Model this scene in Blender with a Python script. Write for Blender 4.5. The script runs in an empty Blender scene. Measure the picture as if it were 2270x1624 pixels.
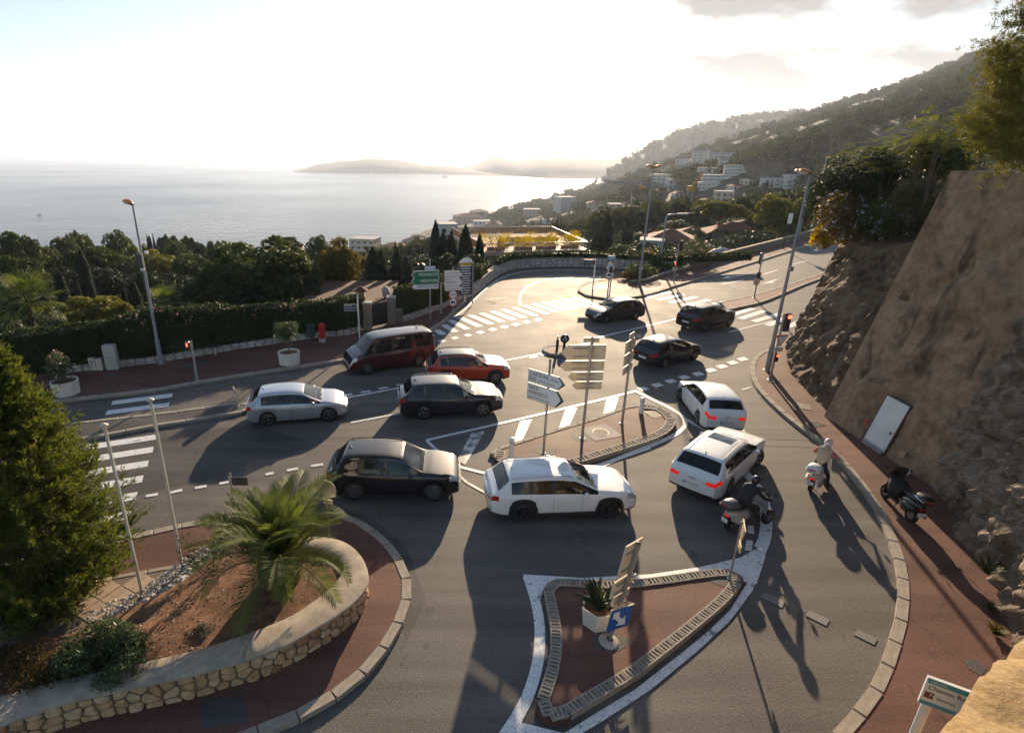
import bpy, bmesh, math, random
import numpy as np
from mathutils import Vector, Matrix, Euler
R = math.radians
SC = bpy.context.scene
COL = SC.collection
# ------------------------------------------------------------------ camera, sky, sun, exposure
CAM_H = 11.0                       # metres above the carriageway
PITCH = math.atan(464 / 1250.0)
ROLL = 0.0058
cam = bpy.data.cameras.new('camera'); camo = bpy.data.objects.new('camera', cam); COL.objects.link(camo)
cam.sensor_fit = 'HORIZONTAL'; cam.sensor_width = 36.0
cam.lens = 36.0 * 1250.0 / 2269.0
cam.shift_x = (1134.5 - 985.0) / 2269.0
cam.clip_start = 0.1; cam.clip_end = 60000.0
camo.matrix_world = Matrix.Translation((0, 0, CAM_H)) @ Matrix.Rotation(math.pi / 2 - PITCH, 4, 'X') @ Matrix.Rotation(ROLL, 4, 'Z')
SC.camera = camo
SUN_EL, SUN_AZ = R(15.5), R(14.3)  # azimuth clockwise from the view direction (+Y)
w = bpy.data.worlds.new('World'); SC.world = w; w.use_nodes = True
wt = w.node_tree; wt.nodes.clear()
def wn(t, **k):
    n = wt.nodes.new(t)
    for a, b in k.items(): setattr(n, a, b)
    return n
sky = wn('ShaderNodeTexSky'); sky.sky_type = 'NISHITA'; sky.sun_disc = False
sky.sun_elevation = SUN_EL; sky.sun_rotation = SUN_AZ
sky.altitude = 100; sky.air_density = 1.0; sky.dust_density = 0.3; sky.ozone_density = 1.5
bg = wn('ShaderNodeBackground'); bg.inputs['Strength'].default_value = 0.043
wo = wn('ShaderNodeOutputWorld')
# soft grey clouds low over the coast
tc = wn('ShaderNodeTexCoord')
mp = wn('ShaderNodeMapping'); mp.inputs['Scale'].default_value = (1.0, 1.0, 2.3); mp.inputs['Location'].default_value = (9.1, 0.3, 0.7)
nz = wn('ShaderNodeTexNoise'); nz.inputs['Scale'].default_value = 6.5; nz.inputs['Detail'].default_value = 7; nz.inputs['Roughness'].default_value = 0.52
rmp = wn('ShaderNodeValToRGB'); rmp.color_ramp.elements[0].position = 0.39; rmp.color_ramp.elements[1].position = 0.56
sep = wn('ShaderNodeSeparateXYZ')
band = wn('ShaderNodeMapRange'); band.inputs[1].default_value = 0.01; band.inputs[2].default_value = 0.06
mul = wn('ShaderNodeMath', operation='MULTIPLY')
cdir = wn('ShaderNodeVectorMath', operation='DOT_PRODUCT'); cdir.inputs[1].default_value = Vector((.49, .865, .12)).normalized()
cmask = wn('ShaderNodeMapRange'); cmask.inputs[1].default_value = .955; cmask.inputs[2].default_value = .985; cmul = wn('ShaderNodeMath', operation='MULTIPLY')
cl = wn('ShaderNodeMixRGB'); cl.blend_type = 'MIX'
cl.inputs[2].default_value = (1.3, 1.3, 1.4, 1)          # grey undersides
L = wt.links.new
L(tc.outputs['Generated'], mp.inputs[0]); L(mp.outputs[0], nz.inputs['Vector']); L(nz.outputs['Fac'], rmp.inputs[0])
L(tc.outputs['Generated'], sep.inputs[0]); L(sep.outputs['Z'], band.inputs[0])
L(tc.outputs['Generated'], cdir.inputs[0]); L(cdir.outputs['Value'], cmask.inputs[0]); L(rmp.outputs[0], cmul.inputs[0]); L(cmask.outputs[0], cmul.inputs[1]); L(cmul.outputs[0], mul.inputs[0]); L(band.outputs[0], mul.inputs[1])
L(sky.outputs[0], cl.inputs[1]); L(mul.outputs[0], cl.inputs[0])
L(cl.outputs[0], bg.inputs['Color']); L(bg.outputs[0], wo.inputs['Surface'])
sun = bpy.data.lights.new('sun', 'SUN'); suno = bpy.data.objects.new('sun', sun); COL.objects.link(suno)
sun.energy = 3.2; sun.angle = R(0.6); sun.color = (1.0, 0.77, 0.52)
SUN_DIR = Vector((math.sin(SUN_AZ) * math.cos(SUN_EL), math.cos(SUN_AZ) * math.cos(SUN_EL), math.sin(SUN_EL)))
suno.rotation_euler = SUN_DIR.to_track_quat('Z', 'Y').to_euler()
suno.location = (0, 0, 60)
vs = SC.view_settings
SC.display_settings.display_device = 'sRGB'
vs.view_transform = 'Standard'; vs.look = 'None'; vs.gamma = 1.0; vs.use_curve_mapping = False
vs.exposure = 1.95
SC.render.engine = 'CYCLES'
SC.cycles.use_denoising = True
SC.cycles.max_bounces = 8; SC.cycles.transparent_max_bounces = 16; SC.cycles.volume_bounces = 1
SC.cycles.sample_clamp_indirect = 6.0

# ------------------------------------------------------------------ survey: photograph measurements -> ground coordinates (metres)
sp_, cp_ = math.sin(PITCH), math.cos(PITCH)
def ray(px, py):
    a = (px - 985.0) / 1250.0; b = (py - 812.0) / 1250.0
    a, b = a + b * ROLL, b - a * ROLL
    return a, cp_ - b * sp_, -(b * cp_ + sp_)
def G(px, py, z=0.0):
    x, y, q = ray(px, py); t = (z - CAM_H) / q
    return (x * t, y * t)
def GL(pts, z=0.0): return [G(p[0], p[1], z) for p in pts]
def D(px, py, Y):
    x, y, q = ray(px, py); t = Y / y
    return Vector((x * t, Y, CAM_H + q * t))
def Pj(X, Y, Z):
    q = Z - CAM_H; zc = Y * cp_ - q * sp_; yc = -(Y * sp_ + q * cp_)
    a, b = X / zc, yc / zc
    return 985 + (a - b * ROLL) * 1250, 812 + (b + a * ROLL) * 1250
def HT(base, py):                  # height of the point of an upright seen at row py
    lo, hi = -40.0, 40.0
    for _ in range(50):
        m = (lo + hi) / 2
        if Pj(base[0], base[1], m)[1] > py: lo = m
        else: hi = m
    return lo
# crop -> survey units
def cA(x, y): return (.34167 * x, 387.8 + .34167 * y)
def cB(x, y): return (664.8 + .34167 * x, 387.8 + .34167 * y)
def cB2(x, y): return (664.8 + .34167 * x, 720.1 + .34167 * y)
def cC(x, y): return (1329.5 + .34167 * x, 720.1 + .34167 * y)
def cC2(x, y): return (1329.5 + .34167 * x, 277.0 + .34167 * y)
def cL(x, y): return (.4541 * x, 886.4 + .4541 * y)
def cE(x, y): return (775.5 + .34167 * x, 1069.7 + .34167 * y)
def cF(x, y): return (1440.3 + .36507 * x, 1069.7 + .36507 * y)
def c6(x, y): return (886.3 + .1708 * x, 554.0 + .1708 * y)
def c3(x, y): return (1329.5 + .21963 * x, 332.4 + .21963 * y)

# ------------------------------------------------------------------ object helpers
def tag(o, label=None, cat=None, group=None, kind=None):
    if label: o['label'] = label
    if cat: o['category'] = cat
    if group: o['group'] = group
    if kind: o['kind'] = kind
    return o
def empty(name, loc=(0, 0, 0), rz=0.0):
    o = bpy.data.objects.new(name, None); COL.objects.link(o)
    o.location = loc; o.rotation_euler = (0, 0, rz); o.empty_display_size = 0.3
    return o
def thing(name, label, cat, loc=(0, 0, 0), rz=0.0, group=None):
    return tag(empty(name, loc, rz), label, cat, group)
def link(name, me, parent=None, mat=None):
    o = bpy.data.objects.new(name, me); COL.objects.link(o)
    if parent is not None: o.parent = parent
    if mat is not None:
        me.materials.clear(); me.materials.append(mat)
    return o
def copy_tree(o, parent=None):
    c = o.copy(); COL.objects.link(c)
    if parent is not None: c.parent = parent
    for ch in list(o.children): copy_tree(ch, c)
    return c
class MB:
    def __init__(s): s.v = []; s.f = []; s.m = []
    def add(s, vs, fs, mi=0):
        n = len(s.v); s.v += [tuple(p) for p in vs]
        for f in fs: s.f.append(tuple(i + n for i in f)); s.m.append(mi)
        return s
    def box(s, c, d, mi=0, rz=0.0, M=None, bev=0.0):
        x, y, z = d[0] / 2, d[1] / 2, d[2] / 2
        if bev > 0:
            b = min(bev, x * .9, y * .9, z * .9)
            vs = []
            for k in (-1, 1):
                for i, j in ((-1, -1), (1, -1), (1, 1), (-1, 1)):
                    vs += [Vector((i * (x - b), j * y, k * (z - b))), Vector((i * x, j * (y - b), k * (z - b))), Vector((i * (x - b), j * (y - b), k * z))]
            fs = []
            bm = bmesh.new()
            for v in vs: bm.verts.new(v)
            r = bmesh.ops.convex_hull(bm, input=bm.verts)
            bmesh.ops.dissolve_limit(bm, angle_limit=0.01, verts=bm.verts, edges=bm.edges)
            bm.verts.index_update()
            vs = [v.co.copy() for v in bm.verts]; fs = [[v.index for v in f.verts] for f in bm.faces]; bm.free()
        else:
            vs = [Vector((i * x, j * y, k * z)) for k in (-1, 1) for i, j in ((-1, -1), (1, -1), (1, 1), (-1, 1))]
            fs = [(3, 2, 1, 0), (4, 5, 6, 7), (0, 1, 5, 4), (1, 2, 6, 5), (2, 3, 7, 6), (3, 0, 4, 7)]
        T = Matrix.Translation(c) @ (M.to_4x4() if M is not None else Matrix.Rotation(rz, 4, 'Z'))
        return s.add([T @ v for v in vs], fs, mi)
    def tube(s, pts, r, n=8, mi=0, cap=True):
        pts = [Vector(p) for p in pts]; k = len(pts)
        rs = r if isinstance(r, (list, tuple)) else [r] * k
        vs = []; prev = None
        for i, p in enumerate(pts):
            t = (pts[min(i + 1, k - 1)] - pts[max(i - 1, 0)]).normalized()
            if prev is None:
                a = Vector((0, 0, 1)) if abs(t.z) < .9 else Vector((1, 0, 0)); u = t.cross(a).normalized()
            else: u = (prev - t * prev.dot(t)).normalized()
            prev = u; q = t.cross(u)
            for j in range(n):
                an = 2 * math.pi * j / n
                vs.append(p + (u * math.cos(an) + q * math.sin(an)) * rs[i])
        fs = []
        for i in range(k - 1):
            for j in range(n):
                fs.append((i * n + j, i * n + (j + 1) % n, (i + 1) * n + (j + 1) % n, (i + 1) * n + j))
        if cap: fs.append(tuple(range(n - 1, -1, -1))); fs.append(tuple((k - 1) * n + j for j in range(n)))
        return s.add(vs, fs, mi)
    def prism(s, poly, z0, z1, mi=0, side=None):
        n = len(poly)
        if sum(poly[i][0] * poly[(i + 1) % n][1] - poly[(i + 1) % n][0] * poly[i][1] for i in range(n)) < 0: poly = poly[::-1]
        vs = [(p[0], p[1], z0) for p in poly] + [(p[0], p[1], z1) for p in poly]
        s.add(vs, [tuple(range(n, 2 * n))], mi)
        m = len(s.v) - 2 * n
        for i in range(n):
            j = (i + 1) % n
            s.f.append((m + i, m + j, m + n + j, m + n + i)); s.m.append(mi if side is None else side)
        return s
    def sheet(s, poly, z, mi=0):
        n = len(poly)
        if sum(poly[i][0] * poly[(i + 1) % n][1] - poly[(i + 1) % n][0] * poly[i][1] for i in range(n)) < 0: poly = poly[::-1]
        return s.add([(p[0], p[1], z) for p in poly], [tuple(range(n))], mi)
    def strip(s, pts, wd, z, mi=0):      # flat band along a path
        k = len(pts); vs = []
        ws = wd if isinstance(wd, (list, tuple)) else [wd] * k
        for i in range(k):
            a, b = Vector(pts[max(i - 1, 0)]), Vector(pts[min(i + 1, k - 1)])
            t = (b - a).normalized(); nrm = Vector((-t.y, t.x)); p = Vector(pts[i])
            l, r_ = p + nrm * ws[i] / 2, p - nrm * ws[i] / 2
            vs += [(l.x, l.y, z), (r_.x, r_.y, z)]
        return s.add(vs, [(2 * i, 2 * i + 1, 2 * i + 3, 2 * i + 2) for i in range(k - 1)], mi)
    def lathe(s, prof, n=16, mi=0, c=(0, 0, 0), axis='Z'):
        vs = []; k = len(prof)
        for r, z in prof:
            for j in range(n):
                a = 2 * math.pi * j / n
                if axis == 'Z': v = (c[0] + r * math.cos(a), c[1] + r * math.sin(a), c[2] + z)
                else: v = (c[0] + r * math.cos(a), c[1] + z, c[2] + r * math.sin(a))
                vs.append(v)
        fs = []
        for i in range(k - 1):
            for j in range(n):
                q = (i * n + j, i * n + (j + 1) % n, (i + 1) * n + (j + 1) % n, (i + 1) * n + j)
                fs.append(q if axis == 'Z' else q[::-1])
        return s.add(vs, fs, mi)
    def grid(s, fn, nu, nv, mi=0):
        vs = [fn(i / nu, j / nv) for i in range(nu + 1) for j in range(nv + 1)]
        return s.add(vs, [(i * (nv + 1) + j, (i + 1) * (nv + 1) + j, (i + 1) * (nv + 1) + j + 1, i * (nv + 1) + j + 1) for i in range(nu) for j in range(nv)], mi)
    def mesh(s, name, mats, smooth=False):
        me = bpy.data.meshes.new(name); me.from_pydata(s.v, [], s.f)
        for m in (mats if isinstance(mats, (list, tuple)) else [mats]): me.materials.append(m)
        if len(me.materials) > 1: me.polygons.foreach_set('material_index', s.m)
        if smooth is not False:
            me.polygons.foreach_set('use_smooth', [True] * len(me.polygons))
            if smooth is not True: me.set_sharp_from_angle(angle=R(smooth))
        me.update(); return me
    def build(s, name, mats, parent=None, smooth=False):
        return link(name, s.mesh(name, mats, smooth), parent)
def np_mesh(name, V, Fq, mat, smooth=False):     # quads or tris from numpy
    me = bpy.data.meshes.new(name); V = np.asarray(V, np.float32); Fq = np.asarray(Fq, np.int32)
    nf, k = Fq.shape
    me.vertices.add(len(V)); me.vertices.foreach_set('co', V.ravel())
    me.loops.add(nf * k); me.loops.foreach_set('vertex_index', Fq.ravel())
    me.polygons.add(nf); me.polygons.foreach_set('loop_start', np.arange(0, nf * k, k, dtype=np.int32))
    me.polygons.foreach_set('loop_total', np.full(nf, k, np.int32))
    if smooth: me.polygons.foreach_set('use_smooth', np.ones(nf, bool))
    me.update(calc_edges=True); me.validate()
    if mat is not None: me.materials.append(mat)
    return me
def smooth_path(pts, n=6, closed=False):         # Catmull-Rom
    P = [Vector(p) for p in pts]; k = len(P); out = []
    for i in range(k if closed else k - 1):
        if closed: p0, p1, p2, p3 = P[i - 1], P[i], P[(i + 1) % k], P[(i + 2) % k]
        else: p0, p1, p2, p3 = P[max(i - 1, 0)], P[i], P[i + 1], P[min(i + 2, k - 1)]
        for j in range(n):
            t = j / n
            out.append(0.5 * ((2 * p1) + (p2 - p0) * t + (2 * p0 - 5 * p1 + 4 * p2 - p3) * t * t + (3 * p1 - p0 - 3 * p2 + p3) * t ** 3))
    if not closed: out.append(P[-1])
    return out
def resample(pts, step):
    pts = [Vector(p) for p in pts]; out = [pts[0].copy()]; acc = 0.0
    L_ = sum((pts[i + 1] - pts[i]).length for i in range(len(pts) - 1)); n = max(1, round(L_ / step)); st = L_ / n; nxt = st
    for i in range(len(pts) - 1):
        d = (pts[i + 1] - pts[i]).length
        while acc + d >= nxt - 1e-6 and len(out) <= n:
            out.append(pts[i].lerp(pts[i + 1], (nxt - acc) / d if d else 0)); nxt += st
        acc += d
    return out
def offset_path(pts, d, closed=False):
    pts = [Vector(p) for p in pts]; k = len(pts); out = []
    for i in range(k):
        a, b = (pts[i - 1], pts[(i + 1) % k]) if closed else (pts[max(i - 1, 0)], pts[min(i + 1, k - 1)])
        t = (b - a).normalized(); out.append(pts[i] + Vector((-t.y, t.x)) * d)
    return out

# ------------------------------------------------------------------ materials
MATS = {}
def nodes(name):
    m = bpy.data.materials.new(name); m.use_nodes = True; nt = m.node_tree
    MATS[name] = m; return m, nt, nt.nodes['Principled BSDF']
def N(nt, t, **k):
    n = nt.nodes.new(t)
    for a, b in k.items():
        if a.startswith('i_'): n.inputs[a[2:].replace('_', ' ')].default_value = b
        else: setattr(n, a, b)
    return n
def rgba(c): return (c[0], c[1], c[2], 1.0)
def mat(name, col, rough=.6, metal=0.0, var=0.0, vscale=3.0, bump=0.0, bscale=40.0, coat=0.0, spec=0.5, emit=None, estr=1.0, col2=None, detail=6, dirt=None):
    m, nt, b = nodes(name)
    b.inputs['Base Color'].default_value = rgba(col); b.inputs['Roughness'].default_value = rough
    b.inputs['Metallic'].default_value = metal; b.inputs['Coat Weight'].default_value = coat; b.inputs['Coat Roughness'].default_value = 0.05
    b.inputs['Specular IOR Level'].default_value = spec
    tc = N(nt, 'ShaderNodeTexCoord')
    if var > 0 or col2:
        nz = N(nt, 'ShaderNodeTexNoise', i_Scale=vscale, i_Detail=detail, i_Roughness=.6)
        nt.links.new(tc.outputs['Object'], nz.inputs['Vector'])
        rp = N(nt, 'ShaderNodeValToRGB')
        c1 = [max(0, c * (1 - var)) for c in col]; c2 = col2 or [min(1, c * (1 + var)) for c in col]
        rp.color_ramp.elements[0].position = .32; rp.color_ramp.elements[1].position = .68
        rp.color_ramp.elements[0].color = rgba(c1); rp.color_ramp.elements[1].color = rgba(c2)
        nt.links.new(nz.outputs['Fac'], rp.inputs[0]); nt.links.new(rp.outputs[0], b.inputs['Base Color'])
    if bump > 0:
        n2 = N(nt, 'ShaderNodeTexNoise', i_Scale=bscale, i_Detail=5.0, i_Roughness=.6)
        nt.links.new(tc.outputs['Object'], n2.inputs['Vector'])
        bp = N(nt, 'ShaderNodeBump', i_Strength=bump, i_Distance=.02)
        nt.links.new(n2.outputs['Fac'], bp.inputs['Height']); nt.links.new(bp.outputs[0], b.inputs['Normal'])
    if emit:
        b.inputs['Emission Color'].default_value = rgba(emit); b.inputs['Emission Strength'].default_value = estr
    return m
def foliage(name, c1, c2, trans=.4, rough=.55, vscale=.6, rnd=.25):
    m, nt, b = nodes(name)
    tc = N(nt, 'ShaderNodeTexCoord'); nz = N(nt, 'ShaderNodeTexNoise', i_Scale=vscale, i_Detail=4.0)
    nt.links.new(tc.outputs['Object'], nz.inputs['Vector'])
    rp = N(nt, 'ShaderNodeValToRGB'); rp.color_ramp.elements[0].position = .3; rp.color_ramp.elements[1].position = .7
    rp.color_ramp.elements[0].color = rgba(c1); rp.color_ramp.elements[1].color = rgba(c2)
    nt.links.new(nz.outputs['Fac'], rp.inputs[0])
    oi = N(nt, 'ShaderNodeObjectInfo'); ge = N(nt, 'ShaderNodeNewGeometry')
    ad = N(nt, 'ShaderNodeMath', operation='ADD'); nt.links.new(oi.outputs['Random'], ad.inputs[0]); nt.links.new(ge.outputs['Random Per Island'], ad.inputs[1])
    mr = N(nt, 'ShaderNodeMapRange'); mr.inputs[1].default_value = 0; mr.inputs[2].default_value = 2; mr.inputs[3].default_value = 1 - rnd; mr.inputs[4].default_value = 1 + rnd
    nt.links.new(ad.outputs[0], mr.inputs[0])
    hs = N(nt, 'ShaderNodeHueSaturation'); nt.links.new(rp.outputs[0], hs.inputs['Color']); nt.links.new(mr.outputs[0], hs.inputs['Value'])
    nt.links.new(hs.outputs[0], b.inputs['Base Color']); b.inputs['Roughness'].default_value = rough; b.inputs['Specular IOR Level'].default_value = .18
    tr = N(nt, 'ShaderNodeBsdfTranslucent'); g = N(nt, 'ShaderNodeHueSaturation'); g.inputs['Hue'].default_value = .485; g.inputs['Saturation'].default_value = 1.1; g.inputs['Value'].default_value = 1.5
    nt.links.new(hs.outputs[0], g.inputs['Color']); nt.links.new(g.outputs[0], tr.inputs['Color'])
    mx = N(nt, 'ShaderNodeMixShader'); mx.inputs[0].default_value = trans
    nt.links.new(b.outputs[0], mx.inputs[1]); nt.links.new(tr.outputs[0], mx.inputs[2])
    nt.links.new(mx.outputs[0], nt.nodes['Material Output'].inputs['Surface'])
    return m
def asphalt(name, c1, c2, agg=.6):
    m, nt, b = nodes(name)
    tc = N(nt, 'ShaderNodeTexCoord')
    big = N(nt, 'ShaderNodeTexNoise', i_Scale=.35, i_Detail=6.0, i_Roughness=.6)
    fine = N(nt, 'ShaderNodeTexVoronoi', i_Scale=55.0); fn = N(nt, 'ShaderNodeTexNoise', i_Scale=28.0, i_Detail=4.0, i_Roughness=.7)
    for n in (big, fine, fn): nt.links.new(tc.outputs['Object'], n.inputs['Vector'])
    rp = N(nt, 'ShaderNodeValToRGB'); rp.color_ramp.elements[0].position = .35; rp.color_ramp.elements[1].position = .68
    rp.color_ramp.elements[0].color = rgba(c1); rp.color_ramp.elements[1].color = rgba(c2)
    nt.links.new(big.outputs['Fac'], rp.inputs[0])
    # pale aggregate
    r2 = N(nt, 'ShaderNodeValToRGB'); r2.color_ramp.elements[0].position = .52; r2.color_ramp.elements[1].position = .66
    nt.links.new(fn.outputs['Fac'], r2.inputs[0])
    mx = N(nt, 'ShaderNodeMixRGB'); mx.inputs[2].default_value = rgba([c * 2.1 for c in c2])
    mm = N(nt, 'ShaderNodeMath', operation='MULTIPLY'); mm.inputs[1].default_value = agg
    nt.links.new(r2.outputs[0], mm.inputs[0]); nt.links.new(mm.outputs[0], mx.inputs[0]); nt.links.new(rp.outputs[0], mx.inputs[1])
    # cracks and dark tar patches
    wv = N(nt, 'ShaderNodeTexNoise', i_Scale=.8, i_Detail=5.0); nt.links.new(tc.outputs['Object'], wv.inputs['Vector'])
    vadd = N(nt, 'ShaderNodeVectorMath', operation='MULTIPLY_ADD'); vadd.inputs[1].default_value = (1.6, 1.6, 0); nt.links.new(wv.outputs['Color'], vadd.inputs[0]); nt.links.new(tc.outputs['Object'], vadd.inputs[2])
    vo = N(nt, 'ShaderNodeTexVoronoi', feature='DISTANCE_TO_EDGE', i_Scale=.23); nt.links.new(vadd.outputs[0], vo.inputs['Vector'])
    cr = N(nt, 'ShaderNodeMapRange'); cr.inputs[1].default_value = .0012; cr.inputs[2].default_value = .0035; cr.inputs[3].default_value = .74; cr.inputs[4].default_value = 1.0
    nt.links.new(vo.outputs['Distance'], cr.inputs[0])
    m3 = N(nt, 'ShaderNodeMixRGB', blend_type='MULTIPLY'); m3.inputs[0].default_value = 1.0
    nt.links.new(mx.outputs[0], m3.inputs[1]); nt.links.new(cr.outputs[0], m3.inputs[2]); nt.links.new(m3.outputs[0], b.inputs['Base Color'])
    mp3 = N(nt, 'ShaderNodeMapping'); mp3.inputs['Scale'].default_value = (.10, 1.1, 1); mp3.inputs['Rotation'].default_value = (0, 0, -.28); nt.links.new(tc.outputs['Object'], mp3.inputs[0])
    stn = N(nt, 'ShaderNodeTexNoise', i_Scale=1.0, i_Detail=4.0, i_Roughness=.55); nt.links.new(mp3.outputs[0], stn.inputs['Vector']); oil = N(nt, 'ShaderNodeTexNoise', i_Scale=1.7, i_Detail=3.0); nt.links.new(tc.outputs['Object'], oil.inputs['Vector'])
    s1 = N(nt, 'ShaderNodeMapRange'); s1.inputs[1].default_value = .36; s1.inputs[2].default_value = .62; s1.inputs[3].default_value = .74; s1.inputs[4].default_value = 1.12; nt.links.new(stn.outputs['Fac'], s1.inputs[0])
    s2 = N(nt, 'ShaderNodeMapRange'); s2.inputs[1].default_value = .22; s2.inputs[2].default_value = .34; s2.inputs[3].default_value = .6; s2.inputs[4].default_value = 1.0; nt.links.new(oil.outputs['Fac'], s2.inputs[0])
    s3 = N(nt, 'ShaderNodeMath', operation='MULTIPLY'); nt.links.new(s1.outputs[0], s3.inputs[0]); nt.links.new(s2.outputs[0], s3.inputs[1]); m4 = N(nt, 'ShaderNodeMixRGB', blend_type='MULTIPLY'); m4.inputs[0].default_value = 1.0; nt.links.new(m3.outputs[0], m4.inputs[1]); nt.links.new(s3.outputs[0], m4.inputs[2]); nt.links.new(m4.outputs[0], b.inputs['Base Color'])
    bp = N(nt, 'ShaderNodeBump', i_Strength=.5, i_Distance=.012); nt.links.new(fine.outputs['Distance'], bp.inputs['Height']); nt.links.new(bp.outputs[0], b.inputs['Normal'])
    rr = N(nt, 'ShaderNodeMapRange'); rr.inputs[3].default_value = .60; rr.inputs[4].default_value = .82
    nt.links.new(big.outputs['Fac'], rr.inputs[0]); nt.links.new(rr.outputs[0], b.inputs['Roughness'])
    b.inputs['Specular IOR Level'].default_value = .20
    return m
def paint_mat(name, col, worn=.5):       # road paint, cracked and worn through to the asphalt
    m, nt, b = nodes(name)
    tc = N(nt, 'ShaderNodeTexCoord')
    vo = N(nt, 'ShaderNodeTexVoronoi', feature='DISTANCE_TO_EDGE', i_Scale=7.0); n1 = N(nt, 'ShaderNodeTexNoise', i_Scale=2.2, i_Detail=8.0, i_Roughness=.72)
    n0 = N(nt, 'ShaderNodeTexNoise', i_Scale=5.0, i_Detail=3.0)
    va = N(nt, 'ShaderNodeVectorMath', operation='MULTIPLY_ADD'); va.inputs[1].default_value = (.3, .3, 0)
    nt.links.new(tc.outputs['Object'], n0.inputs['Vector']); nt.links.new(n0.outputs['Color'], va.inputs[0]); nt.links.new(tc.outputs['Object'], va.inputs[2])
    nt.links.new(va.outputs[0], vo.inputs['Vector']); nt.links.new(tc.outputs['Object'], n1.inputs['Vector'])
    a = N(nt, 'ShaderNodeMapRange'); a.inputs[1].default_value = .008; a.inputs[2].default_value = .022; nt.links.new(vo.outputs['Distance'], a.inputs[0])
    bb = N(nt, 'ShaderNodeMapRange'); bb.inputs[1].default_value = .30 + .14 * worn; bb.inputs[2].default_value = .36 + .18 * worn; nt.links.new(n1.outputs['Fac'], bb.inputs[0])
    mi = N(nt, 'ShaderNodeMath', operation='MULTIPLY'); nt.links.new(a.outputs[0], mi.inputs[0]); nt.links.new(bb.outputs[0], mi.inputs[1])
    mr = N(nt, 'ShaderNodeMapRange'); mr.inputs[3].default_value = 0.15; mr.inputs[4].default_value = 1.0; nt.links.new(mi.outputs[0], mr.inputs[0])
    mx = N(nt, 'ShaderNodeMixRGB'); mx.inputs[1].default_value = (.09, .085, .08, 1); mx.inputs[2].default_value = rgba(col)
    nt.links.new(mr.outputs[0], mx.inputs[0]); nt.links.new(mx.outputs[0], b.inputs['Base Color']); b.inputs['Roughness'].default_value = .5
    return m
def rock_mat(name, cols, scale=.5, bump=.9, rough=.9, bdist=.25, stain=False):
    m, nt, b = nodes(name)
    tc = N(nt, 'ShaderNodeTexCoord')
    n1 = N(nt, 'ShaderNodeTexNoise', i_Scale=scale, i_Detail=9.0, i_Roughness=.68, i_Distortion=.6); n2 = N(nt, 'ShaderNodeTexNoise', i_Scale=scale * 7, i_Detail=8.0, i_Roughness=.7)
    for n in (n1, n2): nt.links.new(tc.outputs['Object'], n.inputs['Vector'])
    rp = N(nt, 'ShaderNodeValToRGB'); e = rp.color_ramp.elements
    e[0].position = .28; e[0].color = rgba(cols[0]); e[1].position = .72; e[1].color = rgba(cols[-1])
    for i, c in enumerate(cols[1:-1]):
        q = e.new(.28 + .44 * (i + 1) / (len(cols) - 1)); q.color = rgba(c)
    nt.links.new(n1.outputs['Fac'], rp.inputs[0])
    mr = N(nt, 'ShaderNodeMapRange'); mr.inputs[1].default_value = .3; mr.inputs[2].default_value = .7; mr.inputs[3].default_value = .6; mr.inputs[4].default_value = 1.3; nt.links.new(n2.outputs['Fac'], mr.inputs[0])
    mx = N(nt, 'ShaderNodeMixRGB', blend_type='MULTIPLY'); mx.inputs[0].default_value = 1.0
    nt.links.new(rp.outputs[0], mx.inputs[1]); nt.links.new(mr.outputs[0], mx.inputs[2]); nt.links.new(mx.outputs[0], b.inputs['Base Color'])
    if stain:                            # dark weathering streaks and patches
        mp4 = N(nt, 'ShaderNodeMapping'); mp4.inputs['Scale'].default_value = (1.0, 1.0, .35); nt.links.new(tc.outputs['Object'], mp4.inputs[0]); n4 = N(nt, 'ShaderNodeTexNoise', i_Scale=.8, i_Detail=6.0, i_Roughness=.62, i_Distortion=1.2); nt.links.new(mp4.outputs[0], n4.inputs['Vector'])
        r4 = N(nt, 'ShaderNodeMapRange'); r4.inputs[1].default_value = .34; r4.inputs[2].default_value = .47; r4.inputs[3].default_value = .36; r4.inputs[4].default_value = 1.0; nt.links.new(n4.outputs['Fac'], r4.inputs[0])
        m5 = N(nt, 'ShaderNodeMixRGB', blend_type='MULTIPLY'); m5.inputs[0].default_value = 1.0; nt.links.new(mx.outputs[0], m5.inputs[1]); nt.links.new(r4.outputs[0], m5.inputs[2]); nt.links.new(m5.outputs[0], b.inputs['Base Color'])
    ad = N(nt, 'ShaderNodeMath', operation='ADD'); nt.links.new(n1.outputs['Fac'], ad.inputs[0]); 
    ml = N(nt, 'ShaderNodeMath', operation='MULTIPLY'); ml.inputs[1].default_value = .35; nt.links.new(n2.outputs['Fac'], ml.inputs[0]); nt.links.new(ml.outputs[0], ad.inputs[1])
    bp = N(nt, 'ShaderNodeBump', i_Strength=bump, i_Distance=bdist); nt.links.new(ad.outputs[0], bp.inputs['Height']); nt.links.new(bp.outputs[0], b.inputs['Normal'])
    b.inputs['Roughness'].default_value = rough; b.inputs['Specular IOR Level'].default_value = .25
    return m
M_ASPH = asphalt('asphalt', (.092, .083, .075), (.135, .121, .108))
M_ASPH2 = asphalt('asphalt_dark_patch', (.066, .061, .058), (.095, .088, .081), .35)
M_RED = asphalt('red_asphalt', (.105, .050, .037), (.155, .075, .055), .35)
M_PAINT = paint_mat('road_paint', (.72, .71, .69), .35); M_PAINTF = paint_mat('faded_paint', (.165, .152, .135), .1); M_PAINTW = paint_mat('road_paint_worn', (.60, .59, .56), 1.0)
M_KERB = mat('kerb_stone', (.30, .26, .21), .85, var=.22, vscale=4, bump=.4, bscale=60)
M_CONC = mat('concrete', (.40, .36, .31), .9, var=.2, vscale=2.5, bump=.5, bscale=45)
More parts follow.
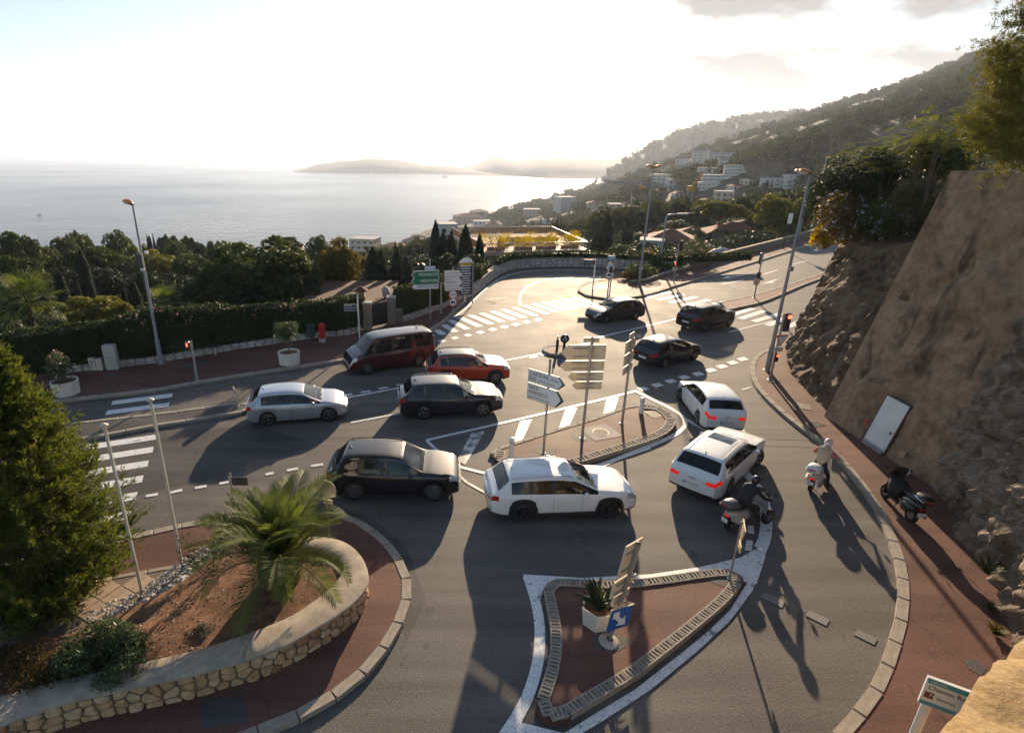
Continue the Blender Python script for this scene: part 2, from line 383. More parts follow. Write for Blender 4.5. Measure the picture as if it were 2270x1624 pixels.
M_CAP = mat('wall_cap', (.37, .31, .24), .92, var=.25, vscale=3.0, bump=.9, bscale=70)
M_STONE = [mat('wall_stone_%d' % i, c, .88, var=.28, vscale=6, bump=.8, bscale=25) for i, c in enumerate(((.47, .29, .15), (.40, .235, .12), (.50, .34, .20), (.36, .15, .07)))]
M_GSTONE = [mat('grey_stone_%d' % i, c, .88, var=.25, vscale=6, bump=.8, bscale=25) for i, c in enumerate(((.42, .38, .34), (.35, .31, .28), (.48, .44, .40)))]
M_MORTAR = mat('mortar', (.17, .135, .10), .95, var=.2, vscale=8, bump=.6, bscale=60)
M_GALV = mat('galvanised_steel', (.42, .42, .42), .42, metal=.75, var=.15, vscale=8)
M_GREYM = mat('grey_painted_steel', (.28, .29, .31), .45, metal=.2, var=.1, vscale=5)
M_CREAM = mat('cream_painted_pole', (.52, .46, .36), .5, var=.12, vscale=6)
M_BLACK = mat('black_plastic', (.018, .018, .02), .45)
M_DARK = mat('dark_grey', (.05, .05, .055), .6)
M_WHITE = mat('white_enamel', (.74, .74, .73), .45, var=.05, vscale=3)
M_LABELK = mat('black_print', (.015, .015, .02), .6)
M_ALU = mat('sign_back_aluminium', (.72, .57, .38), .5, metal=.0, var=.12, vscale=4)
M_REDP = mat('red_enamel', (.45, .03, .025), .4); M_BLUE = mat('blue_enamel', (.012, .10, .38), .4); M_GREEN = mat('green_enamel', (.0, .16, .085), .4)
M_IRON = mat('cast_iron', (.10, .085, .07), .6, metal=.4, var=.3, vscale=20, bump=.5, bscale=80)
M_SOIL = mat('soil', (.15, .065, .032), .98, var=.45, vscale=4.5, bump=1.0, bscale=28, col2=(.23, .115, .06), detail=10)
M_BARK = mat('bark', (.10, .07, .05), .95, var=.35, vscale=6, bump=.9, bscale=18)
M_ORANGE = mat('orange_lamp_cover', (.55, .19, .035), .4, var=.1)
M_LENS = mat('lamp_glass', (.75, .72, .65), .15)
# ================================================================== carriageway, markings, pavements, kerbs, islands
HEDGE_D = [(140, 832), (239, 822), (355, 808), (512, 781), (683, 755), (776, 746.5), (812, 733), (870, 721), (891, 718), (953, 697), (976, 689), (1012, 672), (1028, 664)]
HEDGE = GL(HEDGE_D)
_a, _b = Vector(HEDGE[0]), Vector(HEDGE[2]); _d = (_a - _b).normalized()
HEDGE = [tuple(_a + _d * 40), tuple(_a + _d * 14)] + HEDGE
WALLF_D = [(1028, 664), (1057, 650), (1091, 621), (1125, 601), (1159, 595), (1215, 592.5), (1274, 592), (1340, 594), (1420, 599)]
WALLF = GL(WALLF_D)
WALLF[-1] = (WALLF[-2][0] + 6.5, WALLF[-2][1] - 2.0)
PARA_D = [(1534, 600), (1565, 590), (1613, 575), (1740, 541), (1808, 521)]
PARA = GL(PARA_D); _q = (Vector(PARA[-1]) - Vector(PARA[-2])).normalized(); PARA.append(tuple(Vector(PARA[-1]) + _q * 50))
CLIFF_D = [(2218, 1440), (2211, 1380), (2196, 1322), (2167, 1278), (2134, 1234), (2108, 1190), (2045, 1110), (1951, 1028), (1910, 993), (1826.6, 928.5), (1808, 905), (1767, 853), (1743, 825), (1733, 780)]
CLIFF = [(8.6, -2), (9.8, 3), (11.2, 7.2)] + GL(CLIFF_D) + [(27, 37), (45, 50), (75, 72)]
PLATEAU = [(-75, -25)] + [HEDGE[0]] + HEDGE[1:] + WALLF[1:] + [(24, 62)] + PARA + [(95, 95), (70, 40), (40, -25)]
road = MB().sheet(PLATEAU, 0.0).build('road', M_ASPH); tag(road, kind='structure')
def patch(pts, z=.004, m=M_ASPH2, name='asphalt_patch'):
    return MB().sheet(pts, z).build(name, m, road)
patch(GL([(150, 1000), (430, 960), (560, 938), (700, 985), (560, 1040), (330, 1090), (120, 1130)]))
patch(GL([cB2(1330, 230), cB2(1430, 195), cB2(1500, 245), cB2(1400, 290)]))
patch(GL([(690, 1160), (800, 1195), (870, 1300), (900, 1420), (945, 1330), (900, 1210), (830, 1150), (760, 1125)]))
# --- painted markings (each stripe a piece of the road)
_mz = [.008]
def MZf():
    _mz[0] += .0001; return _mz[0]
def stripe(pts, m=M_PAINT, name='road_marking', sub=1):
    return MB().sheet(pts, MZf()).build(name, m, road)
def qd(c, pts, m=M_PAINT, name='road_marking'): return stripe(GL([c(*p) for p in pts]), m, name)
def line(pts, wd, m=M_PAINT, n=5, name='road_marking'):
    P = smooth_path(GL(pts), n) if len(pts) > 2 else [Vector(p) for p in GL(pts)]
    if len(pts) == 2: P = [P[0].lerp(P[1], i / 8) for i in range(9)]
    return MB().strip(P, wd, MZf()).build(name, m, road)
def zebra(ends, wd, m=M_PAINT):          # stripes given by their two ends
    for a, b in ends:
        A, B = Vector(G(*a)), Vector(G(*b)); MB().strip([A, A.lerp(B, .33), A.lerp(B, .66), B], wd, MZf()).build('crossing_stripe', m, road)
# left crossing
for k in range(12):
    t = k / 10.0
    e0, e1 = (382, 877), (272, 1184); s0 = Vector(G(382, 876)); s1 = Vector(G(272, 1186)); l0 = Vector(G(248, 893))
    p = s0.lerp(s1, t); wv = l0 - s0
    if k == 3: continue                  # the refuge island
    MB().strip([p, p + wv * .33, p + wv * .66, p + wv], .5, MZf()).build('crossing_stripe', M_PAINT, road)
z6 = [((350, 1105), (425, 1122)), ((470, 1035), (565, 1098)), ((560, 970), (725, 1065)), ((645, 910), (880, 1028)), ((770, 875), (1040, 995)), ((905, 845), (1190, 962)), ((1055, 820), (1335, 935)), ((1195, 795), (1480, 908)), ((1330, 772), (1620, 880)), ((1480, 747), (1765, 853)), ((1620, 722), (1905, 828)), ((1735, 700), (2030, 802)), ((1860, 680), (2160, 778)), ((1990, 660), (2285, 757)), ((2120, 640), (2410, 735)), ((2250, 620), (2540, 712))]
zebra([(c6(*a), c6(*b)) for a, b in z6], .52)
for (x, y) in ((385, 1215), (545, 1180), (713, 1142), (883, 1105), (1042, 1068), (1203, 1032), (1355, 998), (1502, 966), (1643, 933), (1790, 902)):
    qd(c6, [(x - 62, y + 2), (x - 5, y - 21), (x + 62, y - 2), (x + 3, y + 24)])
line([c6(*p) for p in ((700, 875), (850, 760), (1000, 610), (1130, 490), (1300, 375), (1500, 305), (1700, 276), (2000, 263), (2270, 262), (2600, 275))], .17)
line([c6(*p) for p in ((1560, 722), (1555, 640), (1590, 540), (1700, 450), (1900, 390), (2270, 355), (2600, 350))], .16)
# right-hand crossings
for s in (((300, 1117), (460, 1084)), ((375, 1136), (540, 1100)), ((455, 1153), (625, 1115)), ((540, 1171), (712, 1133)), ((700, 1170), (805, 1148)),
          ((862, 1230), (995, 1190)), ((910, 1258), (1065, 1206)), ((995, 1276), (1170, 1225)), ((1085, 1302), (1230, 1243)), ((1180, 1325), (1300, 1275))):
    zebra([(cC2(*s[0]), cC2(*s[1]))], .5)
line([cC2(835, 1345), cC2(1010, 1300), cC2(1120, 1272)], .13)
line([(1321, 749), (1440, 721), (1497, 707)], .15)
for a, b in (((655, 1010), (685, 1016)), ((715, 1021), (745, 1026)), ((848, 1045), (885, 1051)), ((918, 1058), (952, 1064)), ((992, 1073), (1030, 1079))): line([cC2(*a), cC2(*b)], .14)
for a, b in (((790, 1035), (932, 1006)), ((1062, 970), (1152, 941)), ((1252, 906), (1342, 881)), ((845, 990), (980, 964))): line([cC2(*a), cC2(*b)], .22)
qd(cC2, [(1043, 1034), (1110, 1010), (1182, 993), (1118, 1018), (1140, 1023)]); qd(cC2, [(790, 996), (830, 980), (850, 986), (890, 984), (820, 996)])
qd(cC2, [(1380, 812), (1410, 806), (1420, 815), (1395, 820)])
# give-way dashes at the mouth of the slip road
for (x, y) in ((280, 415), (370, 390), (457, 365), (545, 340), (635, 318), (718, 294), (790, 270), (860, 245), (925, 222)):
    qd(cC, [(x - 42, y - 4), (x + 8, y - 14), (x + 44, y + 3), (x - 8, y + 16)], M_PAINT)
qd(cC, [(918, 419), (978, 401), (988, 408), (928, 424)])
# main road lines
line([cB2(270, 478), cB2(480, 440), cB2(700, 396)], .15); line([cB2(330, 634), cB2(500, 602), cB2(690, 565), cB2(1000, 500)], .15)
line([cB2(1330, 232), cB2(1640, 170), cB2(1900, 112)], .13, M_PAINTW)
for a, b in (((275, 457), (340, 450)), ((395, 438), (458, 430)), ((508, 414), (572, 405)), ((625, 393), (692, 382)), ((738, 372), (803, 361)), ((1490, 214), (1540, 204)), ((1560, 198), (1600, 190)), ((1620, 186), (1660, 178))):
    line([cB2(*a), cB2(*b)], .17)
for a, b in (((323, 1100), (350, 1095)), ((377, 1092), (404, 1086)), ((432, 1082), (458, 1077)), ((486, 1072), (510, 1067)), ((588, 1052), (606, 1048)), ((636, 1043), (661, 1038)), ((689, 1033), (716, 1029)), ((743, 1022), (767, 1017))):
    line([a, b], .17)
# hatched wedge before the splitter island
line([cB2(820, 748), cB2(1200, 662), cB2(1600, 570), cB2(1900, 498), cB2(2170, 432)], .16)
line([cB2(820, 748), cB2(868, 795), cB2(925, 838)], .14)
for q in ([(1018, 880), (1110, 705), (1197, 690), (1072, 908)], [(1378, 770), (1428, 622), (1503, 613), (1440, 755)], [(1678, 675), (1723, 547), (1798, 537), (1742, 662)], [(1968, 578), (1988, 480), (2065, 470), (2038, 558)]):
    qd(cB2, q, M_PAINTW)
line([cB2(1040, 922), cB2(1130, 945), cB2(1250, 972), cB2(1400, 980), cB2(1700, 960), cB2(1900, 920), cB2(2080, 862), cB2(2270, 797)], .17)
line([cB2(1030, 970), cB2(1080, 1020), cB2(1200, 1088)], .12, M_PAINTW)
line([cC(*p) for p in ((0, 918), (200, 832), (350, 775), (470, 722), (530, 680), (552, 640), (530, 590), (450, 538), (330, 480), (225, 425))], .2)
line([cC(*p) for p in ((545, 605), (620, 650), (700, 700), (760, 735))], .17)
line([cC(*p) for p in ((885, 590), (915, 660), (945, 710))], .13, M_PAINTW)
# long edge line and painted surround of the triangular refuge
line([cC(*p) for p in ((925, 935), (965, 985), (1010, 1040), (1045, 1095), (1068, 1170), (1078, 1270), (1068, 1380), (1040, 1450))], .34)
for q in ([(957, 1300), (997, 1303), (1000, 1357), (957, 1350)], [(950, 1397), (990, 1400), (985, 1468), (938, 1462)]): qd(cC, q)
for x, y in ((745, 715), (1015, 825), (1305, 940)): qd(cF, [(x - 75, y - 20), (x - 45, y - 48), (x + 75, y + 5), (x + 55, y + 45)], M_PAINTF)
TRI_OUT = [(1204, 1316), (1211, 1301), (1226, 1293), (1254, 1292), (1356, 1297), (1440, 1290), (1524, 1278), (1594, 1269), (1622, 1273), (1640, 1284), (1644, 1298), (1612, 1340), (1568, 1380), (1513, 1426), (1440, 1484), (1407, 1509), (1302, 1573), (1246, 1606), (1222, 1609), (1203, 1602), (1190, 1588), (1186, 1572), (1194, 1541), (1209, 1500), (1218, 1456), (1220, 1415), (1216, 1377), (1208, 1336)]
stripe(GL([(1158, 1273), (1290, 1281), (1440, 1273), (1550, 1257), (1640, 1236), (1690, 1208), (1701, 1200), (1694, 1240), (1676, 1295), (1650, 1290), (1594, 1262), (1440, 1283), (1254, 1287), (1222, 1290), (1204, 1308), (1196, 1330)]))
line([(1168, 1278), (1184, 1325), (1194, 1372), (1196, 1420), (1191, 1470), (1174, 1530), (1145, 1590), (1105, 1650)], .26)
stripe(GL([(1684, 1260), (1667, 1310), (1616, 1378), (1543, 1445), (1440, 1530), (1329, 1602), (1230, 1660), (1140, 1690), (1100, 1660), (1150, 1600), (1250, 1625), (1302, 1592), (1407, 1528), (1513, 1445), (1568, 1400), (1618, 1352), (1650, 1300)]))
# --- kerbs
def kerb_mesh(slotted=False):
    b = MB()
    if not slotted:
        b.box((0, 0, .065), (1, 1, .15), bev=.03)
        return b.mesh('kerb_stone', M_KERB)
    b.box((0, 0, .05), (1, 1, .12)); b.box((0, .43, .118), (1, .14, .044)); b.box((0, -.42, .115), (1, .16, .036))
    for x in (-.46, -.2, .06, .32, .47): b.box((x, 0, .117), (.12 if abs(x) < .45 else .06, .74, .04))
    return b.mesh('slotted_kerb_stone', M_KERB)
KM, KS = kerb_mesh(), kerb_mesh(True)
def kerb(path, parent, wd=.26, ln=1.0, h=1.0, mesh=None, closed=False, gap=.012, name='kerb_stone'):
    P = resample([Vector(p).to_2d() for p in path], ln)
    for i in range(len(P) - 1):
        a, b = P[i], P[i + 1]; t = b - a
        o = link(name, mesh or KM, parent); c = (a + b) / 2
        o.location = (c.x, c.y, random.uniform(-.004, .004)); o.rotation_euler = (0, 0, math.atan2(t.y, t.x) + random.uniform(-.008, .008)); o.scale = (t.length - gap, wd, h)
def pavement(poly, z=.12, m=M_RED, name='pavement'):
    return tag(MB().prism(poly, -.05, z).build(name, m), kind='structure')
random.seed(3)
# hedge-side pavement
KL_D = [(137, 891), (260, 878), (386, 862), (430, 852), (581, 828), (665, 815), (764, 799.5), (850, 775), (910, 752), (949, 736), (982, 716), (1011, 687), (1028, 672)]
KL = GL(KL_D); _d = (Vector(KL[0]) - Vector(KL[1])).normalized(); KL = [tuple(Vector(KL[0]) + _d * 40)] + KL
pav_h = pavement([tuple(p) for p in offset_path(HEDGE, .3)] + KL[::-1])
kerb(smooth_path(KL, 4), pav_h, ln=1.6)
# right-hand pavement under the cliff
KR_D = [(1722, 762), (1714, 775), (1685, 787), (1669.5, 805.5), (1666, 823), (1671, 846.5), (1685, 870), (1712, 898), (1750, 932), (1791, 963), (1835, 998), (1862, 1024), (1890, 1055), (1917, 1092), (1941, 1127), (1961, 1168), (1979, 1209), (1992, 1252), (1999, 1296), (1999, 1347), (1990, 1398), (1973, 1453), (1951, 1515), (1918, 1566), (1878, 1617), (1800, 1700)]
KR = GL(KR_D); KRs = smooth_path(KR, 4)
pav_r = pavement([tuple(p) for p in KRs] + [(6.5, -2), (14, -4), (20, 8), (22, 20), (24, 33)])
kerb(offset_path(KRs, -.0), pav_r, ln=.95)
# planter-side pavement
KP_D = [(100, 1240), (245, 1209), (413, 1170), (560, 1150), (681, 1141), (740, 1145), (784, 1159), (820, 1181), (851, 1206), (874, 1233), (891, 1264), (902, 1295), (903.6, 1322), (895, 1353), (878, 1397), (850, 1442), (810, 1490), (772, 1528), (654, 1595), (568, 1630), (380, 1700)]
KP = GL(KP_D); KPs = smooth_path(KP, 4); _d = (Vector(KP[0]) - Vector(KP[2])).normalized()
pav_p = pavement([tuple(p) for p in KPs] + [(-5, 1), (-40, 1), tuple(Vector(KP[0]) + _d * 28)])
kerb([Vector(KP[0]) + _d * 10] + KPs, pav_p, ln=.8)
# far triangular pavement by the hairpin, planted bed behind
KT_D = [(1620, 598), (1551, 619), (1493, 636), (1449, 651), (1394, 662), (1341, 664), (1307, 659), (1287, 652), (1283, 646), (1290, 635), (1314, 627), (1362, 622)]
KT = GL(KT_D); KTs = smooth_path(KT, 4)
_far = [tuple(Vector(G(1808, 542)) + (Vector(G(1808, 542)) - Vector(G(1692, 576))).normalized() * 50), G(1808, 542), G(1767, 552), G(1692, 576)]
pav_t = pavement(_far + [tuple(p) for p in KTs] + [G(1410, 612), (22, 58), (26, 61)] + PARA)
kerb([Vector(p) for p in _far] + KTs, pav_t, ln=1.8)
# refuges in the carriageway
ISL1_D = [(60, 955), (150, 945), (345, 923), (480, 905), (533, 897), (555, 896), (566, 902), (560, 912), (478, 926), (386, 941), (336, 948), (227, 970), (60, 992)]
isl1 = smooth_path(GL(ISL1_D)[1:-1], 3); i1 = GL(ISL1_D)
isl_l = pavement([i1[0]] + [tuple(p) for p in isl1] + [i1[-1]], m=M_ASPH2, name='median_island'); kerb([Vector(i1[0])] + isl1 + [Vector(i1[-1])], isl_l, wd=.2, ln=1.2)
ISL2_D = [(1830, 605), (1777, 624), (1668, 658), (1599, 673), (1586, 682), (1600, 690), (1627, 685), (1692, 670), (1777, 634), (1830, 615)]
i2 = smooth_path(GL(ISL2_D), 3); isl_r = pavement([tuple(p) for p in i2], name='median_island'); kerb(i2, isl_r, wd=.22, ln=1.4)
ISLS_D = [(1092, 1014), (1098, 1003), (1106, 996), (1133, 988), (1180, 973), (1239, 954), (1297, 937), (1348, 920), (1385, 906), (1421, 903), (1459, 908), (1483, 922), (1496, 937), (1490, 956), (1466, 973), (1415, 992), (1364, 1008), (1329, 1019), (1280, 1034), (1220, 1043), (1160, 1046), (1120, 1040), (1100, 1028)]
iS = smooth_path(GL(ISLS_D), 3, True)
isl_s = pavement([tuple(p) for p in iS], name='splitter_island')
kerb(offset_path(iS[:3 * 10], -.09, True)[:3 * 10 - 1], isl_s, wd=.2, ln=.6)
kerb([*offset_path(iS, -.2, True)[3 * 9:], offset_path(iS, -.2, True)[0], offset_path(iS, -.2, True)[3]], isl_s, wd=.42, ln=.62, mesh=KS, h=1.25)
iT = smooth_path(GL(TRI_OUT), 3, True)
isl_t = pavement([tuple(p) for p in iT], name='triangular_island')
inn = offset_path(iT, .13, True)
if sum(inn[i].x * inn[i - 1].y - inn[i - 1].x * inn[i].y for i in range(len(inn))) * 1 != 0:
    def area(P): return abs(sum(P[i - 1].x * P[i].y - P[i].x * P[i - 1].y for i in range(len(P)))) / 2
    if area(inn) > area(iT): inn = offset_path(iT, -.13, True)
kerb(inn + [inn[0]], isl_t, wd=.27, ln=.42, mesh=KS, h=1.2)
# small round refuge with two keep-right discs
rc = G(1236, 779)
def ellipse(c, r, n=20): return [(c[0] + r * math.cos(2 * math.pi * i / n), c[1] + r * math.sin(2 * math.pi * i / n)) for i in range(n)]
isl_c = pavement(ellipse(rc, .78), name='round_island'); kerb([Vector(p) for p in ellipse(rc, .84, 24)] + [Vector(ellipse(rc, .84, 24)[0])], isl_c, wd=.24, ln=.45)
# gully gratings, manhole covers
def cover(c, sx, sy, rz, parent, z, rnd=False, name='manhole_cover'):
    b = MB()
    if rnd:
        b.prism(ellipse((0, 0), sx / 2, 20), 0, .012)
        for i in range(-4, 5):
            l = math.sqrt(max(0, (sx / 2 * .8) ** 2 - (i * sx / 11) ** 2)) * 2
            b.box((0, i * sx / 11, .016), (l, sx / 26, .012))
    else:
        b.box((0, 0, .004), (sx, sy, .012))
        n = max(4, int(sx / .09))
        for i in range(n): b.box((-sx / 2 + (i + .5) * sx / n, 0, .014), (sx / n * .45, sy * .86, .014))
    o = b.build(name, M_IRON, parent); o.location = (c[0], c[1], z); o.rotation_euler = (0, 0, rz); return o
cc = G(*cB2(1948, 712)); MB().box((0, 0, 0), (1.35, 1.2, .01), rz=.35).build('concrete_slab', M_CONC, isl_s).location = (cc[0], cc[1], .126)
cover(cc, .72, .72, .2, isl_s, .128, True)
cover(G(*cC(365, 592)), .9, .7, .3, isl_s, .121); cover(G(*cB2(250, 1238)), .75, .45, -.2, road, .002, name='gully_grating')
cover(G(*c6(1310, 662)), 2.0, 1.6, .5, road, .002); cover(G(*cC(1385, 660)), .8, .5, .4, pav_r, .121); cover(G(*cC(1120, 380)), .6, .4, .4, pav_r, .121)
cover(G(*cC(1290, 540)), .9, .7, -.5, pav_r, .121); cover(G(*cC2(300, 1078)), 1.1, .7, .2, pav_t, .121); cover(G(*cC2(720, 935)), 3.4, 1.5, .25, pav_t, .121)
cover(G(*cC(1070, 470)), .5, .5, .0, road, .002, True)
for p, s, pr in ((cB2(1830, 742), .5, isl_s), (cB2(1582, 833), .45, isl_s), (cE(1665, 1045), .42, isl_t), (cF(455, 600), .45, isl_t)):
    q = G(*p); MB().prism([(q[0] + (s + random.uniform(-.1, .1)) * math.cos(a), q[1] + s * .8 * math.sin(a)) for a in [i * .52 for i in range(12)]], .1, .125).build('dark_asphalt_patch', M_ASPH2, pr)
# drain slots and crack lines across the slip road
for a, b in ((cC(1020, 738), cC(1395, 750)), (cC(1015, 782), cC(1405, 795))): MB().strip([Vector(G(*a)), Vector(G(*a)).lerp(Vector(G(*b)), .5), Vector(G(*b))], .03, .006).build('road_joint', M_ASPH2, road)

for q_, pr in (([cL(985, 1475), cL(1200, 1460), cL(1215, 1590), cL(990, 1624)], pav_p), ([cA(1195, 1240), cA(1365, 1215), cA(1340, 1245), cA(1200, 1268)], pav_h), ([cF(1890, 1100), cF(1960, 1090), cF(2030, 1150), cF(2000, 1195), cF(1920, 1150)], pav_r), ([cA(690, 1310), cA(760, 1300), cA(765, 1330), cA(700, 1335)], pav_h)):
    MB().prism(GL(q_), .1, .126).build('dark_asphalt_patch', M_ASPH2, pr)
# ================================================================== cliff on the right
from mathutils import noise as mnoise
def fbm(p, s, o=5): return mnoise.fractal(Vector(p) * s, 1.0, 2.0, o)
def ridged(p, s): return mnoise.ridged_multi_fractal(Vector(p) * s, .9, 2.1, 5, 1.0, 2.0) - 1.0
M_ROCK = rock_mat('cliff_rock', [(.030, .022, .018), (.10, .070, .048), (.20, .14, .09), (.25, .20, .155)], .55, 1.0)
M_ROCKB = rock_mat('pale_cliff_rock', [(.06, .045, .035), (.16, .12, .085), (.26, .205, .15), (.27, .22, .17)], .6, 1.0)
M_SPRAY = rock_mat('sprayed_concrete', [(.10, .062, .038), (.25, .16, .098), (.32, .215, .135), (.36, .25, .165)], .42, .9, bdist=.10, stain=True)
M_YELLOW = rock_mat('ochre_render', [(.17, .11, .05), (.26, .175, .08), (.31, .22, .11), (.28, .21, .12)], 1.6, .9, bdist=.08)
def cliff_face(path, hfn, lean, amp, ns, nv, run, rise, seed, m, sc=.35, bulge=0.0, toprough=.3):
    P = resample([Vector(p) for p in smooth_path(path, 6)], 0.01 + sum((Vector(path[i + 1]) - Vector(path[i])).length for i in range(len(path) - 1)) / ns)
    k = len(P); b = MB(); nt = 14; vs = []
    off = Vector((seed * 13.7, seed * 5.1, seed * 2.3))
    for i, p in enumerate(P):
        t = (P[min(i + 1, k - 1)] - P[max(i - 1, 0)]).normalized(); n = Vector((-t.y, t.x))      # pointing inland
        u = i / (k - 1); hh = hfn(u)
        for j in range(nv + nt + 1):
            if j <= nv:
                v = j / nv; z = hh * v - .25; q = p + n * (lean * max(z, 0) - bulge * math.sin(math.pi * v))
            else:
                v2 = (j - nv) / nt; z = hh - .25 + rise * v2 * run; q = p + n * (lean * hh + run * v2)
            P3 = Vector((q.x, q.y, z)) + off
            vd = mnoise.voronoi(Vector((P3.x, P3.y, P3.z * .6)) * 1.1 + Vector(mnoise.noise_vector(P3 * .8)) * .5)[0]; vd2 = mnoise.voronoi(Vector((P3.x, P3.y, P3.z * .75)) * 2.7)[0]
            st = P3.z * .9 + P3.x * .35 + mnoise.noise(P3 * .5) * 1.2; led = abs((st % 1.0) - .5) * 2
            fis = 1 - min(1, abs(mnoise.noise(Vector((P3.x * .9, P3.y * .9, P3.z * .22)))) * 5)
            d = ridged(P3, sc) * amp * .5 + ridged(P3 + Vector((9, 4, 2)), sc * 2.7) * amp * .34 - (vd[0] - .45) * amp * .3 - (vd2[0] - .4) * amp * .2 + led ** 3 * amp * .22 + fis * amp * .55 + fbm(P3, sc * 6, 6) * amp * .22
            fade = min(1, max(0.12, (z + .25) / .8)); d *= fade
            if j <= nv: q = q + n * d; z += fbm(P3, sc * 1.7, 4) * amp * .3 * fade
            else: z += d * toprough; q = q + n * d * max(0, 1 - (j - nv) / 4)
            vs.append((q.x, q.y, z))
    w_ = nv + nt + 1
    b.add(vs, [(i * w_ + j, (i + 1) * w_ + j, (i + 1) * w_ + j + 1, i * w_ + j + 1) for i in range(k - 1) for j in range(nv + nt)])
    return b
PB = Vector(G(1828, 930)); PE = Vector((17.25, 17.6))
# far rock spur, between the slip road and the main road
pth = [PB + Vector((.25, -.6)), Vector(G(1810, 906)) + Vector((.1, 0)), Vector(G(1770, 856)), Vector(G(1746, 826)), Vector(G(1737, 775)), Vector((22.6, 34.0)), Vector((29, 40)), Vector((46, 53))]
rock = cliff_face(pth[::-1], lambda u: 5.2 + 3.4 * u - .8 * math.sin(9 * u), .23, .55, 230, 84, 9, .35, 1, M_ROCK)
o = rock.build('rock_outcrop', M_ROCK); tag(o, 'craggy brown rock outcrop between sprayed concrete wall and main road', 'rock')
# battered sprayed-concrete buttress with steel door
wl = thing('retaining_wall', 'tall battered brown sprayed concrete wall holding a white steel door', 'wall')
dirw = (PE - PB).normalized(); nin = Vector((-dirw.y, dirw.x))
if nin.x < 0: nin = -nin
WLEN = (PE - PB).length; WTOP = 10.6; WLEAN = .235
def wall_pt(s, z, d=0.0):            # s along the base, z up, d out of the face
    q = PB + dirw * s + nin * (WLEAN * z - d); return Vector((q.x, q.y, z))
b = MB(); nu, nv = 90, 120; S1 = WLEN + 6.0; vs = []
for i in range(nu + 1):
    for j in range(nv + 1):
        s_, z = -.15 + (S1 + .15) * i / nu, -.1 + (WTOP + .1) * j / nv
        p = wall_pt(s_, z); d = fbm(p, .5, 4) * .10 + max(0, ridged(p + Vector((7, 3, 1)), .28) - .25) * .45 + fbm(p, 4, 3) * .012
        edge = min(1, i / 4, (nv - j) / 4); p = wall_pt(s_, z, -d * edge if d > 0 else -d * .4 * edge); vs.append(p)
W_ = nv + 1
b.add(vs, [(i * W_ + j, (i + 1) * W_ + j, (i + 1) * W_ + j + 1, i * W_ + j + 1) for i in range(nu) for j in range(nv)])
for sgn, a_, b_ in ((1, 0, -.15),):      # return face on the road side and coping
    v0 = [wall_pt(-.15, -.1 + (WTOP + .1) * j / nv) for j in range(nv + 1)]
    b.add(v0 + [p + Vector((nin.x, nin.y, 0)) * 1.6 + Vector((-dirw.x, -dirw.y, 0)) * .1 for p in v0], [(j, j + 1, W_ + j + 1, W_ + j) for j in range(nv)])
e0, e1 = wall_pt(-.15, WTOP), wall_pt(S1, WTOP); nn = Vector((nin.x, nin.y, 0)) * 1.6
b.add([e0, e1, e1 + nn, e0 + nn], [(0, 1, 2, 3)])
b.build('face', M_SPRAY, wl, smooth=60)
# steel door, leaning with the face
def on_wall(mb, s, z, wd, ht, th, d, mi=0):
    c = wall_pt(s, z, d); up = (wall_pt(s, 1) - wall_pt(s, 0)).normalized(); al = Vector((dirw.x, dirw.y, 0)); nr = al.cross(up)
    Mx = Matrix((al, nr, up)).transposed(); return mb.box(c, (wd, th, ht), mi, M=Mx, bev=.006)
ds = (Vector(G(1932, 1006)) - PB).dot(dirw) - .25
dr = on_wall(MB(), ds, 1.22, 1.12, 2.0, .05, .03).build('door', mat('door_paint', (.66, .65, .62), .55, var=.10, vscale=1.5), wl)
fr = MB(); on_wall(fr, ds, 1.18, 1.24, 2.16, .06, .005); fr.build('door_frame', mat('rusty_frame', (.07, .045, .035), .8), wl)
lv = MB()
for k in range(6): on_wall(lv, ds, .05 + k * .052, 1.08, .034, .03, .085)
lv.build('louvre', mat('louvre_white', (.36, .36, .35), .5), dr)
hb = MB(); on_wall(hb, ds + .44, 1.02, .05, .1, .05, .1); hb.build('handle', M_BLACK, dr)
hb = MB(); on_wall(hb, ds - .75, .95, .16, .16, .05, .12); hb.build('alarm_box', M_REDP, wl)
hb = MB(); on_wall(hb, ds + 1.35, .62, .24, .22, .05, .1); hb.build('inspection_hatch', M_STONE[1], wl)
# near rock face
pth2 = [Vector((19.6, 18.9)), Vector((18.0, 18.2)), PE + Vector((.0, -.4)), Vector((16.9, 16.1)), Vector(G(2108, 1190)), Vector(G(2134, 1234)), Vector(G(2167, 1278)), Vector(G(2196, 1322)), Vector(G(2211, 1380)), Vector(G(2222, 1450)), Vector((12.0, 7.4)), Vector((11.4, 5.0)), Vector((10.8, 1.5)), Vector((10.4, -3.0))]
rock2 = cliff_face(pth2, lambda u: 9.6 - 1.2 * u, .12, .6, 250, 100, 16, .12, 4, M_ROCKB, .42, .15)
tag(rock2.build('rock_cliff', M_ROCKB), 'pale rugged rock face rising beside the footway next to the concrete wall', 'rock')
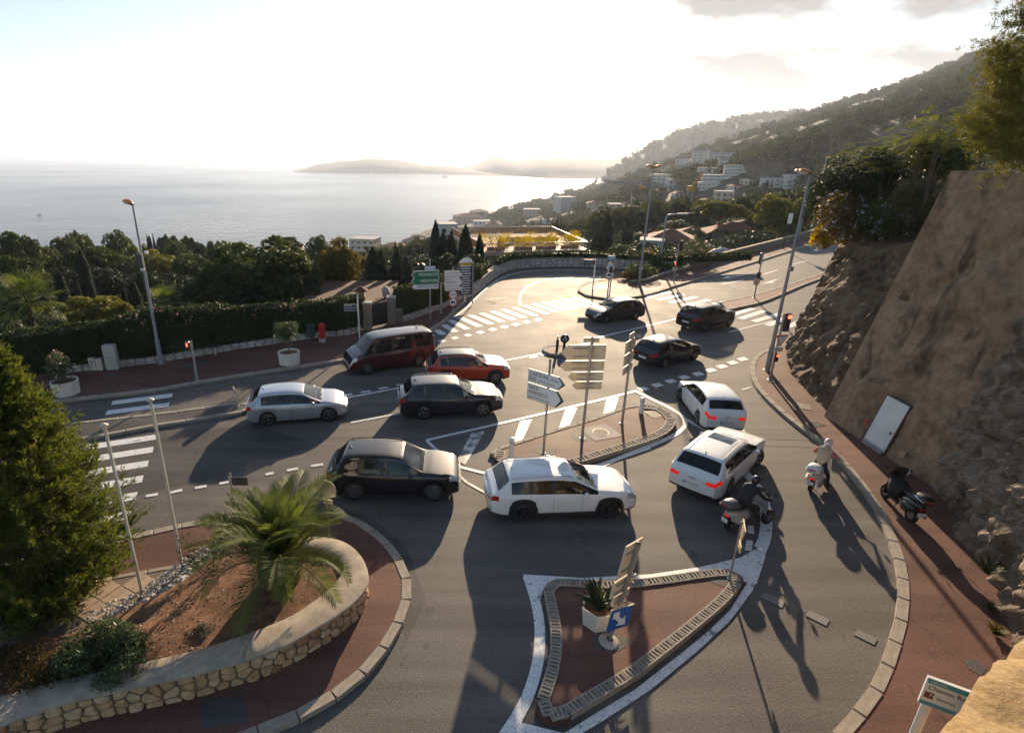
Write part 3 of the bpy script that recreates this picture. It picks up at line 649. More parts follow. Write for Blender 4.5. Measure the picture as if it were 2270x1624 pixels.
# ochre rendered ledge below the viewpoint
ed = [D(2030, 1660, 4.6), D(2065, 1622, 5.0), D(2110, 1585, 5.5), D(2150, 1535, 6.0), D(2190, 1480, 6.6), D(2235, 1440, 7.3), D(2300, 1385, 8.2), D(2400, 1330, 9.6)]
E2 = smooth_path(ed, 8); b = MB(); vs = []; nd, nr_ = 16, 22
for p in E2:
    for j in range(nd + nr_ + 1):
        if j < nd: f = j / nd; q = Vector((p.x + .25 * (1 - f) ** 2, p.y - .1 * (1 - f), p.z * f))
        else: f = (j - nd) / nr_; q = Vector((p.x + 8 * f, p.y - 2.6 * f, p.z + .75 * math.sqrt(f) * 1.5 * f + .25 * f))
        d = fbm(q, 1.1, 5) * .10
        q = q + Vector((-.5 * d, .6 * d, d)); vs.append(q)
W_ = nd + nr_ + 1
b.add(vs, [(i * W_ + j, i * W_ + j + 1, (i + 1) * W_ + j + 1, (i + 1) * W_ + j) for i in range(len(E2) - 1) for j in range(nd + nr_)])
tag(b.build('rendered_ledge', M_YELLOW, smooth=True), 'ochre rough rendered ledge beside the bus stop sign', 'ledge')
# ground above the cliff, railing and dark screen
tag(MB().grid(lambda u, v: (wall_pt(-.4 + 8 * v, WTOP - .15).x + 1.2 + 30 * u, wall_pt(-.4 + 8 * v, 0).y + 14 * u * (1 - v) , WTOP - .1 + 9 * u), 12, 8).build('upper_slope', mat('dry_scrub_slope', (.045, .042, .02), .95, vscale=.8, col2=(.11, .085, .05), bump=.8, bscale=3)), kind='structure')
rl = thing('railing', 'rusty low steel railing along the top of the concrete wall', 'railing')
b = MB(); b.tube([wall_pt(-.0, WTOP + .42) + nn * .35, wall_pt(S1, WTOP + .42) + nn * .35], .035, 6); b.build('rail', M_IRON, rl)
for k in range(5): MB().tube([wall_pt(k * 1.6 + .1, WTOP - .1) + nn * .35, wall_pt(k * 1.6 + .1, WTOP + .42) + nn * .35], .03, 6).build('post', M_IRON, rl)
scr = thing('dark_screen', 'black mesh privacy screen above the concrete wall', 'screen')
A, B_ = wall_pt(2.0, WTOP + .3) + nn * 1.2, wall_pt(5.4, WTOP + .3) + nn * 1.3
b = MB(); b.add([A, B_, B_ + Vector((0, 0, 1.05)), A + Vector((0, 0, 1.25)) + Vector((.35, -.35, 0))] + [p + Vector((.04, .04, 0)) for p in (A, B_, B_ + Vector((0, 0, 1.05)), A + Vector((0, 0, 1.25)) + Vector((.35, -.35, 0)))], [(0, 1, 2, 3), (7, 6, 5, 4), (0, 3, 7, 4), (3, 2, 6, 7), (2, 1, 5, 6)])
b.build('panel', mat('black_mesh', (.006, .006, .007), .9), scr)
for q in (A, (A + B_) / 2, B_): MB().tube([q + Vector((.06, .06, -.5)), q + Vector((.06, .06, 1.1))], .03, 6).build('post', M_IRON, scr)
# ================================================================== stone planter in the foreground, paved path
PW = .80
CAPO = smooth_path(GL([(-420, 1740), (-200, 1668), (0, 1606), (136, 1558), (272, 1527), (409, 1497), (545, 1461), (636, 1427), (704, 1388), (750, 1360), (790, 1328), (812, 1300), (817, 1280), (812, 1255), (799, 1230), (775, 1207), (745, 1194), (699, 1188), (655, 1191), (600, 1200)], PW), 5)
CAPI = smooth_path(GL([(-420, 1660), (-200, 1598), (0, 1542), (127, 1508), (227, 1486), (363, 1456), (454, 1434), (545, 1404), (636, 1368), (690, 1335), (725, 1308), (745, 1288), (760, 1265), (759, 1246), (745, 1231), (722, 1221), (700, 1215), (676, 1212), (655, 1212), (600, 1221)], PW), 5)
pl = thing('stone_planter', 'curved rubble stone planter wall with wide concrete coping around brown soil', 'planter')
b = MB(); k = len(CAPO); vs = []
for i in range(k):
    a, c = CAPO[i], CAPI[i]
    for p, z in ((a, PW - .07), (a, PW - .01), (a.lerp(c, .03), PW), (a.lerp(c, .5), PW + .008), (c.lerp(a, .03), PW), (c, PW - .01), (c, PW - .3)): vs.append((p.x, p.y, z))
b.add(vs, [(i * 7 + j, (i + 1) * 7 + j, (i + 1) * 7 + j + 1, i * 7 + j + 1) for i in range(k - 1) for j in range(6)])
b.build('coping', M_CAP, pl, smooth=40)
core = offset_path(CAPO, 0.0); cin = [CAPO[i].lerp(CAPI[i], .14) for i in range(k)]
b = MB(); b.add([(p.x, p.y, 0) for p in cin] + [(p.x, p.y, PW - .06) for p in cin], [(i, i + 1, k + i + 1, k + i) for i in range(k - 1)])
b.build('wall_core', M_MORTAR, pl)
def voronoi(pts, x0, x1, y0, y1, rad):
    cells = []
    for i, p in enumerate(pts):
        poly = [(x0, y0), (x1, y0), (x1, y1), (x0, y1)]
        for j, q in enumerate(pts):
            if i == j or abs(q[0] - p[0]) > rad: continue
            mx, my, dx, dy = (p[0] + q[0]) / 2, (p[1] + q[1]) / 2, q[0] - p[0], q[1] - p[1]
            out = []
            for a in range(len(poly)):
                A, B = poly[a], poly[(a + 1) % len(poly)]
                fa, fb = (A[0] - mx) * dx + (A[1] - my) * dy, (B[0] - mx) * dx + (B[1] - my) * dy
                if fa <= 0: out.append(A)
                if fa * fb < 0:
                    t = fa / (fa - fb); out.append((A[0] + (B[0] - A[0]) * t, A[1] + (B[1] - A[1]) * t))
            poly = out
            if len(poly) < 3: break
        if len(poly) >= 3: cells.append(poly)
    return cells
def path_lut(P):
    d = [0.0]
    for i in range(len(P) - 1): d.append(d[-1] + (P[i + 1] - P[i]).length)
    def at(s):
        s = min(max(s, 0), d[-1] - 1e-4)
        lo = 0
        while lo < len(d) - 2 and d[lo + 1] < s: lo += 1
        t = (s - d[lo]) / max(1e-6, d[lo + 1] - d[lo]); tg = (P[lo + 1] - P[lo]).normalized()
        return P[lo].lerp(P[lo + 1], t), tg
    return at, d[-1]
def stone_wall(path, z0, z1, sw, sh, parent, mats, side=1, s0=0.0, s1=None, proud=.05, seed=1, jit=.36, gap=.86, lim=300):
    rnd = random.Random(seed); at, Ltot = path_lut(path); s1 = s1 or Ltot
    rows = max(1, round((z1 - z0) / sh)); pts = []
    for r in range(rows):
        nc = max(1, round((s1 - s0) / sw)); o_ = rnd.random() * sw
        for c in range(nc):
            pts.append((s0 + (c + .5 + rnd.uniform(-jit, jit)) * (s1 - s0) / nc, z0 + (r + .5 + rnd.uniform(-jit, jit)) * (z1 - z0) / rows))
    for cell in voronoi(pts, s0, s1, z0, z1, sw * 3)[:lim]:
        cx = sum(p[0] for p in cell) / len(cell); cz = sum(p[1] for p in cell) / len(cell)
        g = gap + rnd.uniform(-.04, .04); d = proud * rnd.uniform(.55, 1.2); n = len(cell)
        def pt(s, z, o):
            p, t = at(s); nr = Vector((t.y, -t.x)) * side; q = p + nr * o; return (q.x, q.y, z)
        # cut the corners for a rounded rubble outline
        rd = []
        for a in range(n):
            A, B = cell[a], cell[(a + 1) % n]
            for f in (.22, .78): rd.append((A[0] + (B[0] - A[0]) * f, A[1] + (B[1] - A[1]) * f))
        rd = [(cx + (p[0] - cx) * g + rnd.uniform(-.006, .006), cz + (p[1] - cz) * g + rnd.uniform(-.006, .006)) for p in rd]; n = len(rd)
        V = [pt(p[0], p[1], -.03) for p in rd] + [pt(p[0], p[1], d * .6) for p in rd] + [pt(cx + (p[0] - cx) * .78, cz + (p[1] - cz) * .78, d * rnd.uniform(.9, 1.15)) for p in rd]
        F = []
        for lv in (0, 1):
            for a in range(n):
                c2 = (a + 1) % n; F.append((lv * n + a, lv * n + c2, (lv + 1) * n + c2, (lv + 1) * n + a))
        F.append(tuple(range(2 * n, 3 * n)))
        if side < 0: F = [f[::-1] for f in F]
        MB().add(V, F).build('stone', rnd.choices(mats, [5, 4, 4, 1][:len(mats)])[0], parent)
stone_wall([p for p in cin], .06, PW - .08, .31, .22, pl, M_STONE, side=1, s0=1.5, seed=5, proud=.07)
# soil inside
BORD = smooth_path(GL([(-420, 1560), (-200, 1480), (0, 1430), (150, 1400), (240, 1362), (331, 1322), (370, 1296), (400, 1272), (428, 1250), (454, 1231), (500, 1215), (560, 1206), (600, 1205)], .35), 6)
A_ = resample(CAPI, .25); n_ = len(A_) - 1; Bq = resample(BORD, sum((BORD[i + 1] - BORD[i]).length for i in range(len(BORD) - 1)) / n_)
b = MB(); m_ = min(len(A_), len(Bq)); nj = 24; vs = []
for i in range(m_):
    for j in range(nj + 1):
        t = j / nj; p = A_[i].lerp(Bq[i], t); z = .66 - .36 * t + .14 * math.sin(math.pi * t) + fbm((p.x, p.y, 0), 1.2, 6) * .05 + fbm((p.x, p.y, 3), 7, 3) * .012
        vs.append((p.x, p.y, z))
b.add(vs, [(i * (nj + 1) + j, i * (nj + 1) + j + 1, (i + 1) * (nj + 1) + j + 1, (i + 1) * (nj + 1) + j) for i in range(m_ - 1) for j in range(nj)])
soil = b.build('soil', M_SOIL, pl, smooth=True)
def rock_mesh(seed, r=1.0, m=None, sub=2):
    bm = bmesh.new(); bmesh.ops.create_icosphere(bm, subdivisions=sub, radius=r)
    for v in bm.verts:
        f = 1 + .28 * mnoise.noise(v.co * 1.3 + Vector((seed * 7, seed * 3, 1))); v.co *= f; v.co.z *= .62
    me = bpy.data.meshes.new('rock'); bm.to_mesh(me); bm.free()
    if m: me.materials.append(m)
    return me
RK = [rock_mesh(i, 1.0, M_GSTONE[i % 3], 1) for i in range(4)]
rnd = random.Random(9)
at_, LB = path_lut(BORD)
for i in range(34):
    s_ = LB * (.52 + .46 * (i + rnd.random()) / 34); p, t = at_(s_); n_v = Vector((-t.y, t.x)) * rnd.uniform(-.18, .12)
    o = link('border_rock', RK[i % 4], pl); o.location = (p.x + n_v.x, p.y + n_v.y, .26); sc_ = rnd.uniform(.09, .19); o.scale = (sc_ * rnd.uniform(.8, 1.4), sc_, sc_); o.rotation_euler = (0, 0, rnd.uniform(0, 6))
def scatter_bits(name, n, fn, smin, smax, m, parent, seed):
    r = np.random.default_rng(seed); base = np.array([(1, 0, 0), (-.5, .8, 0), (-.5, -.8, 0), (0, 0, .7)]); V = []; Fc = []
    for i in range(n):
        p = fn(r); s_ = r.uniform(smin, smax); a = r.uniform(0, 6.28); c, s2 = math.cos(a), math.sin(a)
        q = base * s_ * r.uniform(.6, 1.3, (4, 1)); V.append(np.stack([q[:, 0] * c - q[:, 1] * s2 + p[0], q[:, 0] * s2 + q[:, 1] * c + p[1], q[:, 2] + p[2]], 1)); Fc += [(4 * i, 4 * i + 1, 4 * i + 3), (4 * i + 1, 4 * i + 2, 4 * i + 3), (4 * i + 2, 4 * i, 4 * i + 3)]
    return tag(link(name, np_mesh(name, np.concatenate(V), np.array(Fc), m), parent), kind='stuff')
def on_soil(r):
    i = r.integers(0, m_ - 1); j = r.integers(0, nj); a = vs_soil[i * (nj + 1) + j]; b2 = vs_soil[(i + 1) * (nj + 1) + j + 1]; t = r.random(2)
    return (a[0] + (b2[0] - a[0]) * t[0], a[1] + (b2[1] - a[1]) * t[1], a[2] + .004)
vs_soil = vs
scatter_bits('soil_crumbs', 2600, on_soil, .008, .03, mat('wood_chips', (.25, .15, .09), .9, var=.5, vscale=9), pl, 2)
scatter_bits('pale_chips', 260, on_soil, .012, .045, M_GSTONE[2], pl, 3)
def on_bord(r):
    p, t = at_(LB * r.uniform(.5, .98)); n_v = Vector((-t.y, t.x)) * r.uniform(-.5, .1); return (p.x - n_v.x, p.y - n_v.y, .285 + r.uniform(0, .05))
scatter_bits('pebbles', 900, on_bord, .03, .07, M_GSTONE[0], pl, 4)
# paved path with diagonal slabs
PAV = GL([(400, 1253), (200, 1288), (-80, 1338), (-250, 1400), (-250, 1520), (0, 1436), (150, 1403), (240, 1364), (331, 1324), (370, 1298), (402, 1274), (430, 1252)], .13)
pth_ = tag(MB().prism(PAV, .0, .128).build('paved_path', M_MORTAR), kind='structure')
SLAB = MB().box((0, 0, 0), (.585, .585, .03), bev=.008).mesh('slab', mat('paving_slab', (.36, .27, .19), .85, var=.22, vscale=3, bump=.4, bscale=60))
def inside(p, poly):
    c = False; n = len(poly)
    for i in range(n):
        a, b_ = poly[i], poly[i - 1]
        if (a[1] > p[1]) != (b_[1] > p[1]) and p[0] < (b_[0] - a[0]) * (p[1] - a[1]) / (b_[1] - a[1]) + a[0]: c = not c
    return c
ang = math.atan2(PAV[0][1] - PAV[1][1], PAV[0][0] - PAV[1][0]) + R(45)
for i in range(-30, 30):
    for j in range(-30, 30):
        x = PAV[1][0] + (i * math.cos(ang) - j * math.sin(ang)) * .6; y = PAV[1][1] + (i * math.sin(ang) + j * math.cos(ang)) * .6
        if inside((x, y), PAV) and all(inside((x + dx, y + dy), PAV) for dx, dy in ((.2, 0), (-.2, 0), (0, .2), (0, -.2))):
            o = link('slab', SLAB, pth_); o.location = (x, y, .122 + rnd.uniform(0, .004)); o.rotation_euler = (0, 0, ang)
kerb([Vector(PAV[1]) + (Vector(PAV[1]) - Vector(PAV[0])) * .9, Vector(PAV[1]), Vector(PAV[0])], pth_, wd=.14, ln=.9)
# low wall end with railing under the pine
lw = thing('low_wall', 'low pale concrete wall with stone end under the pine', 'wall')
a0, a1 = Vector(G(198, 1302, .1)), Vector(G(60, 1342, .1)); dv = (a1 - a0).normalized(); nv_ = Vector((-dv.y, dv.x))
if nv_.y < 0: nv_ = -nv_
def lw_box(s0, s1, w0, w1, z0, z1):
    P_ = [a0 + dv * s0 + nv_ * w0, a0 + dv * s1 + nv_ * w0, a0 + dv * s1 + nv_ * w1, a0 + dv * s0 + nv_ * w1]; return MB().prism([tuple(p) for p in P_], z0, z1)
lw_box(.0, 6, 0, .55, .1, .36).build('wall_core', M_CONC, lw); lw_box(-.06, 6.05, -.04, .6, .36, .43).build('coping', M_CAP, lw); lw_box(-.18, .22, -.02, .62, .1, .5).build('end_stone', M_STONE[2], lw)
r_ = MB()
for k in range(22): q = a0 + dv * (.4 + k * .22) + nv_ * .3; r_.tube([(q.x, q.y, .43), (q.x, q.y, 1.15)], .012, 5)
q0, q1 = a0 + dv * .35 + nv_ * .3, a0 + dv * 5.2 + nv_ * .3; r_.tube([(q0.x, q0.y, 1.15), (q1.x, q1.y, 1.15)], .02, 6); r_.build('railing', M_IRON, lw)
# ================================================================== hillside, coast, sea, headlands, haze
SEA = -100.0
_cy = [-2000, -300, 60, 400, 862, 1223, 1470, 2458, 3000, 4200]; _cx = [-800, -390, -300, -190, -34, 109, 266, 684, 930, 1300]
def sstep(a, b, x): t = min(1, max(0, (x - a) / (b - a))); return t * t * (3 - 2 * t)
_PL = [Vector(p) for p in PLATEAU]
def plat_dist(x, y):
    if inside((x, y), PLATEAU): return 0.0
    p = Vector((x, y)); best = 1e9
    for i in range(len(_PL)):
        a, b_ = _PL[i - 1], _PL[i]; ab = b_ - a; t = max(0, min(1, (p - a).dot(ab) / ab.length_squared)); best = min(best, (p - a - ab * t).length)
    return best
def terr(x, y):
    s = x - float(np.interp(y, _cy, _cx))
    z1 = float(np.interp(s, [0, 150, 225, 265, 377, 520, 840, 1200, 2500], [-100, -74, -54, -40, 6, 54, 165, 285, 420])) if s > 0 else SEA + .12 * s
    z2 = SEA + 260 * (1 - math.exp(-s / 200)) if s > 0 else z1
    z = z1 + (z2 - z1) * sstep(1500, 2300, y)
    z -= 13 * sstep(0, 50, x) * math.exp(-max(0, y - 60) / 300.0)
    q = math.hypot(x, y)
    z += fbm((x, y, 0), .006, 5) * 9 * sstep(150, 600, q) * (1 if s > 0 else max(0, 1 + s / 60))
    z = max(z, SEA - 15)
    if q < 400:
        d = plat_dist(x, y)
        if d <= 0: return -.4
        w_ = sstep(40, 260, d); z = (-.9 - .15 * d) * (1 - w_) + z * w_
        z = min(z, -.6) if d < 6 else z
    return z
rows, cols = 170, 190; vs = []
for i in range(rows + 1):
    Y = 14 * (4300 / 14.0) ** (i / rows)
    for j in range(cols + 1):
        X = Y * (-1.35 + 2.85 * j / cols)
        if Y < 120: X = (-1.35 + 2.85 * j / cols) * (Y + (120 - Y) * .75)
        vs.append((X, Y, terr(X, Y)))
b = MB().add(vs, [(i * (cols + 1) + j, i * (cols + 1) + j + 1, (i + 1) * (cols + 1) + j + 1, (i + 1) * (cols + 1) + j) for i in range(rows) for j in range(cols)])
M_HILL = mat('hillside_scrub', (.018, .022, .011), .95, vscale=.012, col2=(.05, .045, .030), detail=10, bump=.4, bscale=.3)
tag(b.build('hillside', M_HILL, smooth=True), kind='structure')
# sea
m, nt, bs = nodes('sea_water')
bs.inputs['Base Color'].default_value = (.010, .026, .060, 1); bs.inputs['Roughness'].default_value = .16; bs.inputs['IOR'].default_value = 1.33
tcn = N(nt, 'ShaderNodeTexCoord'); n1 = N(nt, 'ShaderNodeTexNoise', i_Scale=.035, i_Detail=7.0, i_Roughness=.6); n2 = N(nt, 'ShaderNodeTexNoise', i_Scale=.0016, i_Detail=4.0)
mpn = N(nt, 'ShaderNodeMapping'); mpn.inputs['Rotation'].default_value = (0, 0, .5); mpn.inputs['Scale'].default_value = (1, 1.7, 1)
nt.links.new(tcn.outputs['Object'], mpn.inputs[0]); nt.links.new(mpn.outputs[0], n1.inputs['Vector']); nt.links.new(tcn.outputs['Object'], n2.inputs['Vector'])
bpn = N(nt, 'ShaderNodeBump', i_Strength=1.0, i_Distance=5.0); nt.links.new(n1.outputs['Fac'], bpn.inputs['Height']); nt.links.new(bpn.outputs[0], bs.inputs['Normal'])
mrn = N(nt, 'ShaderNodeMapRange'); mrn.inputs[1].default_value = .35; mrn.inputs[2].default_value = .65; mrn.inputs[3].default_value = .13; mrn.inputs[4].default_value = .24
nt.links.new(n2.outputs['Fac'], mrn.inputs[0]); nt.links.new(mrn.outputs[0], bs.inputs['Roughness'])
M_SEA = m
tag(MB().add([(-16000, -300, SEA), (16000, -300, SEA), (16000, 18800, SEA), (-16000, 18800, SEA)], [(0, 1, 2, 3)]).build('sea', M_SEA), kind='structure')
# far headlands
def headland(name, water, top, depth, amp, seed):
    wx = [p[0] for p in water]; wy = [p[1] for p in water]; tx = [p[0] for p in top]; ty = [p[1] for p in top]
    n = 150; vs = []; prof = [(-.04, 0), (0, .0), (.06, .3), (.2, .62), (.45, .93), (.6, 1.0), (.8, .8), (1, 0), (1.05, -.1)]
    for i in range(n + 1):
        px = wx[0] + (wx[-1] - wx[0]) * i / n
        x0, y0 = G(px, float(np.interp(px, wx, wy)), SEA); yr = y0 + depth * .6; tp = D(px, float(np.interp(px, tx, ty)), yr); hgt = max(2, tp.z - SEA)
        dirv = Vector((tp.x - x0, tp.y - y0))
        for f, g in prof:
            q = Vector((x0, y0)) + dirv * (f / .6); z = SEA + hgt * g; k_ = fbm((q.x, q.y, seed), .004, 5) * amp * min(1, max(0, g)) * min(1, hgt / 40)
            vs.append((q.x, q.y, z + k_ - (3 if g <= 0 else 0)))
    w_ = len(prof)
    tag(MB().add(vs, [(i * w_ + j, (i + 1) * w_ + j, (i + 1) * w_ + j + 1, i * w_ + j + 1) for i in range(n) for j in range(w_ - 1)]).build(name, M_HILL, smooth=True), kind='structure')
headland('headland', [(652, 383.4), (820, 384.4), (942, 386), (1060, 389), (1140, 392)], [(652, 382), (672, 374), (707, 363), (760, 358), (795, 354), (822, 352), (882, 359), (961, 366), (1008, 372), (1060, 377), (1140, 388)], 900, 14, 3)
headland('far_hills', [(1000, 384), (1140, 390), (1211, 396), (1300, 397), (1420, 397)], [(1000, 380), (1039, 369), (1070, 360), (1105, 351), (1156, 355), (1200, 352), (1250, 351), (1343, 356), (1420, 350)], 1500, 16, 8)
# haze: one closed box of even, pale air
me = bpy.data.meshes.new('haze'); _m = MB().box((0, 9200, 240), (33000, 19700, 684)); me.from_pydata(_m.v, [], _m.f)
mh = bpy.data.materials.new('haze_air'); mh.use_nodes = True; mh.node_tree.nodes.remove(mh.node_tree.nodes['Principled BSDF'])
pv = mh.node_tree.nodes.new('ShaderNodeVolumePrincipled'); pv.inputs['Color'].default_value = (.72, .82, 1.0, 1); pv.inputs['Density'].default_value = .00011; pv.inputs['Anisotropy'].default_value = .35
mh.node_tree.links.new(pv.outputs[0], mh.node_tree.nodes['Material Output'].inputs['Volume'])
me.materials.append(mh); tag(link('haze', me), kind='stuff')
# ================================================================== vegetation
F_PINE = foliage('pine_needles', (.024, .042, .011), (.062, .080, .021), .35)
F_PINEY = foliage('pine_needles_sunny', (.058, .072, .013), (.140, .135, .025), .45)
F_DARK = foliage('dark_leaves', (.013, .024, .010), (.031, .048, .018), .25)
F_LEAF = foliage('green_leaves', (.027, .050, .014), (.062, .090, .024), .35)
F_YELL = foliage('yellow_green_leaves', (.06, .058, .013), (.14, .11, .024), .45)
F_OLE = foliage('oleander_leaves', (.035, .060, .028), (.075, .105, .045), .3, .4)
F_PALM = foliage('palm_leaflets', (.055, .090, .020), (.135, .165, .040), .4, .6)
F_DRY = foliage('dry_hedge_leaves', (.05, .04, .015), (.11, .085, .03), .4)
F_CYP = foliage('cypress_leaves', (.012, .022, .011), (.028, .042, .018), .2)
F_PINK = foliage('pink_petals', (.55, .25, .28), (.70, .40, .42), .3, rnd=.1); F_BLUEF = foliage('pale_blue_petals', (.30, .32, .50), (.45, .46, .62), .3, rnd=.1)
def leaves(P, size, rng, aspect=.45, normal=None, nj=.7, axis=None, aj=.5, cross=False):
    P = np.asarray(P, float); n = len(P); size = np.broadcast_to(np.asarray(size, float), (n,))
    if axis is None: ax = rng.normal(size=(n, 3))
    else: ax = np.asarray(axis) + rng.normal(size=(n, 3)) * aj
    ax /= np.linalg.norm(ax, axis=1, keepdims=True) + 1e-9
    nr = rng.normal(size=(n, 3)) * nj
    if normal is not None: nr = nr + normal
    else: nr = nr + np.array([0, 0, .6])
    u = np.cross(ax, nr); u /= np.linalg.norm(u, axis=1, keepdims=True) + 1e-9
    s_ = size[:, None]
    V = np.stack([P + ax * s_ * .5, P + u * s_ * aspect * .5, P - ax * s_ * .5, P - u * s_ * aspect * .5], 1).reshape(-1, 3)
    return V, np.arange(4 * n).reshape(n, 4)
def shell(lobes, n, rng, lo=.72, up=.35):
    C = np.array([l[0] for l in lobes], float); Rr = np.array([l[1] for l in lobes], float)
    wgt = Rr.prod(1) ** (2 / 3.0); idx = rng.choice(len(lobes), n, p=wgt / wgt.sum())
    d = rng.normal(size=(n, 3)); d[:, 2] = np.abs(d[:, 2] + up) * np.sign(d[:, 2] + up); d /= np.linalg.norm(d, axis=1, keepdims=True)
    r = rng.uniform(lo, 1.04, (n, 1)); return C[idx] + d * Rr[idx] * r, d
def crown_mesh(name, lobes, n, size, m, seed, aspect=.5, lo=.72, nj=.6):
    rng = np.random.default_rng(seed); P, d = shell(lobes, n, rng, lo); V, F_ = leaves(P, rng.uniform(.6, 1.3, n) * size, rng, aspect, d, nj)
    return np_mesh(name, V, F_, m)
def dome_lobes(seed, n, rx, rz, lr, flat=.6, zc=0.0, hollow=True):
    r = random.Random(seed); out = []
    for i in range(n):
        a = r.uniform(0, 6.283); q = math.sqrt(r.random()); z = math.sqrt(max(0, 1 - q * q)) * rz * r.uniform(.65, 1.0) if hollow else r.uniform(-rz, rz) * math.sqrt(max(.05, 1 - q * q))
        l = lr * r.uniform(.65, 1.3); out.append(((rx * q * math.cos(a), rx * q * math.sin(a), zc + z), (l, l, l * flat)))
    return out
# tree prototypes, 10 m high, crown sitting on limbs
def limbs(mb, base_h, tips, r0, seed, base=(0, 0, 0)):
    r = random.Random(seed); top = Vector((r.uniform(-.3, .3), r.uniform(-.3, .3), base_h))
    mb.tube([base, Vector((top.x * .4, top.y * .5, base_h * .5)), top], [r0, r0 * .8, r0 * .62], 7)
    for t in tips:
        t = Vector(t); mid = top.lerp(t, .5) + Vector((r.uniform(-.2, .2), r.uniform(-.2, .2), -.25)); mb.tube([top, mid, t], [r0 * .45, r0 * .28, r0 * .1], 5)
    return mb
PROTO = {}
def proto(kind, v, lobes, n, size, m, trunk_h, tips, r0, aspect=.5, lo=.72):
    PROTO.setdefault(kind, []).append((crown_mesh(kind + '_crown', lobes, n, size, m, v * 7 + 1, aspect, lo), limbs(MB(), trunk_h, tips, r0, v).mesh(kind + '_trunk', M_BARK, True)))
for v in range(3):
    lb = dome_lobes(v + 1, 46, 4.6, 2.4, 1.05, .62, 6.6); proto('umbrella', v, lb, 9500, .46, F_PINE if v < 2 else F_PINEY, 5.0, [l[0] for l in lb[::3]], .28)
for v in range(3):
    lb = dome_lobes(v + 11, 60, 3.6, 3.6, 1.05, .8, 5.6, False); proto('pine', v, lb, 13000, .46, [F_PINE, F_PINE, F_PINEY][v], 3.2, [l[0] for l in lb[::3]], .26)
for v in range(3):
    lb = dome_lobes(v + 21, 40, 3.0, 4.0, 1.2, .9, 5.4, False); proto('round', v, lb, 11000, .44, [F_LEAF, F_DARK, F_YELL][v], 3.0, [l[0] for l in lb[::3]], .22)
def column(v, prof, n, size, m, kind, aj):
    rng = np.random.default_rng(v + 50); t = rng.random(n) ** .85; zz = [p[1] for p in prof]; rr = [p[0] for p in prof]
    h = t * zz[-1]; r_ = np.interp(h, zz, rr); a = rng.uniform(0, 6.283, n); wob = 1 + .10 * np.sin(a * 3 + h * 1.7 + v) * (aj > .3)
    r_ = r_ * rng.uniform(.86, 1.03, n) * wob; P = np.stack([r_ * np.cos(a), r_ * np.sin(a), h], 1); d = np.stack([np.cos(a), np.sin(a), np.full(n, .4)], 1)
    V, F_ = leaves(P, rng.uniform(.6, 1.3, n) * size, rng, .45, d, .5, np.array([0, 0, 1.0]), aj)
    # dense inner body
    b = MB().lathe([(max(.01, q[0] * .86), q[1] * .985) for q in prof], 14); V2 = np.array(b.v); F2 = np.array([f for f in b.f]) + len(V)
    PROTO.setdefault(kind, []).append((np_mesh(kind + '_crown', np.concatenate([V, V2]), np.concatenate([F_, F2]), m), MB().tube([(0, 0, -.6), (0, 0, 2)], [.16, .1], 7).mesh(kind + '_trunk', M_BARK)))
for v in range(2): column(v, [(.5, .2), (.95, 1.2), (1.1, 3.5), (.95, 6), (.55, 8.4), (.04, 10)], 4200, .34, F_CYP, 'cypress', .35)
column(5, [(1.55, 0), (1.6, 1.5), (1.45, 4), (1.15, 7), (.85, 9), (.45, 9.8), (.02, 10)], 5200, .22, F_CYP, 'topiary', .2)
def plant_tree(name, kind, v, x, y, ztop, wid, label, cat='tree', group=None, base=None, rz=None, hmin=3.0):
    zb = terr(x, y) if base is None else base; h = max(hmin, ztop - zb)
    t = thing(name, label, cat, (x, y, ztop - h if base is None else zb), random.uniform(0, 6.28) if rz is None else rz, group)
    cm, tm = PROTO[kind][v % len(PROTO[kind])]; nat = {'umbrella': 10.5, 'pine': 8.6, 'round': 7.6, 'cypress': 2.1, 'topiary': 3.2}[kind]
    top = {'umbrella': 9.7, 'pine': 9.4, 'round': 9.8, 'cypress': 10, 'topiary': 10}[kind]
    s_ = wid / nat
    if kind in ('cypress', 'topiary'): sc3 = (s_, s_, h / top)
    else: sc3 = (s_, s_, h / top)
    o = link('crown', cm, t); o.scale = sc3; o = link('trunk', tm, t); o.scale = sc3
    return t
random.seed(17)
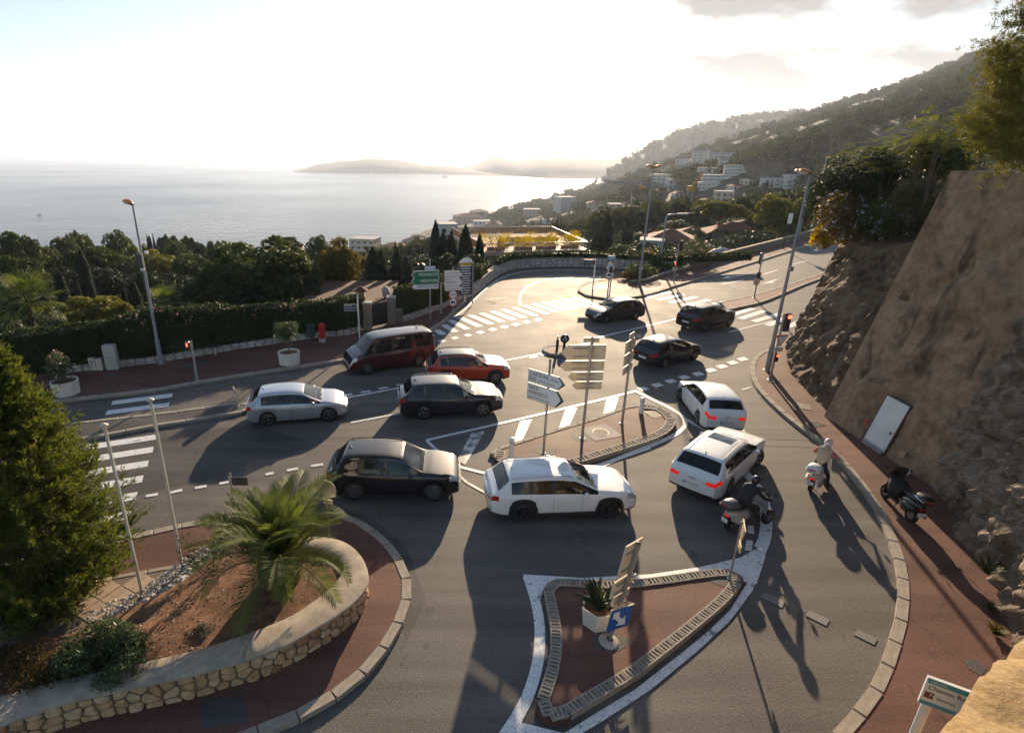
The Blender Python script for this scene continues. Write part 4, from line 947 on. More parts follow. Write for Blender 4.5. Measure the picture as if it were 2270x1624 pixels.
# --- garden trees below the hedge, surveyed by crown top, width and distance
G_TREE = 'garden trees beyond the hedge'
GT = [(41, 508, 95, 80, 'pine', 0, 'tall rounded pine at the end of the garden wood by the sea view'),
      (143, 524, 150, 112, 'umbrella', 0, 'broad umbrella pine spreading behind the trimmed columns'), (160, 506, 75, 125, 'pine', 1, 'pale green domed pine rising highest out of the garden wood'),
      (191, 544, 135, 84, 'umbrella', 1, 'flat topped umbrella pine with bare trunks showing beneath'), (96, 545, 70, 95, 'pine', 0, 'olive green pine between two umbrella pines'),
      (256, 522, 85, 120, 'round', 0, 'bushy green tree standing left of the tall lamp post against the sea'), (300, 527, 50, 130, 'pine', 2, 'yellowish pine just behind the tall lamp post'),
      (369, 515, 58, 150, 'umbrella', 1, 'dark domed pine on the skyline right of two thin cypresses'), (408, 521, 52, 155, 'umbrella', 0, 'smaller dark domed pine beside the domed skyline pine'),
      (384, 540, 74, 118, 'round', 0, 'pale olive tree in front of the domed skyline pines'), (440, 532, 40, 130, 'round', 1, 'hazy rounded tree beside red roofs on the skyline'), (480, 530, 60, 120, 'pine', 1, 'green pine left of the great dark pine'),
      (342, 555, 110, 90, 'pine', 2, 'loose yellow green pine crossing behind the lamp post'), (420, 562, 90, 84, 'pine', 0, 'dense pine leaning against the great dark pine'),
      (574, 524, 240, 47, 'pine', 1, 'great dark spreading pine filling the garden behind the hedge'), (470, 570, 110, 48, 'pine', 0, 'lower left limb mass of dark pine under the great pine'), (655, 560, 120, 49, 'pine', 2, 'sunlit pine bulging on the seaward side of the great pine'),
      (640, 521, 70, 110, 'round', 1, 'grey green tree on the skyline behind the great pine'), (745, 516, 95, 52, 'round', 2, 'golden green drooping tree beside the cream apartment block'), (705, 527, 60, 95, 'round', 0, 'green tree between the great pine and the golden tree'), (801, 560, 50, 70, 'round', 2, 'small golden tree under the cream apartment block'), (770, 585, 80, 62, 'round', 1, 'dark shrubby tree at the foot of the golden tree'),
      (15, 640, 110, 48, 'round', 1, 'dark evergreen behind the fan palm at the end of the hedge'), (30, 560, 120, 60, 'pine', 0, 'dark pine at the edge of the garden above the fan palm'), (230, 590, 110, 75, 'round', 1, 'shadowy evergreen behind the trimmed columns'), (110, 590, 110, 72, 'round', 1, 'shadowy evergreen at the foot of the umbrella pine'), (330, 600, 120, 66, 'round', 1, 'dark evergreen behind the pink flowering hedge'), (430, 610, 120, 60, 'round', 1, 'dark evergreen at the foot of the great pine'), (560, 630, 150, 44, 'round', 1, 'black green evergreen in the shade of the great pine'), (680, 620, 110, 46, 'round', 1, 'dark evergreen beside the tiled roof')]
for px, py, wpx, Y, kd, v, lab in GT:
    p = D(px, py, Y); plant_tree({'umbrella': 'umbrella_pine', 'pine': 'pine_tree', 'round': 'broadleaf_tree'}[kd], kd, v, p.x, p.y, p.z, wpx / 1250 * Y * 1.02, lab, 'tree', G_TREE)
# rounded pine bush in front of the columns
p = D(195, 651, 47); plant_tree('pine_tree', 'pine', 2, p.x, p.y, p.z, 5.4, 'rounded bright green pine bush close behind the hedge', 'tree', G_TREE, hmin=5)
p = D(262, 662, 46); plant_tree('pine_tree', 'pine', 2, p.x, p.y, p.z, 2.3, 'small bright pine bush touching the rounded one behind the hedge', 'tree', G_TREE, hmin=4)
# trimmed cypress columns
TOP = [(515, 490, 105, 64), (370, 625, 115, 57), (485, 670, 55, 60), (150, 705, 75, 54), (275, 720, 70, 56), (290, 775, 65, 52), (905, 640, 75, 60), (858, 695, 100, 54), (893, 720, 55, 58), (795, 730, 58, 57), (710, 767, 45, 56), (1165, 632, 75, 66), (965, 395, 45, 120)]
TL = ['tallest clipped cypress column, standing before the flat topped umbrella pine', 'broad clipped cypress column above the rounded pine bush', 'slim clipped cypress column beside the tallest one', 'clipped cypress column nearest the fan palm', 'mid sized clipped cypress beside the broad column', 'squat clipped cypress at the foot of the broad column', 'pointed clipped cypress column touching the lamp post', 'broad clipped column right of the small pine bush', 'narrow clipped column half hidden by the broad one near the lamp post', 'slim clipped column left of the one by the lamp post', 'lowest clipped dome above the small bright pine bush', 'clipped dome in the shade of the great dark pine', 'stout clipped column on the skyline beside needle thin cypresses']
for cx, cy, wc, Y in TOP:
    px, py = cA(cx, cy); p = D(px, py, Y); plant_tree('clipped_cypress', 'topiary', 0, p.x, p.y, p.z, wc * .34167 / 1250 * Y * 1.02, TL[TOP.index((cx, cy, wc, Y))], 'tree', 'clipped cypress columns', hmin=5)
# natural cypresses
CY = [(825, 548, 42, 52, 'dark cypress nearest the cream apartment block'), (842, 556, 40, 53, 'shorter dark cypress beside the one by the apartment block'), (878, 548, 32, 54, 'pointed cypress right of the gap with the apartments'), (899, 568, 36, 53, 'shorter cypress below the yellow houses'), (785, 590, 34, 54, 'low dark cypress under the golden tree'),
      (965, 489, 26, 66, 'tall thin cypress in the clump before the roof terrace'), (982, 512, 28, 66, 'middle cypress in the clump before the roof terrace'), (1000, 513, 26, 67, 'ragged cypress touching the terrace railing'), (1032, 499, 34, 64, 'sunlit leafy cypress in front of the terrace corner'), (1063, 519, 24, 66, 'thin cypress at the terrace front railing'),
      (1348, 476, 30, 95, 'tall dark cypress right of the terrace'), (1328, 512, 34, 92, 'stout shorter cypress right of the terrace'), (1394, 488, 24, 100, 'thin cypress beyond the double street lamp'), (325, 523, 12, 130, 'needle thin cypress on the garden skyline'), (338, 519, 10, 130, 'very thin cypress beside the lamp post skyline')]
for px, py, wpx, Y, lab in CY:
    p = D(px, py, Y); plant_tree('cypress_tree', 'cypress', random.randint(0, 1), p.x, p.y, p.z, wpx / 1250 * Y * 1.02, lab, 'cypress', 'cypresses beyond the wall', hmin=6)
for px, py, wpx, Y, lab in [(985, 560, 90, 62, 'dark bushy evergreen filling the clump before the terrace'), (1045, 560, 70, 60, 'dark shrubs under the sunlit cypress'), (935, 600, 70, 56, 'dark shrub below the direction signs'), (905, 610, 60, 58, 'shrub behind the green direction signs')]:
    p = D(px, py, Y); plant_tree('broadleaf_tree', 'round', 1, p.x, p.y, p.z, wpx / 1250 * Y, lab, 'tree', 'evergreens by the terrace', hmin=4)
# right of the hairpin
p = D(1600, 444, 112); plant_tree('umbrella_pine', 'umbrella', 2, p.x, p.y, p.z, 10.5, 'broad sunlit umbrella pine above the red roofed bungalow', 'tree', hmin=8)
for px, py, wpx, Y, kd, v, lab in [(1745, 430, 110, 90, 'pine', 2, 'feathery yellow green pine behind the parapet wall'), (1690, 425, 120, 120, 'pine', 0, 'dark pine behind the umbrella pine'), (1780, 415, 90, 105, 'pine', 1, 'pine half hidden by the street lamps'), (1500, 490, 70, 130, 'round', 0, 'green tree beyond the traffic signal arm'), (1440, 480, 60, 150, 'round', 0, 'round tree above the hairpin'), (1470, 505, 50, 105, 'round', 2, 'light green tree by the pink house'), (1560, 540, 40, 92, 'round', 1, 'dark fir tree before the bungalow'), (1655, 490, 44, 125, 'round', 0, 'small tree at the bungalow gable'), (1375, 545, 70, 82, 'round', 0, 'bright green shrub behind the hairpin hedge'), (1420, 520, 60, 110, 'round', 0, 'olive tree beyond the hairpin hedge'), (1530, 500, 60, 140, 'pine', 0, 'pine beside the umbrella pine')]:
    p = D(px, py, Y); plant_tree({'umbrella': 'umbrella_pine', 'pine': 'pine_tree', 'round': 'broadleaf_tree'}[kd], kd, v, p.x, p.y, p.z, wpx / 1250 * Y * 1.02, lab, 'tree', 'trees behind the parapet and hairpin', hmin=4)

rng = np.random.default_rng(8); base_l = np.array([l[0] for l in dome_lobes(77, 9, .55, .45, .3, .8, .55, False)]); VV = []; n_t = 0
def low_tree(n, size):
    lb = [((c[0], c[1], c[2]), (.34, .34, .28)) for c in base_l]; P, d = shell(lb, n, rng, .8); return leaves(P, rng.uniform(.7, 1.3, n) * size, rng, .6, d, .5)[0]

# understorey of the garden and the slope beyond the wall
VV = []; rng = np.random.default_rng(12); LT2 = [low_tree(110, .2) for _ in range(5)]
for k_ in range(3800):
    Y = 32 + 150 * rng.random() ** 1.3; X = Y * rng.uniform(-1.05, .95); d = plat_dist(X, Y)
    if d < 1.5 or (Y > 66 and 0 < X < 24 and Y < 102): continue
    hgt = rng.uniform(1.2, 3.2) * (1 if d > 6 else .6); z = terr(X, Y) - .3
    T = LT2[k_ % 5] * np.array([hgt * 1.3, hgt * 1.3, hgt]); VV.append(T + np.array([X, Y, z]))
V = np.concatenate(VV); tag(link('garden_shrubs', np_mesh('garden_shrubs', V, np.arange(len(V)).reshape(-1, 4), F_DARK)), 'dark shrub undergrowth covering the garden slope', 'undergrowth', kind='stuff')
# ================================================================== hedges, walls, foreground plants
def sub_path(P, a, b):
    at, Lt = path_lut([Vector(p) for p in P]); n = max(2, int((b - a) * Lt / .5)); return [at(Lt * (a + (b - a) * i / n))[0] for i in range(n + 1)]
def hedge(name, path, z0, hf, th, n, size, m, label, seed, core=True, cat='hedge', bul=.16):
    rng = np.random.default_rng(seed); at, Lt = path_lut(path); t = thing(name, label, cat, (path[0].x, path[0].y, 0))
    S = rng.random(n) * Lt; pts = np.empty((n, 3)); nr = np.empty((n, 3)); prof = rng.random(n)
    for i in range(n):
        p, tg = at(S[i]); nv = Vector((tg.y, -tg.x)); u = S[i] / Lt; h = hf(u)
        nb = mnoise.noise(Vector((p.x, p.y, prof[i] * 3)) * .9) * bul + mnoise.noise(Vector((p.x, p.y, prof[i] * 5)) * 2.7) * bul * .5
        if prof[i] < .62: o, z, q = th / 2 + nb + .1 * math.sin(prof[i] / .62 * 3.14), z0 + (h - z0) * prof[i] / .62, nv.to_3d() + Vector((0, 0, .3))
        else: f = (prof[i] - .62) / .38; o, z, q = th / 2 - f * th, h + nb * 1.3 + .05, Vector((0, 0, 1))
        o += rng.normal() * .05; z += rng.normal() * .04
        pts[i] = (p.x + nv.x * o - path[0].x, p.y + nv.y * o - path[0].y, z); nr[i] = q
    V, F_ = leaves(pts, rng.uniform(.6, 1.35, n) * size, rng, .55, nr, .75)
    link('foliage', np_mesh('hedge_foliage', V, F_, m), t)
    if core:
        b = MB(); k = len(path); L0, R0 = offset_path(path, th / 2 - .12), offset_path(path, -th / 2 + .12); vs = []
        for i in range(k):
            h = hf(i / (k - 1)) - .12
            for q, z in ((R0[i], z0), (R0[i], h), (L0[i], h), (L0[i], z0)): vs.append((q.x - path[0].x, q.y - path[0].y, z))
        b.add(vs, [(i * 4 + j, (i + 1) * 4 + j, (i + 1) * 4 + j + 1, i * 4 + j + 1) for i in range(k - 1) for j in range(3)] + [(3, 2, 1, 0), tuple(4 * (k - 1) + j for j in range(4))]); b.build('dark_filler', F_DARK, t)  # solid dark filler box hidden inside the leaves, keeps the hedge from being see-through
    return t
HV = [Vector(p) for p in HEDGE]
_hx, _hz = [], []
for (px, py), tp in zip([(140, 832), (239, 822), (355, 808), (512, 781), (683, 755), (776, 746.5)], (740, 722, 692, 690, 677, 667)):
    g = G(px, py); _hx.append(g[0]); _hz.append(HT(g, tp))
h1 = [p for p in offset_path(resample(HV[1:9], .5), .62)]
h1 = [p for p in h1 if p.x < G(806, 734)[0]]
hedge('long_hedge', h1, .3, lambda u: float(np.interp(h1[min(len(h1) - 1, int(u * (len(h1) - 1)))].x, _hx, _hz)), .95, 42000, .15, foliage('hedge_leaves', (.020, .036, .012), (.048, .070, .022), .3), 'long dark clipped hedge behind the low stone wall along the footway', 31)
M_HEDGE = MATS['hedge_leaves']
h2 = offset_path(resample([Vector(p) for p in GL([(893, 717), (953, 697), (976, 689), (1012, 672), (1028, 664), (1057, 648), (1080, 626)])], .5), .55)
z2 = [HT(G(893, 717), 640), HT(G(953, 697), 632), HT(G(1012, 672), 606), HT(G(1057, 648), 596), HT(G(1080, 626), 588)]
hedge('ivy_hedge', h2, .4, lambda u: float(np.interp(u, [0, .25, .55, .8, 1], z2)), .8, 17000, .15, foliage('ivy_leaves', (.022, .040, .010), (.060, .078, .018), .35), 'ivy covered hedge behind the direction signs beside the gate', 32)
# pink mandevilla flowers along the hedge top
rng = np.random.default_rng(4); fp = []
for i in range(150):
    k = int(rng.uniform(.56, .86) * (len(h1) - 1)); p = h1[k]; z = float(np.interp(p.x, _hx, _hz)); c = mnoise.noise(Vector((p.x, p.y, 0)) * 1.2)
    fp.append((p.x + rng.normal() * .2, p.y - .5 + rng.normal() * .15, z + .12 - abs(rng.normal()) * .45))
fl = thing('flowering_climber', 'pink flowering climber trailing over the hedge by the lamp post', 'flowers', (h1[0].x, h1[0].y, 0))
V, F_ = leaves(np.repeat(np.array(fp), 5, 0) + rng.normal(size=(750, 3)) * .045 - np.array([h1[0].x, h1[0].y, 0]), .10, rng, .8); link('blossom', np_mesh('blossom', V, F_, F_PINK), fl)
V, F_ = leaves(np.repeat(np.array(fp), 9, 0) + rng.normal(size=(1350, 3)) * .14 - np.array([h1[0].x, h1[0].y, 0]), .14, rng, .5); link('leaves', np_mesh('climber_leaves', V, F_, F_LEAF), fl)
# low stone walls
def low_wall(name, label, path, z0, z1, th, mats, sw, sh, seed, cap=.06, capm=None, proud=.05, jit=.22):
    t = thing(name, label, 'wall'); P = path; k = len(P); A, B = offset_path(P, 0), offset_path(P, th); b = MB(); vs = []
    for i in range(k):
        for q, z in ((A[i], z0), (A[i], z1), (B[i], z1), (B[i], z0 - .5)): vs.append((q.x, q.y, z))
    b.add(vs, [(i * 4 + j, (i + 1) * 4 + j, (i + 1) * 4 + j + 1, i * 4 + j + 1) for i in range(k - 1) for j in range(3)] + [(3, 2, 1, 0), tuple(4 * (k - 1) + j for j in range(4))]); b.build('wall_core', M_MORTAR, t)
    if sw: stone_wall(P, z0 + .02, z1 - .02, sw, sh, t, mats, 1, seed=seed, proud=proud, jit=jit, gap=.88)
    if cap:
        A, B = offset_path(P, -.05), offset_path(P, th + .04); vs = []
        for i in range(k):
            for q, z in ((A[i], z1), (A[i], z1 + cap), (B[i], z1 + cap), (B[i], z1)): vs.append((q.x, q.y, z))
        MB().add(vs, [(i * 4 + j, (i + 1) * 4 + j, (i + 1) * 4 + j + 1, i * 4 + j + 1) for i in range(k - 1) for j in range(3)]).build('coping', capm or M_KERB, t)
    return t
lw1 = [p for p in resample(HV[2:9], .5) if p.x < G(806, 734)[0]]
lwt = low_wall('low_stone_wall', 'low grey stone wall at the foot of the long hedge', lw1, .1, .52, .35, M_GSTONE, .5, .21, 3, cap=0)
fn = MB()
for p in resample(lw1, .14): fn.tube([(p.x + .1 * 0, p.y + .17, .5), (p.x, p.y + .17, .95)], .012, 4, cap=False)
fn.tube([(p.x, p.y + .17, .88) for p in lw1], .015, 4); fn.build('iron_fence', M_IRON, lwt)
lw2 = resample([Vector(p) for p in GL([(893, 717.5), (953, 697), (976, 689), (1012, 672), (1028, 664)])], .4)
low_wall('low_stone_wall', 'short grey stone wall beneath the direction signs', lw2, .1, .58, .35, M_GSTONE, .42, .22, 6, cap=0)
wf = smooth_path([Vector(p) for p in WALLF], 5)
low_wall('hairpin_wall', 'curved grey masonry wall around the hairpin bend', wf, 0, .95, .4, M_GSTONE, .6, .30, 8, cap=.08, jit=.16)
iv = offset_path(resample([p for p in wf if p.x > G(1100, 615)[0]] + [Vector((WALLF[-1][0] + 9, WALLF[-1][1] + 2))], .5), .35)
hz_ = HT(G(1274, 592), 558)
hedge('ivy_fence', iv, .9, lambda u: hz_ * (.93 + .07 * u), .45, 15000, .16, MATS['ivy_leaves'], 'ivy screened mesh fence on top of the hairpin wall', 33, bul=.06, cat='fence')
# parapet on the right
pw_ = resample([Vector(p) for p in PARA[:-1]] + [Vector(PARA[-1])], 1.0)
pt = low_wall('parapet_wall', 'long rendered parapet wall beside the upper footway', pw_, 0, .85, .3, M_GSTONE, 0, 0, 1, cap=.07)
pt.children[0].data.materials.clear(); pt.children[0].data.materials.append(mat('pink_render', (.42, .30, .23), .9, var=.15, vscale=2))
ft = thing('mesh_fence', 'thin wire mesh fence above the far end of the parapet', 'fence'); b = MB()
for i, p in enumerate(pw_[6:40:2]): MB().tube([(p.x, p.y + .15, .9), (p.x, p.y + .15, 2.3)], .02, 5).build('post', M_DARK, ft)
for z in (1.3, 1.8, 2.3): b.tube([(p.x, p.y + .15, z) for p in pw_[6:40]], .006, 4)
b.build('wire', M_DARK, ft)
# planted bed on the hairpin island
bd = [Vector(p) for p in GL([(1398, 632), (1432, 628), (1473, 613), (1534, 597)])]
low_wall('bed_edging', 'low brown edging wall of the planted bed by the double lamp', resample(bd, .5), 0, .32, .25, M_GSTONE, 0, 0, 1, cap=.05)
def bush(name, label, c, rad, n, size, m, seed, cat='shrub', group=None, lobes=14, aspect=.45, stem=True, fl=None, flat=.8, nf=200, fs=.06):
    t = thing(name, label, cat, c, 0, group); r = random.Random(seed); lb = []
    for i in range(lobes):
        a = r.uniform(0, 6.28); q = math.sqrt(r.random()) * .75; z = r.uniform(.25, .95) * math.sqrt(max(.1, 1 - q * q)); l = r.uniform(.28, .48)
        lb.append(((rad[0] * q * math.cos(a), rad[1] * q * math.sin(a), rad[2] * z * .85), (rad[0] * l, rad[1] * l, rad[2] * l * flat)))
    link('foliage', crown_mesh(name + '_foliage', lb, n, size, m, seed, aspect, .6, .8), t)
    if stem:
        b = MB()
        for l in lb[::2]: b.tube([(0, 0, -.15), Vector(l[0]) * .5 + Vector((0, 0, -.05)), l[0]], [.04 * rad[2] + .01, .025 * rad[2] + .008, .006], 5)
        b.build('stem', M_BARK, t)
    if fl:
        rng = np.random.default_rng(seed + 5); P, d = shell(lb, nf, rng, .98, .5); V, F_ = leaves(np.repeat(P, 3, 0) + rng.normal(size=(nf * 3, 3)) * fs * .4, fs, rng, .8); link('blossom', np_mesh('blossom', V, F_, fl), t)
    return t
for i, (px, py, w_, h_, lab, m, fl) in enumerate([(1425, 622, 1.6, 1.5, 'green shrub at the tip of the planted bed by the sign posts', F_LEAF, None), (1470, 606, 1.5, 1.3, 'low green shrub behind the double street lamp', F_LEAF, None), (1500, 602, 1.4, 1.2, 'low shrub between the double lamp and the pedestrian signal', F_DARK, None), (1545, 590, 2.0, 2.6, 'tall oleander bush with pink flowers beside the parapet', F_LEAF, F_PINK), (1400, 626, 1.1, .9, 'reddish low shrub at the end of the planted bed', F_DRY, None), (1448, 600, 1.5, 2.0, 'light sunlit shrub beyond the double street lamp', F_YELL, None)]):
    g = G(px, py); bush('bed_shrub', lab, (g[0], g[1] + .9, .1), (w_, w_, h_), 2600, .16, m, 60 + i, fl=fl, nf=60, fs=.14)
# ---------- foreground pine
def fg_pine():
    t = thing('pine_tree', 'bushy foreground pine beside the flagpoles and paved path', 'tree', (-10.3, 11.9, .2)); rng = np.random.default_rng(3)
    tr = MB().tube([(0, 0, -.3), (.05, 0, 1.5), (-.05, .1, 3.5), (.0, .05, 5.4), (.05, 0, 6.3)], [.16, .13, .09, .05, .015], 9); P0 = []; A0 = []
    br = MB()
    for i in range(680):
        z = .25 + 6.0 * rng.random() ** 1.15; f = (z / 6.4); rmax = float(np.interp(f, [0, .12, .35, .6, .8, .93, 1], [1.9, 2.15, 2.25, 1.5, .9, .45, .1])) * rng.uniform(.55, 1.08)
        a = rng.uniform(0, 6.283); d = Vector((math.cos(a), math.sin(a), 0)); st = Vector((0, 0, max(.2, z - .35 * rmax))); end = st + d * rmax + Vector((0, 0, rmax * (.10 + .5 * f) + rng.uniform(-.1, .35)))
        mid = st.lerp(end, .55) + Vector((0, 0, -.12 * rmax)); br.tube([st, mid, end], [.022, .014, .005], 4, cap=False)
        for s_ in range(10):
            q = .32 + .68 * rng.random(); base = (mid.lerp(end, (q - .55) / .45) if q > .55 else st.lerp(mid, q / .55)); side = Vector(rng.normal(size=3)) * .5 + d * .7 + Vector((0, 0, .75)); side.normalize(); ln = rng.uniform(.22, .55) * (1.1 - .4 * f)
            tip = base + side * ln
            for k in range(26):
                u = rng.random() ** .7; P0.append(base.lerp(tip, u)); ax = side * .9 + Vector(rng.normal(size=3)) * .42; A0.append(ax)
    P = np.array([tuple(p) for p in P0]); A = np.array([tuple(a) for a in A0]); A /= np.linalg.norm(A, axis=1, keepdims=True); ln = rng.uniform(.08, .18, len(P)); P = P + A * (ln / 2)[:, None]
    V, F_ = leaves(P, ln, rng, .17, None, 1.0, A, .05); link('crown', np_mesh('pine_crown', V, F_, foliage('near_pine_needles', (.052, .082, .016), (.130, .145, .027), .4, vscale=1.2)), t)
    tr.build('trunk', M_BARK, t, True); br.build('branches', M_BARK, t)
fg_pine()
# ---------- date palm in the planter
def frond_mesh(v, L_=2.3, n=62, droop=.9, leaf=.5):
    r = random.Random(v); b = MB(); pts = []
    for i in range(15):
        s_ = i / 14; an = R(66) * (1 - s_ * .1) - droop * s_ * s_ * 1.5; pts.append((s_, an))
    pos = [Vector((0, 0, 0))]
    for i in range(1, 15): an = pts[i][1]; pos.append(pos[-1] + Vector((math.cos(an), 0, math.sin(an))) * (L_ / 14))
    b.tube(pos, [.03 * (1 - i / 15.5) for i in range(15)], 5, 1)
    for i in range(n):
        s_ = .14 + .86 * i / (n - 1); q = s_ * 14; k = min(13, int(q)); p = pos[k].lerp(pos[k + 1], q - k); tg = (pos[k + 1] - pos[k]).normalized(); up = Vector((-tg.z, 0, tg.x))
        ll = leaf * math.sin(math.pi * min(.97, .16 + .78 * s_)) ** .7 * r.uniform(.88, 1.1); w_ = .011
        for sd in (-1, 1):
            d = (tg * (.55 + .5 * s_) + Vector((0, sd, 0)) * .85 + up * (.42 + r.uniform(-.12, .12))).normalized(); e = p + d * ll + Vector((0, 0, -.10 * ll)); m_ = p + d * ll * .55; wv = tg * w_
            b.add([p - wv * .5, p + wv * .5, m_ + wv, e, m_ - wv], [(0, 1, 2, 4), (4, 2, 3)], 0)
    return b.mesh('frond', [F_PALM, mat('palm_rachis_%d' % v, (.16, .15, .05), .6)])
FR = [frond_mesh(1, 2.4, 84, .8), frond_mesh(2, 2.2, 78, 1.05), frond_mesh(3, 1.9, 70, .55), frond_mesh(4, 2.3, 80, 1.3)]
pc = G(622, 1290, .62); palm = thing('date_palm', 'short feathery date palm growing in the stone planter', 'palm', (pc[0], pc[1], .60)); r = random.Random(2)
b = MB().lathe([(.30, -.2), (.36, .1), (.40, .35), (.36, .6), (.2, .75)], 14); b.build('trunk', M_BARK, palm, True); sb = MB()
for i in range(110):
    a = i * 2.4; z = -.02 + .62 * (i / 110); q = .36 + .05 * math.sin(z * 5); d = Vector((math.cos(a), math.sin(a), 0)); sb.tube([d * q * .9 + Vector((0, 0, z)), d * (q + .10) + Vector((0, 0, z + .09)), d * (q + .13) + Vector((0, 0, z + .2))], [.045, .035, .012], 4)
sb.build('leaf_bases', mat('palm_boots', (.19, .115, .05), .9, var=.3, vscale=9), palm)
for i in range(52):
    o = link('frond', FR[(0, 1, 2, 3)[i % 4] if i > 12 else 2], palm); f = i / 51; a = i * 2.39996 + r.uniform(-.2, .2)
    o.location = (.12 * math.cos(a), .12 * math.sin(a), .62 - .12 * f); o.rotation_euler = (r.uniform(-.25, .25), R(-34 + 58 * f ** 1.1) + r.uniform(-.08, .08), a); s_ = 1.25 * r.uniform(.8, 1.0) * (.72 + .28 * min(1, f * 2)); o.scale = (s_, s_, s_)
# ---------- shrubs in the planter
g = G(240, 1475, .6)
bush('oleander_bush', 'dense oleander bush with narrow leaves beside the planter coping', (g[0], g[1], .55), (1.05, .85, 1.0), 6500, .15, F_OLE, 71, aspect=.22, lobes=22)
g = G(65, 1500, .6); bush('dry_shrub', 'low dry brownish shrub next to the oleander', (g[0], g[1], .5), (1.2, .9, .62), 5200, .07, F_DRY, 72, aspect=.4, lobes=20)
g = G(-60, 1480, .6); bush('dry_shrub', 'low dry shrub at the edge of the paved path', (g[0], g[1], .45), (1.1, .8, .55), 3600, .07, F_DRY, 78, aspect=.4, lobes=20)
g = G(443, 1405, .6); bush('lavender_bush', 'small grey green lavender tuft on the bare soil', (g[0], g[1], .58), (.28, .26, .26), 900, .09, foliage('lavender_leaves', (.09, .09, .06), (.15, .14, .10), .3), 73, aspect=.14)
def twig_shrub(c, label, seed, tops):
    t = thing('sparse_shrub', label, 'shrub', c); b = MB(); rng = np.random.default_rng(seed); P = []
    for tp in tops:
        tp = Vector(tp); mid = tp * .5 + Vector((rng.normal() * .08, rng.normal() * .08, -.05)); b.tube([(0, 0, -.1), mid, tp], [.016, .011, .005], 5)
        for k in range(3): q = tp + Vector(rng.normal(size=3)) * .12; b.tube([mid, q], [.007, .003], 4); P += [tuple(q + Vector(rng.normal(size=3)) * .10) for _ in range(46)]
    V, F_ = leaves(P, rng.uniform(.04, .085, len(P)), rng, .6); link('foliage', np_mesh('shrub_foliage', V, F_, F_LEAF), t); b.build('stem', M_BARK, t)
g = G(470, 1272, .4); twig_shrub((g[0], g[1], .35), 'sparse leggy shrub on the pebble border beside the flagpole', 5, [(-.75, .35, .75), (-.5, .1, .35), (.1, .2, .75), (.3, .3, .6), (-.15, .1, .15)])
# ---------- shrubs above the cliff
def cb(px, py, Y, rx, rz, n, size, m, lab, seed, fl=None, nf=0, aspect=.5, fs=.1, cat='shrub'):
    p = D(px, py, Y); bush('cliff_shrub', lab, (p.x, p.y, p.z - rz * .55), (rx, rx * .9, rz * 1.1), n, size, m, seed, cat, None, 24, aspect, True, fl, .85, nf or 100, fs)
F_GOLD = foliage('golden_leaves', (.20, .15, .015), (.36, .25, .03), .5)
cb(1832, 522, 31, .95, 1.0, 900, .2, F_GOLD, 'golden leaved shrub at the tip of the rock outcrop', 80, aspect=.6)
cb(1905, 478, 29.5, 2.4, 2.0, 6500, .15, F_DRY, 'bronze shrub dotted with pale blue flowers on the rock outcrop', 81, F_BLUEF, 130, fs=.11)
cb(1975, 490, 27, 1.5, 1.6, 3500, .15, F_LEAF, 'pale blue flowering shrub next to the concrete wall top', 82, F_BLUEF, 110, fs=.11)
cb(1880, 398, 32, 2.0, 2.6, 7000, .17, F_DARK, 'dark glossy evergreen on the crest of the rock outcrop', 83)
cb(1840, 450, 34, 1.6, 1.8, 4000, .17, F_DARK, 'dark evergreen hanging over the street lamps', 84)
cb(1960, 395, 30, 2.0, 2.8, 6500, .17, F_DARK, 'dark leafy shrub behind the pale bush above the wall', 85)
cb(2030, 440, 26, 1.1, 1.7, 4500, .13, foliage('sage_leaves', (.06, .07, .035), (.11, .12, .055), .4), 'pale sage green bush against the edge of the concrete wall', 86)
cb(2080, 345, 28, 2.0, 2.0, 5000, .17, F_LEAF, 'green shrub behind the railing above the wall', 87)
F_FEA = foliage('feathery_leaves', (.08, .11, .018), (.20, .20, .03), .55)
def feather_tree(px, py, Y, lab, seed, n=34, L_=1.1, m=None, spread=1.4, h=2.4):
    p = D(px, py, Y); t = thing('feathery_tree', lab, 'tree', (p.x, p.y, p.z - h)); r = random.Random(seed); b = MB(); lf = MB()
    for k in range(5): b.tube([(0, 0, -1.5), (r.uniform(-.3, .3), r.uniform(-.3, .3), h * .5), (r.uniform(-spread, spread) * .7, r.uniform(-spread, spread) * .7, h * r.uniform(.7, 1.0))], [.03, .02, .008], 5)
    for k in range(n):
        a = r.uniform(0, 6.28); q = math.sqrt(r.random()) * spread; o = Vector((q * math.cos(a), q * math.sin(a), h * r.uniform(.35, 1.0))); a2 = r.uniform(0, 6.28); d = Vector((math.cos(a2), math.sin(a2), .35)); pr = o; ll = L_ * r.uniform(.6, 1.1)
        for s_ in range(11):
            u = (s_ + 1) / 11; c = o + d * ll * u + Vector((0, 0, -.45 * ll * u * u)); tg = (c - pr).normalized(); pr = c; sd = tg.cross(Vector((0, 0, 1))).normalized()
            for sg in (-1, 1): e = c + sd * sg * .17 + tg * .07 - Vector((0, 0, .03)); mdl = (c + e) / 2; lf.add([c, mdl + tg * .035, e, mdl - tg * .035], [(0, 1, 2, 3)])
    lf.build('crown', m or F_FEA, t); b.build('trunk', M_BARK, t)
feather_tree(1990, 300, 29, 'feathery green young tree above the dark shrubs on the cliff', 1, 90, 1.0, spread=1.6)
feather_tree(2060, 265, 27, 'taller feathery sapling behind the railing', 2, 70, 1.0, spread=1.3)
feather_tree(2110, 235, 25, 'drooping feathery branch beside the cliff top pine', 3, 60, 1.0, spread=1.2)
feather_tree(1915, 325, 32, 'feathery sapling on the crest of the rock outcrop', 4, 60, .8, spread=1.1, h=1.8)
